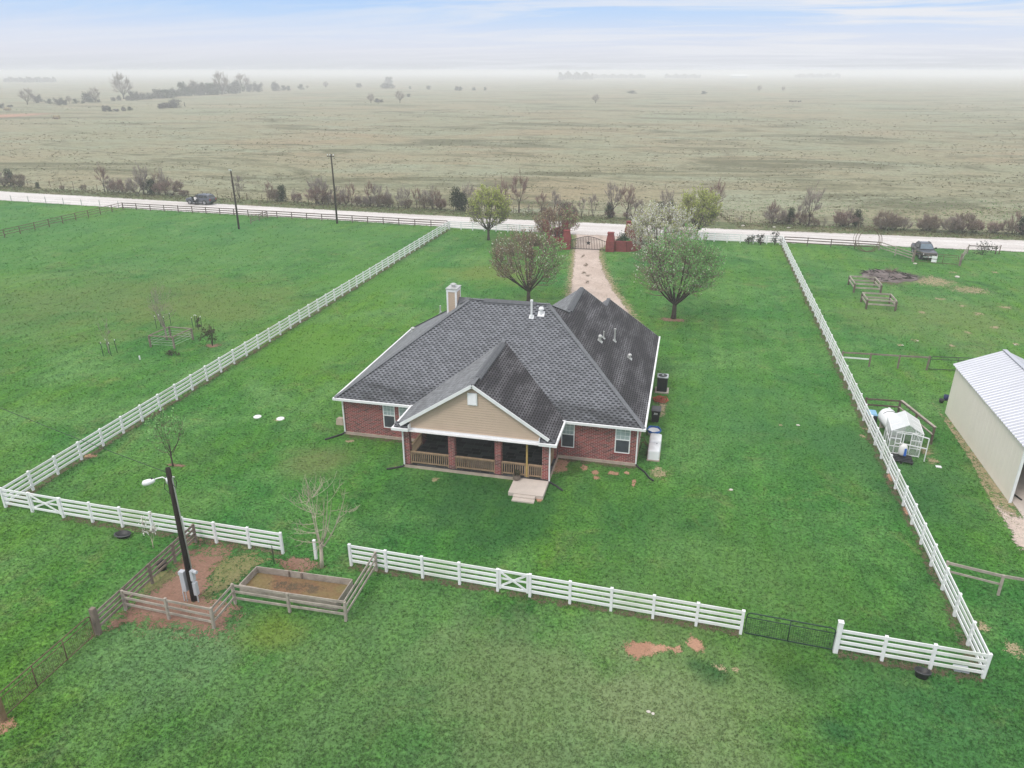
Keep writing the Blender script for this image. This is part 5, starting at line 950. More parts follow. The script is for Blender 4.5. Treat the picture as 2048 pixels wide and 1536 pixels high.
b = MB()
for k in (0.5, 1.9):
    c0 = Vector((15.6 + math.sin(R(8))*k, 55.2 - math.cos(R(8))*k, 0.45)); b.box(c0.x - 0.4, c0.x + 0.4, c0.y - 0.08, c0.y + 0.08, 0, 0.45)
b.build('cradle', 'concrete', tk)
b = MB(); c0 = Vector((15.73, 54.3, 0.9)); b.tube([c0 + Vector((0.63*math.cos(t), 0, 0.63*math.sin(t))) for t in (0.9 + i*0.14 for i in range(12))], 0.02, 5); b.build('strap', 'iron', tk)
b = MB(); b.lathe((15.68, 54.7, 1.5), [(0.1, 0), (0.1, 0.1), (0.04, 0.14)], 10); b.build('valve_cap', 'white_gloss', tk)
cb_ = thing('storage_crate', 'black crate with a pale blue lid between white fence and tank', 'crate', (14.9, 55.6, 0)); b = MB(); b.box(14.55, 15.15, 55.2, 56.1, 0, 0.62); b.build('crate', 'black', cb_); b = MB(); b.hexa([(14.5, 55.3, 0.62), (15.2, 55.3, 0.62), (15.2, 56.15, 0.62), (14.5, 56.15, 0.62), (14.55, 55.35, 0.72), (15.15, 55.35, 0.72), (15.15, 56.1, 0.76), (14.55, 56.1, 0.76)]); b.build('lid', 'lightblue', cb_)
b = MB(); b.box(0, 0.25, 0, 2.2, 0, 0.3); tag(b.build('black_trough', 'black', at=(14.75, 52.9, 0)), 'long black trough squeezed between white fence and gas tank', 'trough')
gh = thing('greenhouse', 'small pale polycarbonate greenhouse with gabled roof beside the white fence', 'greenhouse', (16.6, 52.0, 0)); gl, gr, gf, gb, ge, gp_ = 15.05, 17.0, 50.35, 52.75, 1.75, 2.3; gm = (gl + gr)/2
def GR(x, y, zz): v = Matrix.Translation((gm, 51.5, 0)) @ Matrix.Rotation(R(-6), 4, 'Z') @ Matrix.Translation((-gm, -51.5, 0)) @ Vector((x, y, zz)); return v
b = MB(); fr = 0.045
segs = [((gl, gf, 0), (gl, gf, ge)), ((gr, gf, 0), (gr, gf, ge)), ((gl, gb, 0), (gl, gb, ge)), ((gr, gb, 0), (gr, gb, ge)), ((gl, gf, ge), (gl, gb, ge)), ((gr, gf, ge), (gr, gb, ge)), ((gm, gf, gp_), (gm, gb, gp_)), ((gl, gf, ge), (gm, gf, gp_)), ((gm, gf, gp_), (gr, gf, ge)), ((gl, gb, ge), (gm, gb, gp_)), ((gm, gb, gp_), (gr, gb, ge)), ((gl, gf, ge), (gr, gf, ge)), ((gl, gf, 0.05), (gr, gf, 0.05)), ((gl, gf, 0.6), (gl + .65, gf, 0.6)), ((gl, gf, 1.2), (gl + .65, gf, 1.2)), ((gr - .65, gf, 0.6), (gr, gf, 0.6)), ((gr - .65, gf, 1.2), (gr, gf, 1.2)), ((gl, gf, 0.9), (gl, gb, 0.9)), ((gr, gf, 0.9), (gr, gb, 0.9)), ((gl + .67, gf, 0), (gl + .67, gf, ge)), ((gr - .67, gf, 0), (gr - .67, gf, ge))]
for k in (1, 2): yy = gf + (gb - gf)*k/3; segs += [((gl, yy, 0), (gl, yy, ge)), ((gr, yy, 0), (gr, yy, ge)), ((gl, yy, ge), (gm, yy, gp_)), ((gm, yy, gp_), (gr, yy, ge))]
for p, q in segs: b.bar(GR(*p), GR(*q), fr, fr)
b.build('frame', 'white_paint', gh)
b = MB()
for l in ([(gl, gf, 0), (gl + .65, gf, 0), (gl + .65, gf, ge), (gl, gf, ge)], [(gr - .65, gf, 0), (gr, gf, 0), (gr, gf, ge), (gr - .65, gf, ge)], [(gl, gf, ge), (gr, gf, ge), (gm, gf, gp_)], [(gl, gb, 0), (gr, gb, 0), (gr, gb, ge), (gm, gb, gp_), (gl, gb, ge)], [(gl, gb, 0), (gl, gf, 0), (gl, gf, ge), (gl, gb, ge)], [(gr, gf, 0), (gr, gb, 0), (gr, gb, ge), (gr, gf, ge)]): b.face([GR(*p) for p in l])
b.build('wall_panel', 'poly', gh)
b = MB()
for sx, xx in ((-1, gl - 0.05), (1, gr + 0.05)): b.face([GR(xx, gf - .05, ge - .01), GR(gm, gf - .05, gp_ + 0.03), GR(gm, gb + .05, gp_ + 0.03), GR(xx, gb + .05, ge - .01)])
b.build('roof', 'polyroof', gh)
b = MB(); hd = (gr - .67, gf - 0.05); e2 = (gr + 0.05, gf - 0.75)
for zz in (0.1, 0.85, 1.65): b.bar(GR(gl + .75, gf - .55, zz) if False else GR(hd[0] - .95, gf - .04, zz), GR(hd[0], gf - .04, zz), 0.04, 0.05)
for xx in (hd[0] - .95, hd[0] - .47, hd[0]): b.bar(GR(xx, gf - .045, 0.1), GR(xx, gf - .045, 1.68), 0.045, 0.04)
b.build('door', 'white_paint', gh)
b = MB(); b.bar(GR(gr - .66, gf - .06, 1.72), GR(gr + .28, gf - .5, 1.72), 0.05, 0.06); b.bar(GR(gr + .28, gf - .5, 0.0), GR(gr + .28, gf - .5, 1.72), 0.05, 0.06); b.bar(GR(gl + .6, gf - .12, 0.95), GR(gr + .28, gf - .5, 0.95), 0.05, 0.06); b.build('open_door', 'white_paint', gh)
pt = thing('plastic_pallet', 'black plastic pallet lying on the grass before the greenhouse', 'pallet', (16.1, 50.0, 0)); b = MB()
for k in range(5): b.bar(GR(15.0, 49.05 + k*0.24, 0.16), GR(16.5, 49.05 + k*0.24, 0.16), 0.17, 0.03)
b.build('deck', 'black', pt); b = MB()
for k in range(3): b.bar(GR(15.1 + k*0.65, 48.95, 0.07), GR(15.1 + k*0.65, 50.1, 0.07), 0.12, 0.135)
b.build('runner', 'black', pt)
fbg = thing('feed_bag', 'white feed bag with a blue stripe standing at the greenhouse door', 'bag', (16.2, 50.3, 0.18)); b = MB(); prof = [(0.2, 0), (0.27, 0.12), (0.29, 0.4), (0.26, 0.62), (0.2, 0.74), (0.08, 0.84)]; b.lathe((15.75, 50.0, 0.18), prof, 12, 0, 1.0, 0.75); b.build('sack', 'shirt', fbg, True); b = MB(); b.hexa([(15.77, 49.74, 0.24), (15.93, 49.75, 0.24), (15.93, 49.8, 0.24), (15.77, 49.8, 0.24), (15.77, 49.76, 0.78), (15.91, 49.78, 0.78), (15.91, 49.81, 0.78), (15.77, 49.81, 0.78)]); b.build('stripe', 'blue', fbg)
b = MB(); b.box(-.17, .17, -.13, .13, 0, 0.05); tag(b.build('flat_tile', 'white_paint', at=v2(G(1877, 934))), 'white square tile lying flat on the grass near the shed', 'tile')
# shed
SX, SY0, SY1, SE = 20.78, 45.2, 58.6, 4.0
sh = thing('metal_shed', 'cream metal shed with silver ribbed roof and an open front', 'shed', (25, 52, 0))
pk = ONY(2010, 703, SY1 + .1); SRX, SRZ = pk.x, pk.z; SXR = 2*SRX - SX
b = MB(); b.box(SX, SX + 0.08, SY0, SY1, 0, SE); b.box(SXR - 0.08, SXR, SY0, SY1, 0, SE); b.idx([(SX + .08, SY1 - .08, 0), (SXR - .08, SY1 - .08, 0), (SXR - .08, SY1 - .08, SE), (SRX, SY1 - .08, SRZ), (SX + .08, SY1 - .08, SE), (SX + .08, SY1, 0), (SXR - .08, SY1, 0), (SXR - .08, SY1, SE), (SRX, SY1, SRZ), (SX + .08, SY1, SE)], [(0, 1, 2, 3, 4), (9, 8, 7, 6, 5)])
k = SX - 0.012; yy = SY0 + 0.35
b.build('wall', 'shed_wall', sh)
b = MB(); yy = SY0 + 0.3
while yy < SY1 - .1: b.hexa([(SX - .008, yy - .03, 0.02), (SX, yy - .045, 0.02), (SX, yy + .045, 0.02), (SX - .008, yy + .03, 0.02), (SX - .008, yy - .03, SE), (SX, yy - .045, SE), (SX, yy + .045, SE), (SX - .008, yy + .03, SE)]); yy += 0.6
b.build('wall_rib', 'shed_wall', sh)
b = MB(); k = 46; sl_ = (SRZ - SE)/(SRX - SX); ov = 0.22
for sgn in (-1, 1):
    n = 36; ys = []
    for i in range(n):
        y0 = SY0 - .2 + (SY1 - SY0 + .4)*i/n; w_ = (SY1 - SY0 + .4)/n; ys += [(y0, 0.0), (y0 + w_*.55, 0.0), (y0 + w_*.66, 0.045), (y0 + w_*.88, 0.045)]
    ys.append((SY1 + .2, 0.0)); xe = SRX + sgn*(SRX - SX + ov); ze_ = SE - ov*sl_ + .05
    for (ya, ha), (yb_, hb) in zip(ys, ys[1:]):
        q = [(xe, ya, ze_ + ha), (xe, yb_, ze_ + hb), (SRX, yb_, SRZ + .05 + hb), (SRX, ya, SRZ + .05 + ha)]; b.face(q if sgn > 0 else q[::-1])
b.build('roof', 'shed_roof', sh)
b = MB(); tent_pts = None; b.bar((SRX, SY0 - .22, SRZ + .11), (SRX, SY1 + .22, SRZ + .11), 0.3, 0.03); b.build('ridge_flashing', 'shed_roof', sh)
b = MB(); b.box(SX - 0.03, SX + 0.12, SY0 - .05, SY0 + .03, 0, SE); b.bar((SX, SY0 - .03, SE), (SRX, SY0 - .03, SRZ), 0.06, 0.18); b.bar((SX + .1, SY0 + .0, 3.05), (SXR, SY0 + .0, 3.05), 0.05, 0.16); b.build('trim', 'white_paint', sh)
b = MB(); b.box(SX + .1, SXR - .1, SY0 + .06, SY0 + .1, 3.1, SE); b.idx([(SX + .1, SY0 + .08, SE), (SXR - .1, SY0 + .08, SE), (SRX, SY0 + .08, SRZ)], [(0, 1, 2)]); b.build('front_panel', 'grey_metal', sh)
b = MB(); b.tube([(21.6, 45.6, 0.08), (21.35, 46.3, 0.09), (21.2, 47.1, 0.07)], 0.05, 6); tag(b.build('black_hose', 'black', at=(0, 0, 0.0001)), 'black hose piece lying on the concrete at the shed mouth', 'hose')
for (px, py, r_, h_, mt, lb) in ((1882, 805, 0.19, 0.3, 'black', 'small black bucket by the far corner of the cream shed'), (1891, 800, 0.2, 0.42, 'darkblue', 'navy blue bucket touching the far corner of the cream shed')):
    b = MB(); b.lathe((0, 0, 0), [(r_*.8, 0), (r_, h_), (r_*.9, h_), (r_*.7, .06)], 14); tag(b.build('bucket', mt, smooth=True, at=v2(G(px, py))), lb, 'bucket')
for i, (px, py) in enumerate(((1297, 1424), (1306, 1428), (1462, 980), (1596, 851), (1740, 470 + 6), (1577, 456), (1548, 455), (1486, 452), (2030, 690), (1805, 691), (1835, 682), (1830, 528), (1914, 555))):
    rr = random.Random(i + 3); b = MB(); rad = rr.uniform(0.08, 0.14) if py > 600 else rr.uniform(0.22, 0.38); pr = []
    b.lathe((0, 0, 0), [(rad*.7, 0), (rad, rad*.25), (rad*.75, rad*.5), (rad*.2, rad*.62)], 7, 0, rr.uniform(.8, 1.3), rr.uniform(.7, 1)); o = b.build('stone', 'rock', at=v2(G(px, py)))
    tag(o, ('pale stone on the front grass, bigger of the pair below the clay patches', 'pale stone on the front grass, smaller of the pair below the clay patches', 'pale stone in the lawn right of the brick house corner', 'pale stone in the lawn beside the white right fence', 'pale rock at the verge behind the wire hoops', 'pale rock on the verge above the white fence corner', 'pale rock on the verge above the loose shrubs', 'pale rock on the verge nearest the yellow-green tree', 'pale stone in the right paddock behind the shed roof', 'pale stone in the right paddock, nearer the timber frames', 'pale stone in the right paddock, beyond the pair near the frames', 'pale stone on the grass left of the truck gate', 'pale stone beside the straw of the burn pile')[i], 'stone')

# ------------------------------------------------------------------ vehicles (local frame: +x forward, z up)
def loft(b, secs, mi=0, close=True):      # secs: list of rings with equal counts
    base = len(b.v); n = len(secs[0])
    for r in secs: b.v += [tuple(p) for p in r]
    for i in range(len(secs) - 1):
        for j in range(n): b.f.append((base + i*n + j, base + i*n + (j + 1) % n, base + (i + 1)*n + (j + 1) % n, base + (i + 1)*n + j)); b.mi.append(mi)
    if close:
        b.f.append(tuple(base + j for j in range(n))[::-1]); b.mi.append(mi); b.f.append(tuple(base + (len(secs) - 1)*n + j for j in range(n))); b.mi.append(mi)
def ring(x, hw, z0, z1, hw1=None):        # body section: sill, waist, shoulder
    t = hw if hw1 is None else hw1
    return [(x, -hw*.93, z0), (x, hw*.93, z0), (x, hw, z0 + (z1 - z0)*.3), (x, hw, z0 + (z1 - z0)*.62), (x, t*.97, z1 - .05), (x, t*.9, z1), (x, -t*.9, z1), (x, -t*.97, z1 - .05), (x, -hw, z0 + (z1 - z0)*.62), (x, -hw, z0 + (z1 - z0)*.3)]
def wheel(root, x, y, r, wd=0.24):
    s = 1 if y > 0 else -1; b = MB()
    b.tube([(x, y - s*wd, r), (x, y - s*wd*.9, r), (x, y - s*wd*.1, r), (x, y, r)], [r*.9, r, r, r*.9], 20); wv = b.build('tyre', 'tyre', root, False)
    b = MB(); b.tube([(x, y - s*.02, r), (x, y + s*.012, r)], [r*.66, r*.62], 20)
    b.build('rim', 'rim', wv)
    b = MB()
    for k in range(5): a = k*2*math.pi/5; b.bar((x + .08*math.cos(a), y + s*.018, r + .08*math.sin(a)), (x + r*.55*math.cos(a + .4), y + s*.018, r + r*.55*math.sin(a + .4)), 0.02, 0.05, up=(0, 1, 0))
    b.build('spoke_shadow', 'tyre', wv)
def quad(b, pts, mi=0, th=0.012):         # thin plate following a quad, thickness along its normal
    p = [Vector(x) for x in pts]; n = (p[1] - p[0]).cross(p[2] - p[0]).normalized()*th; b.hexa([x - n*.3 for x in p] + [x + n for x in p], mi)
def suv(name, label, cat, loc, rz, paint, L_=5.1, W=0.97, truck=False, wb=3.05, open_door=False):
    t = thing(name, label, cat, loc, None, rz); hf, hr = L_*0.5, -L_*0.5; r = 0.39; xf = hf - 0.92; xr = xf - wb; bz = 0.36
    hood = 1.12; b = MB()
    loft(b, [ring(hf, W*.78, .5, .86), ring(hf - .12, W*.93, .42, 1.0), ring(hf - .5, W*.98, bz, 1.06), ring(hf - 1.35, W, bz, hood), ring(0.2, W, bz, 1.15), ring(hr + .4, W, bz, 1.15), ring(hr + .05, W*.97, .42, 1.12), ring(hr, W*.9, .48, 1.0)]); b.build('body', paint, t)
    if truck: cx = [(0.95, 1.13), (0.25, 1.74), (-0.1, 1.80), (-0.95, 1.80), (-1.2, 1.74), (-1.45, 1.35)]
    else: cx = [(1.0, 1.13), (0.2, 1.70), (-0.2, 1.77), (-1.6, 1.76), (-2.15, 1.68), (-2.5, 1.16)]
    def hwz(zz): return W*.94 - (zz - 1.13)*.30
    b = MB(); secs = []
    for x, zz in cx: w1 = hwz(zz); secs.append([(x, -W*.93, 1.11), (x, W*.93, 1.11), (x, w1, max(1.12, zz - .04)), (x, w1*.9, zz + .01), (x, -w1*.9, zz + .01), (x, -w1, max(1.12, zz - .04))])
    loft(b, secs); b.build('cabin', paint, t)
    b = MB(); (x0, z0), (x1, z1) = cx[0], cx[1]; quad(b, [(x0 - .06, W*.83, z0 + .05), (x0 - .06, -W*.83, z0 + .05), (x1 + .03, -hwz(z1)*.84, z1 - .02), (x1 + .03, hwz(z1)*.84, z1 - .02)][::-1], th=0.03); b.build('windscreen', 'windscreen', t)
    (x0, z0), (x1, z1) = cx[-1], cx[-2]; b = MB(); quad(b, [(x0 + .08, -W*.8, z0 + .1), (x0 + .08, W*.8, z0 + .1), (x1 - .02, hwz(z1)*.82, z1 - .03), (x1 - .02, -hwz(z1)*.82, z1 - .03)][::-1], th=0.03); b.build('rear_window', 'car_glass', t)
    sides = [(0.62, 0.18, -0.32, 0.05)] if False else None
    wins = ([(.72, -.2, .2, -.2), (-.28, -1.1, -.28, -.98)] if truck else [(.72, -.22, .22, -.22), (-.32, -1.22, -.32, -1.2), (-1.34, -2.2, -1.34, -1.92)])
    for s in (-1, 1):
        for i, (xa, xb, xc, xd) in enumerate(wins):
            if open_door and s == 1 and i == 0: continue
            b = MB(); q = [(xa, s*(W*.935), 1.2), (xb, s*(W*.935), 1.2), (xd, s*(hwz(1.64) + .012), 1.64), (xc, s*(hwz(1.64) + .012), 1.64)]; quad(b, q if s < 0 else q[::-1], th=0.02) ; b.build('side_window', 'car_glass', t)
    for x in (xf, xr):
        for s in (-1, 1):
            b = MB(); b.tube([(x, s*(W - .05), r + .02), (x, s*(W + .008), r + .02)], r*1.2, 20); arch_ = b.build('wheel_arch', 'black', t)
            wheel(t, x, s*(W + .02), r)
    b = MB(); b.box(hf - .06, hf + .05, -W*.85, W*.85, .42, .62); b.build('bumper', 'chrome' if truck else paint, t)
    b = MB(); b.box(hr - .06, hr + .05, -W*.9, W*.9, .44, .64); b.build('bumper', 'chrome' if truck else 'black', t)
    b = MB(); b.box(hf - .08, hf + .035, -W*.5, W*.5, .68, .9); g = b.build('grille', 'black', t)
    b = MB(); b.box(hf + .03, hf + .05, -W*.5, W*.5, .77, .82); b.build('grille_bar', 'chrome', g)
    for s in (-1, 1):
        b = MB(); b.hexa([(hf - .22, s*W*.72 - .2, .74), (hf - .02, s*W*.68 - .2, .74), (hf - .02, s*W*.68 + .2, .74), (hf - .24, s*W*.76 + .17, .74), (hf - .24, s*W*.72 - .18, .96), (hf - .06, s*W*.68 - .18, .94), (hf - .08, s*W*.68 + .16, .94), (hf - .28, s*W*.76 + .14, .96)]); b.build('headlight', 'lamp_clear', t)
        b = MB(); b.box(hr - .02, hr + .14, s*W*.8 - .14, s*W*.8 + .14, .78, 1.06); b.build('tail_light', 'tail', t)
        b = MB(); b.box(.62, .78, s*(W + .14) - .1, s*(W + .14) + .1, 1.2, 1.4); b.bar((.72, s*W*.9, 1.25), (.7, s*(W + .1), 1.28), .05, .05); b.build('mirror', 'black', t)
        b = MB(); b.bar((0.0, s*.62, 1.86), (-1.0 if truck else -1.9, s*.62, 1.86), .05, .04); b.bar((0, s*.62, 1.78), (0, s*.62, 1.86), .05, .05); b.bar((-.95, s*.62, 1.78), (-.95, s*.62, 1.86), .05, .05); b.build('roof_rail', 'black', t)
        b = MB(); b.box(xr + .5, xf - .5, s*(W + .01) - .05, s*(W + .01) + .05, .34, .42); b.build('sill', 'chrome' if not truck else 'black', t)
        b = MB(); b.bar((-.24, s*(W + .004), .5), (-.24, s*(W + .004), 1.12), .02, .012); b.bar((.15, s*(W + .008), 1.0), (.0, s*(W + .008), 1.0), .03, .03); b.build('door_handle', 'black', t)
    if truck:
        b = MB(); b.box(hr + .16, -1.5, -W*.78, W*.78, 1.145, 1.165); b.build('bed_cover', 'black', t)
        for s in (-1, 1): b = MB(); b.bar((-1.45, s*W*.85, 1.38), (hr + .15, s*W*.88, 1.22), .08, .12); b.build('bed_rail', paint, t)
        b = MB(); b.box(hf + .05, hf + .06, -.17, .17, .48, .6); b.build('number_plate', 'sign', t)
    if open_door:
        b = MB(); s = 1; q = [(.88, W*.955, 0.5), (-.2, W*.955, 0.5), (-.2, hwz(1.62) + .02, 1.62), (.25, hwz(1.62) + .02, 1.62)]; quad(b, q[::-1], th=0.02); b.build('door_opening', 'black', t)
        h = Vector((.9, W, 0)); d = Vector((math.cos(R(118)), math.sin(R(118)), 0)); P_ = lambda u, zz, o=0: h + d*u + Vector((0, 0, zz)) + Vector((-d.y, d.x, 0))*o
        b = MB(); b.hexa([P_(0, .42), P_(1.08, .42), P_(1.08, .42, .1), P_(0, .42, .1), P_(0, 1.13), P_(1.08, 1.13), P_(1.08, 1.13, .08), P_(0, 1.13, .08)]); dr_ = b.build('front_door', paint, t)
        b = MB(); b.hexa([P_(.1, 1.13, .02), P_(1.05, 1.13, .02), P_(1.05, 1.13, .05), P_(.1, 1.13, .05), P_(.55, 1.6, .02), P_(1.0, 1.62, .02), P_(1.0, 1.62, .05), P_(.55, 1.6, .05)]); b.build('door_window', 'car_glass', dr_)
        b = MB(); b.hexa([P_(.06, .5, -.02), P_(1.0, .5, -.02), P_(1.0, .5, 0), P_(.06, .5, 0), P_(.06, 1.05, -.02), P_(1.0, 1.05, -.02), P_(1.0, 1.05, 0), P_(.06, 1.05, 0)]); b.build('door_lining', 'black', dr_)
    return t
sx, sy = -94.55, 132.0
SUVYAW = math.radians(180 - 3.5)
suv('parked_suv', 'grey suv on the white road with its front door standing open', 'suv', (sx, sy, 0.03), SUVYAW, 'grey_car', open_door=True).scale = (1.12,)*3
suv('pickup_truck', 'dark navy pickup truck parked on the grass behind the pipe gate', 'truck', (33.2, 115.6, 0), R(-88), 'dark_car', L_=5.3, W=0.98, truck=True).scale = (1.08,)*3
# person at the open door
def person(loc, rz):
    t = thing('person', 'person in white shirt and dark trousers leaning into the open suv door', 'person', loc, None, rz)
    J = {'pel': (0, 0, .95, .15), 'sp': (.04, 0, 1.15, .14), 'ch': (.1, 0, 1.36, .16), 'nk': (.16, 0, 1.53, .06), 'hd': (.19, 0, 1.62, .085), 'ht': (.2, 0, 1.74, .085),
         'hl': (0, .1, .88, .1), 'kl': (.06, .12, .5, .065), 'al': (0, .12, .09, .045), 'tl': (.17, .13, .04, .035), 'hr': (0, -.1, .88, .1), 'kr': (-.03, -.12, .5, .065), 'ar': (-.12, -.12, .09, .045), 'tr': (.05, -.13, .04, .035),
         'sl': (.1, .19, 1.42, .065), 'el': (.25, .26, 1.2, .045), 'wl': (.47, .2, 1.22, .03), 'pl': (.55, .19, 1.23, .032), 'sr': (.1, -.19, 1.42, .065), 'er': (.2, -.28, 1.17, .045), 'wr': (.42, -.25, 1.1, .03), 'pr': (.5, -.24, 1.1, .032)}
    Eg = [('pel', 'sp'), ('sp', 'ch'), ('ch', 'nk'), ('nk', 'hd'), ('hd', 'ht'), ('pel', 'hl'), ('hl', 'kl'), ('kl', 'al'), ('al', 'tl'), ('pel', 'hr'), ('hr', 'kr'), ('kr', 'ar'), ('ar', 'tr'), ('ch', 'sl'), ('sl', 'el'), ('el', 'wl'), ('wl', 'pl'), ('ch', 'sr'), ('sr', 'er'), ('er', 'wr'), ('wr', 'pr')]
    for s in ('l', 'r'):
        px_, py_, pz_, _ = J['p' + s]; sg_ = 1 if s == 'l' else -1
        for k in range(4): J[f'f{s}{k}'] = (px_ + .05, py_ + .024*(k - 1.5), pz_ - .005, .009); J[f'g{s}{k}'] = (px_ + .085 + .01*(k in (1, 2)), py_ + .024*(k - 1.5), pz_ - .03, .008); Eg += [('p' + s, f'f{s}{k}'), (f'f{s}{k}', f'g{s}{k}')]
        J['th' + s] = (px_ + .03, py_ - sg_*.05, pz_, .01); Eg.append(('p' + s, 'th' + s))
    J['no'] = (.30, 0, 1.65, .016); Eg.append(('hd', 'no'))
    ks = list(J); me = bpy.data.meshes.new('body'); me.from_pydata([J[k][:3] for k in ks], [(ks.index(a), ks.index(c)) for a, c in Eg], []); o = bpy.data.objects.new('body', me); COL.objects.link(o); o.parent = t
    md = o.modifiers.new('skin', 'SKIN'); md.use_smooth_shade = True
    if not me.skin_vertices: me.attributes
    o2 = me.skin_vertices[0].data if me.skin_vertices else None
    if o2:
        for i, k in enumerate(ks): o2[i].radius = (J[k][3],)*2; o2[i].use_root = (k == 'pel')
    sb = o.modifiers.new('sub', 'SUBSURF'); sb.levels = 1; sb.render_levels = 1; me.materials.append(M['skin'])
    b = MB(); b.tube([(0, 0, .9), (.04, 0, 1.12), (.1, 0, 1.34), (.13, 0, 1.46), (.16, 0, 1.5)], [.18, .17, .19, .15, .075], 12)
    for s in (1, -1): a, c, d = ((.1, .19*s, 1.43), (.25 if s > 0 else .2, .27*s, 1.19), (.44, .21*s, 1.2 if s > 0 else 1.1)); b.tube([a, c, d], [.085, .06, .045], 8)
    b.build('shirt', 'shirt', t, True)
    b = MB()
    for s, ys in ((1, [(0, .1, .96), (.06, .12, .5), (0, .12, .1)]), (-1, [(0, -.1, .96), (-.03, -.12, .5), (-.12, -.12, .1)])): b.tube(ys, [.125, .085, .07], 9)
    b.build('trousers', 'trousers', t, True)
    b = MB(); b.lathe((.18, 0, 1.62), [(.09, -.02), (.108, .06), (.1, .13), (.05, .17), (.01, .175)], 12); b.build('hair', 'hair', t, True)
def carpt(x, y): c, s = math.cos(SUVYAW), math.sin(SUVYAW); x, y = x*1.12, y*1.1; return (sx + c*x - s*y, sy + s*x + c*y, 0.03)
person(carpt(0.12, 1.35), SUVYAW - R(75))

# ------------------------------------------------------------------ hedgerow beyond the road
def protos():
    P_ = {}
    L0 = Vector((0, 0, 0)); q = dict(parent_parts=False)
    P_['sap'] = [vase_tree('sapling', '', (0, 0, 0), 100 + i, 5.0, 1.35, 1.3, 0.09, 5, 34, 300, ['x'], [], tw=0.75, twr=0.022, zlow=1.2, twig='twig_grey' if i % 2 else 'twig_red', upb=1.2, **q) for i in range(4)]
    P_['thin'] = [vase_tree('sapling', '', (0, 0, 0), 120 + i, 4.0, 1.15, 0.25, 0.07, 7, 30, 210, ['x'], [], tw=0.7, twr=0.02, zlow=0.6, twig='twig_grey', upb=1.5, **q) for i in range(3)]
    P_['bush'] = [vase_tree('bush', '', (0, 0, 0), 140 + i, 2.6, 1.6, 0.1, 0.06, 12, 90, 900, ['x'], [('leaf_brown' if i == 1 else 'twig_grey', 0.35, None)], tw=0.6, twr=0.017, zlow=0.1, twig=('twig_red', 'twig_grey', 'twig')[i], upb=0.8, lsize=0.13, **q) for i in range(3)]
    for n in ('evg',):
        out = []
        for i in range(2):
            b = MB(); rr = np.random.default_rng(160 + i); b.tube([(0, 0, 0), (0, 0, 2.6)], [0.09, 0.03], 5, 1)
            bl = [(rr.normal()*0.55, rr.normal()*0.55, rr.uniform(0.25, 2.9)) for _ in range(34)]
            for _ in range(1900):
                c = bl[rr.integers(34)]; p = np.array(c)*[1 - c[2]*.14, 1 - c[2]*.14, 1] + rr.normal(size=3)*0.24; p[2] = max(.05, p[2]); u = rr.normal(size=3); u /= np.linalg.norm(u); v = np.cross(u, rr.normal(size=3)); v /= np.linalg.norm(v); s = 0.2*rr.uniform(.6, 1.3); b.face([p - u*s*.5, p + v*s*.3, p + u*s*.5, p - v*s*.3])
            out.append(b.mesh('evergreen_bush', ['leaf_dark', 'bark']))
        P_[n] = out
    return P_
PR = protos()
BASEH = {'sap': 5.0, 'thin': 4.0, 'bush': 2.6, 'evg': 3.1}
KD = {'sap': ('bare_sapling', 'forked bare sapling', 'sapling'), 'thin': ('bare_sapling', 'thin many-stemmed sapling', 'sapling'), 'bush': ('bare_bush', 'bare twiggy bush', 'bush'), 'evg': ('evergreen_bush', 'dark evergreen bush', 'bush')}
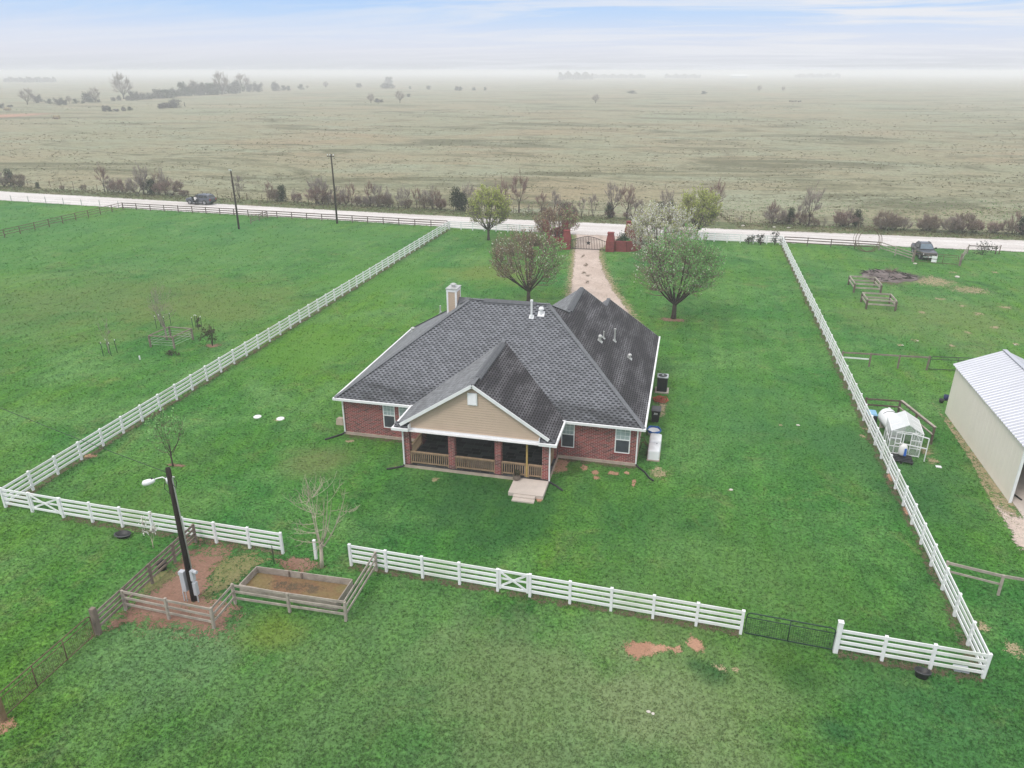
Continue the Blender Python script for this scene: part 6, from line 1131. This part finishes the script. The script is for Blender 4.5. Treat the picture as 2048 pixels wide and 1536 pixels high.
hedge = [(8, 373, 27, 'bush'), (40, 374, 24, 'bush'), (22, 372, 30, 'evg'), (76, 378, 12, 'evg'), (125, 380, 9, 'bush'), (168, 381, 11, 'bush'), (210, 384, 50, 'sap'), (222, 384, 30, 'thin'), (237, 386, 26, 'bush'), (288, 389, 58, 'sap'), (277, 388, 32, 'bush'), (304, 389, 30, 'evg'), (331, 390, 48, 'thin'), (345, 391, 30, 'bush'), (318, 390, 24, 'bush'), (372, 393, 12, 'bush'), (318, 386, 40, 'sap'),
 (480, 397, 44, 'thin'), (540, 401, 36, 'sap'), (565, 403, 32, 'evg'), (551, 402, 22, 'bush'), (589, 405, 24, 'thin'), (603, 406, 14, 'thin'), (632, 407, 50, 'sap'), (645, 408, 52, 'thin'), (637, 408, 32, 'bush'), (657, 409, 38, 'thin'),
 (678, 409, 36, 'thin'), (704, 411, 44, 'sap'), (692, 410, 34, 'thin'), (722, 412, 20, 'bush'), (741, 413, 46, 'sap'), (756, 413, 44, 'thin'), (766, 414, 24, 'bush'), (778, 415, 38, 'thin'), (797, 416, 34, 'thin'), (811, 416, 42, 'sap'), (834, 417, 40, 'sap'), (848, 417, 36, 'thin'), (866, 419, 44, 'thin'), (882, 420, 20, 'bush'), (874, 420, 40, 'sap'), (912, 421, 42, 'evg'), (926, 422, 36, 'evg'), (937, 421, 54, 'sap'), 
 (1005, 424, 62, 'sap'), (1038, 425, 74, 'sap'), (1057, 426, 16, 'thin'), (1083, 429, 42, 'sap'), (1108, 431, 46, 'sap'), (1118, 432, 40, 'thin'), (1136, 433, 27, 'bush'), (1128, 432, 26, 'evg'), 
 (1163, 433, 36, 'thin'), (1186, 434, 46, 'thin'), (1219, 435, 27, 'evg'), (1225, 435, 64, 'sap'), (1253, 437, 62, 'sap'), (1264, 437, 44, 'thin'), (1277, 438, 40, 'thin'),
 (1330, 440, 62, 'sap'), (1322, 440, 32, 'evg'), (1342, 440, 34, 'evg'), (1432, 425, 60, 'sap'), (1480, 447, 16, 'thin'), (1545, 447, 42, 'sap'), (1549, 447, 30, 'bush'), (1578, 448, 30, 'evg'), (1600, 449, 44, 'thin'), (1617, 452, 80, 'sap'), (1632, 453, 14, 'bush'), (1686, 453, 30, 'bush'), (1710, 453, 31, 'evg'), (1697, 453, 36, 'thin'),
 (1768, 460, 34, 'bush'), (1790, 460, 26, 'bush'), (1855, 462, 30, 'bush'), (1843, 462, 20, 'bush'), (1902, 465, 30, 'bush'), (1925, 466, 36, 'bush'), (1945, 466, 26, 'bush'), (1985, 467, 16, 'bush'), (2012, 468, 26, 'bush'), (2024, 468, 44, 'sap'), (2043, 470, 36, 'evg')]
_h0 = [h for h in hedge]; _r = random.Random(4)
for x0, x1, n in ((0, 70, 2), (195, 370, 7), (530, 600, 3), (620, 690, 4), (690, 890, 13), (1075, 1160, 5), (1200, 1300, 5), (1320, 1360, 2), (1530, 1650, 6), (1670, 1730, 4), (1750, 1810, 3), (1830, 1960, 5), (1985, 2047, 3)):
    for i in range(n): px = x0 + (x1 - x0)*(i + _r.uniform(.1, .9))/n; hedge.append((round(px), np.interp(px, [h[0] for h in sorted(_h0)], [h[1] for h in sorted(_h0)]), _r.uniform(11, 24), 'bush' if _r.random() < .75 else 'thin'))
def zone(px):
    for lim, s in ((380, 'left of the parked grey suv'), (500, 'behind the shorter utility pole'), (670, 'between the utility poles'), (950, 'between tall pole and budding tree'), (1148, 'behind the left gate pillars'), (1300, 'straight across from the star gate'), (1450, 'behind the blossoming trees'), (1660, 'across from the loose shrubs'), (1800, 'across from the wire hoops'), (3000, 'across from the dark pickup')):
        if px < lim: return s
def numbered(items, fmt, desc, zn):
    cnt, tot = {}, {}
    for it in items: k = (desc(it), zn(it)); tot[k] = tot.get(k, 0) + 1
    for it in sorted(items, key=lambda i: i[0]):
        k = (desc(it), zn(it)); cnt[k] = cnt.get(k, 0) + 1
        yield it, (fmt.format(k[0], k[1]) if tot[k] == 1 else fmt.format(f'{k[0]}, {ORDW[cnt[k] - 1]} from the left', k[1]))
rr = random.Random(9)
for (px, py, hpx, kd), lb in numbered(hedge, '{} in hedgerow, {}', lambda i: KD[i[3]][1], lambda i: zone(i[0])):
    p = G(px, py); dep = c_fw.dot(p - Vector((0, 0, CAMH))); h = hpx/F*dep*1.06; s = h/BASEH[kd]
    o = bpy.data.objects.new(KD[kd][0], rr.choice(PR[kd])); COL.objects.link(o); o.location = p; o.rotation_euler = (0, 0, rr.uniform(0, 6.28)); wdt = rr.uniform(0.8, 1.05) if kd in ('bush', 'evg') else rr.uniform(0.8, 1.1)
    if kd == 'bush' and hpx > 28: wdt *= 1.25
    o.scale = (s*wdt, s*wdt, s); tag(o, lb, KD[kd][2], 'hedgerow plants beyond the road')
# ------------------------------------------------------------------ far pasture: trees, bushes, hay feeders, cattle, barn
def far_tree():
    return vase_tree('tree', '', (0, 0, 0), 201, 14.0, 6.4, 2.6, 0.45, 12, 120, 900, None, [('twig_grey', 1.0, None)], tw=1.9, twr=0.05, zlow=2.0, twig='twig_grey', upb=0.6, lsize=0.4, parent_parts=False)
def far_dense(seed, mat):
    b = MB(); rr = np.random.default_rng(seed); b.tube([(0, 0, 0), (0, 0, 3)], [0.25, 0.1], 5, 1)
    bl = [(rr.normal()*1.5, rr.normal()*1.3, rr.uniform(0.4, 4.4)) for _ in range(30)]
    for _ in range(1500):
        c = bl[rr.integers(30)]; p = np.array(c) + rr.normal(size=3)*0.55; p[2] = max(.05, p[2]); u = rr.normal(size=3); u /= np.linalg.norm(u); v = np.cross(u, rr.normal(size=3)); v /= np.linalg.norm(v); s = 0.5*rr.uniform(.6, 1.3); b.face([p - u*s*.5, p + v*s*.35, p + u*s*.5, p - v*s*.35])
    return b.mesh('bush', [mat, 'bark'])
FT = far_tree(); FB = [far_dense(210, 'farwood'), far_dense(211, 'leaf_dark'), far_dense(212, 'farwood')]
farl = [(55, 208, 32, 't'), (75, 205, 15, 'b'), (3, 215, 9, 'b'), (20, 213, 4, 'w'), (101, 207, 9, 'b'), (118, 209, 13, 'b'), (130, 209, 10, 'b'), (139, 206, 15, 't'), (150, 206, 8, 'b'), (165, 206, 5, 'b'), (192, 204, 29, 't'), (175, 203, 18, 'b'), (182, 204, 6, 'w'), (197, 204, 6, 'b'), (227, 201, 7, 'b'), (238, 200, 9, 'b'), (248, 197, 50, 't'), (256, 200, 9, 'b'), (268, 200, 17, 'b'), (285, 198, 12, 'w'), (302, 197, 10, 'b'), (318, 196, 17, 'b'), (335, 195, 15, 'w'), (212, 222, 11, 'b'), (220, 222, 8, 'b'), (232, 222, 5, 'w'), (248, 221, 8, 'b'), (259, 220, 7, 'b'), (322, 216, 9, 'b'), (337, 215, 10, 'w'), (350, 214, 15, 'b'),
 (353, 192, 15, 'b'), (366, 191, 24, 'b'), (378, 191, 16, 'b'), (390, 190, 30, 't'), (398, 190, 22, 'b'), (410, 189, 22, 'b'), (422, 189, 20, 'b'), (445, 188, 44, 't'), (436, 188, 20, 'b'), (458, 186, 18, 'w'), (472, 185, 20, 'b'), (487, 182, 34, 't'), (500, 183, 15, 'b'), (517, 183, 17, 'b'), (552, 181, 16, 'b'), (567, 180, 9, 'b'), (577, 180, 8, 'b'), (603, 178, 9, 'b'), (615, 177, 7, 't'), (652, 175, 13, 't'),
 (718, 174, 8, 'b'), (742, 205, 19, 't'), (755, 204, 7, 'b'), (762, 204, 6, 'b'), (776, 176, 10, 'w'), (778, 168, 14, 'b'), (800, 204, 23, 't'), (817, 193, 6, 'b'), (820, 177, 5, 'b'), (857, 178, 7, 'b'), (915, 180, 8, 'b'), (921, 180, 7, 'b'), (947, 180, 6, 'b'), (970, 180, 6, 'b'), (1191, 205, 17, 't'), (1265, 186, 5, 'w'), (1407, 187, 5, 'w'), (1518, 182, 12, 't'), (1566, 182, 10, 't')]
FK = {'t': ('bare_tree', 'hazy bare tree', 'tree'), 'b': ('far_bush', 'hazy rounded bush', 'bush'), 'w': ('far_bush', 'hazy low wide bush', 'bush')}
def fzone(i):
    px, py = i[0], i[1]
    if px < 300 and py > 218: return 'short ditch row in the left field'
    if px < 400 and py > 213.5 and px > 300: return 'three-bush clump in the left field'
    for lim, s in ((90, 'far left end of the distant tree line'), (185, 'distant tree line left of the wide-crowned tree'), (240, 'around the wide-crowned distant tree'), (345, 'distant line beside the tallest lone tree'), (430, 'left half of the thick distant grove'), (530, 'right half of the thick distant grove'), (680, 'thinning right end of the distant line'), (830, 'open pasture beyond the tall utility pole'), (1000, 'faint row in the pasture beyond the budding tree'), (3000, 'open pasture under the white horizon')):
        if px < lim: return s
for it, lb in numbered(farl, '{}, {}', lambda i: FK[i[3]][1], fzone):
    px, py, hpx, kd = it; p = G(px, py + 1.0); dep = c_fw.dot(p - Vector((0, 0, CAMH))); h = hpx/F*dep
    o = bpy.data.objects.new(FK[kd][0], FT if kd == 't' else rr.choice(FB)); COL.objects.link(o); s = h/(14.0 if kd == 't' else 5.0); o.location = p; o.rotation_euler = (0, R(-12) if px == 55 else 0, rr.uniform(0, 6.28)); wd = rr.uniform(0.85, 1.1) if kd == 't' else rr.uniform(0.8, 1.15); wd *= 2.4 if kd == 'w' else 1
    o.scale = (s*wd, s*wd, s); tag(o, lb, FK[kd][2], 'trees and bushes of the far pasture')
b = MB(); rng = np.random.default_rng(77)      # woods dissolving in the fog
for (x0, x1, py, hp) in ((1118, 1185, 158, 14), (1185, 1290, 155, 6), (1330, 1400, 155, 6), (1590, 1680, 154, 6), (10, 110, 163, 6)):
    for _ in range(int((x1 - x0)*28)):
        px = rng.uniform(x0, x1); p = G(px, py + rng.normal()*0.6); p.z = min(1.0, abs(rng.normal())*.45)*hp*0.8/F*p.length*(0.75 + 0.25*math.sin(px*0.35)); s = 9*rng.uniform(.6, 1.4); u = Vector(rng.normal(size=3)).normalized(); v = u.cross(Vector(rng.normal(size=3))).normalized()
        b.face([p - u*s*.5, p + v*s*.35, p + u*s*.5, p - v*s*.35])
tag(b.build('distant_wood', 'farwood'), 'faint grey band of woods dissolving in the horizon fog', 'woods', None, 'stuff')
def haybale(px, py, lb):
    p = G(px, py); t = thing('hay_feeder', lb, 'hay feeder', v2(p), 'hay feeders in the pasture'); dep = c_fw.dot(p); k = 12/F*dep/2
    b = MB(); b.tube([Vector((p.x + a*k, p.y, 0.9)) for a in (-1, -.5, 0, .5, 1)], [1.0, 1.1, 1.05, 1.1, 1.0], 10); b.build('hay', 'hay', t)
    b = MB()
    for a in (-1, -.34, .34, 1): b.bar((p.x + a*k*1.1, p.y - 1.3, 0), (p.x + a*k*1.1, p.y - 1.3, 1.9), .15, .15)
    b.bar((p.x - k*1.1, p.y - 1.3, .5), (p.x + k*1.1, p.y - 1.3, .5), .15, .25); b.build('rack', 'wood_dark', t)
haybale(16, 221, 'hay in a dark rack near the reddish earth, at the picture edge'); haybale(114, 238, 'hay in a dark rack right of the reddish bare earth')
b = MB(); b.tube([(0, 0, 0), (-.2, 0, 3)], [.3, .2], 6); tag(b.build('snag', 'charred', at=v2(G(370, 213))), 'dark leaning stump post standing alone in the left pasture', 'post')
def cow(px, py, lb, rz):
    p = G(px, py); t = thing('cow', lb, 'cow', v2(p), 'cattle in the far pasture', rz); b = MB()
    b.tube([(-.95, 0, 1.05), (-.8, 0, 1.05), (-.2, 0, 1.0), (.45, 0, 1.02), (.8, 0, 1.15), (1.1, 0, 1.05), (1.35, 0, .75), (1.55, 0, .5)], [.2, .36, .42, .42, .3, .19, .15, .09], 8)
    for x in (-.7, .5):
        for y in (-.2, .2): b.tube([(x, y, .9), (x + .04, y, .45), (x, y, 0)], [.14, .08, .06], 6)
    b.tube([(-1, 0, 1.2), (-1.1, 0, .6)], [.04, .02], 4); b.build('body', 'cow', t, True)
for i, px in enumerate((1580, 1585, 1591, 1597, 1601)): cow(px, 204.5 + (i % 2)*.5, f'dark grazing cow, {ORDW[i]} from the left of five in the far pasture', 0.3*i)
bn = thing('far_barn', 'white-roofed farm barn almost lost in fog on the horizon', 'barn', v2(G(1478, 156))); p = G(1478, 156)
b = MB(); b.box(p.x - 28, p.x + 28, p.y - 12, p.y + 12, 0, 7); b.build('wall', 'grey_metal', bn); b = MB(); b.idx([(p.x - 29, p.y - 13, 7), (p.x + 29, p.y - 13, 7), (p.x + 29, p.y, 13), (p.x - 29, p.y, 13), (p.x + 29, p.y + 13, 7), (p.x - 29, p.y + 13, 7)], [(0, 1, 2, 3), (3, 2, 4, 5), (0, 3, 5), (1, 4, 2)]); b.build('roof', 'white_gloss', bn)
spot(-10, 233, 60, 7, 'clay', z=0.02)
# ------------------------------------------------------------------ grass tufts (nobody could count them)
def in_poly(x, y, poly):
    c = np.zeros(len(x), bool); n = len(poly)
    for i in range(n):
        (x1, y1), (x2, y2) = poly[i], poly[i - 1]; k = ((y1 > y) != (y2 > y)) & (x < (x2 - x1)*(y - y1)/(y2 - y1 + 1e-12) + x1); c ^= k
    return c
def tufts(name, n, px, py, mat, size, hmul, avoid, z0=0.0, blades=3):
    d = np.stack([np.array(c_rt)[i]*(px - CX) + np.array(c_up)[i]*(CY - py) + np.array(c_fw)[i]*F for i in range(3)], 1); t = -CAMH/d[:, 2]
    x, y = d[:, 0]*t, d[:, 1]*t; keep = np.ones(len(x), bool)
    for pol in avoid: keep &= ~in_poly(x, y, pol)
    x, y = x[keep], y[keep]; n = len(x); dist = np.hypot(np.hypot(x, y), CAMH); s = size*np.maximum(1.0, (dist/45)**0.7)*RNG.uniform(0.55, 1.35, n)
    V = np.zeros((n, blades, 3, 3)); a = RNG.uniform(0, 6.283, (n, blades)); lean = RNG.uniform(0.25, 0.95, (n, blades)); S = s[:, None]
    cx_, sx_ = np.cos(a), np.sin(a); wv = 0.30
    bx = x[:, None] + RNG.normal(0, .35, (n, blades))*S; by = y[:, None] + RNG.normal(0, .35, (n, blades))*S
    V[..., 0, 0] = bx - sx_*S*wv; V[..., 0, 1] = by + cx_*S*wv; V[..., 1, 0] = bx + sx_*S*wv; V[..., 1, 1] = by - cx_*S*wv
    V[..., 2, 0] = bx + cx_*S*lean; V[..., 2, 1] = by + sx_*S*lean; V[..., 2, 2] = S*hmul*(1.15 - lean*.6); V[..., :, 2] += z0
    me = bpy.data.meshes.new(name); k = n*blades; me.vertices.add(k*3); me.vertices.foreach_set('co', V.reshape(-1)); me.loops.add(k*3); me.loops.foreach_set('vertex_index', np.arange(k*3, dtype=np.int32)); me.polygons.add(k); me.polygons.foreach_set('loop_start', np.arange(0, k*3, 3, dtype=np.int32)); me.polygons.foreach_set('loop_total', np.full(k, 3, np.int32)); me.update(); me.validate()
    me.materials.append(M[mat]); o = bpy.data.objects.new(name, me); COL.objects.link(o); return o
hp = [(-23.1, 44.5), (-17.1, 44.5), (-17.1, 40.85), (-9.5, 40.85), (-9.1, 38.3), (-7.6, 38.3), (-7.15, 40.8), (-7.15, 44.5), (-1.9, 44.5), (-1.9, 62.7), (-10.4, 62.7), (-10.4, 60), (-23.1, 60)]
dv = dl + dr[::-1]; s1 = gp([(970, 480), (1190, 505), (1170, 545), (1060, 600), (1090, 700), (1020, 740), (1080, 800), (1220, 800), (1180, 870), (1115, 940), (900, 910), (650, 875), (535, 930), (560, 890), (690, 770), (830, 670)], **Z2)
cl_ = [gp([(1415, 645), (1440, 618), (1500, 612), (1640, 632), (1640, 650), (1480, 690)], **Z4), gp([(1733, 588), (1758, 580), (1812, 622), (1812, 652), (1780, 658), (1738, 630)], **Z4)]
shp = [(SX - .3, 43), (SXR, 43), (SXR, 59), (SX - .1, 59)]
rdp = road_near + road_far[::-1]
av = [hp, dv, s1, shp, rdp] + cl_ + [[(-20.6, 26.6), (-15, 26.5), (-15, 28.5), (-20.6, 28.4)], [(22, 99), (29, 99), (30, 106), (22, 106)]]
n = 210000; g1 = tufts('grass', n, RNG.uniform(-260, 2308, n), 400 + 1300*RNG.uniform(0, 1, n)**0.9, 'tuft', 0.075, 0.75, av)
tag(g1, 'short mottled green lawn grass covering the yard and paddocks', 'grass', None, 'stuff')
n = 17000; px = RNG.uniform(-100, 2150, n); py = 205 + 235*RNG.uniform(0, 1, n)**0.8; patchy = (np.sin(px*.013 + np.sin(py*.09)*2) + np.sin(py*.21 + px*.004) + RNG.normal(0, .7, n)) > 0.1; dxy = np.array([tuple(G(a, c))[:2] for a, c in zip(px, py)]); ok = patchy & (dxy[:, 1] > 139 + np.maximum(0, (-60 - dxy[:, 0])*.1))
g2 = tufts('tussock_grass', 0, px[ok], py[ok], 'tussock', 0.145, 0.42, [], -0.05, 4); tag(g2, 'dry brown tussock grass dotting the pale pasture beyond the road', 'grass', None, 'stuff')
n = 6000; px = RNG.uniform(-60, 2110, n); line = np.interp(px, [p[0] for p in hedge if p[2] > 15 or 1][::1] if False else sorted(p[0] for p in hedge), [p[1] for p in sorted(hedge, key=lambda q: q[0])]); g3 = tufts('verge_weeds', 0, px, line + RNG.normal(3, 4.0, n), 'tussock', 0.09, 0.9, [rdp], 0.0, 4); tag(g3, 'rough weedy grass along the hedgerow verge beyond the white road', 'grass', None, 'stuff')
# ------------------------------------------------------------------ fog
hb = MB(); hb.box(-6500, 6500, -50, 8500, -1.05, 26.0); hm = bpy.data.materials.new('fog_air'); hm.use_nodes = True; nt = hm.node_tree; nt.nodes.clear()
pv = N(nt, 'ShaderNodeVolumePrincipled'); pv.inputs['Color'].default_value = (0.965, 0.97, 1.0, 1); pv.inputs['Density'].default_value = 0.00063; pv.inputs['Anisotropy'].default_value = -0.2
om = N(nt, 'ShaderNodeOutputMaterial'); L(nt, pv.outputs[0], om.inputs['Volume']); M['fog'] = hm
hz = hb.build('haze', 'fog'); tag(hz, kind='stuff')
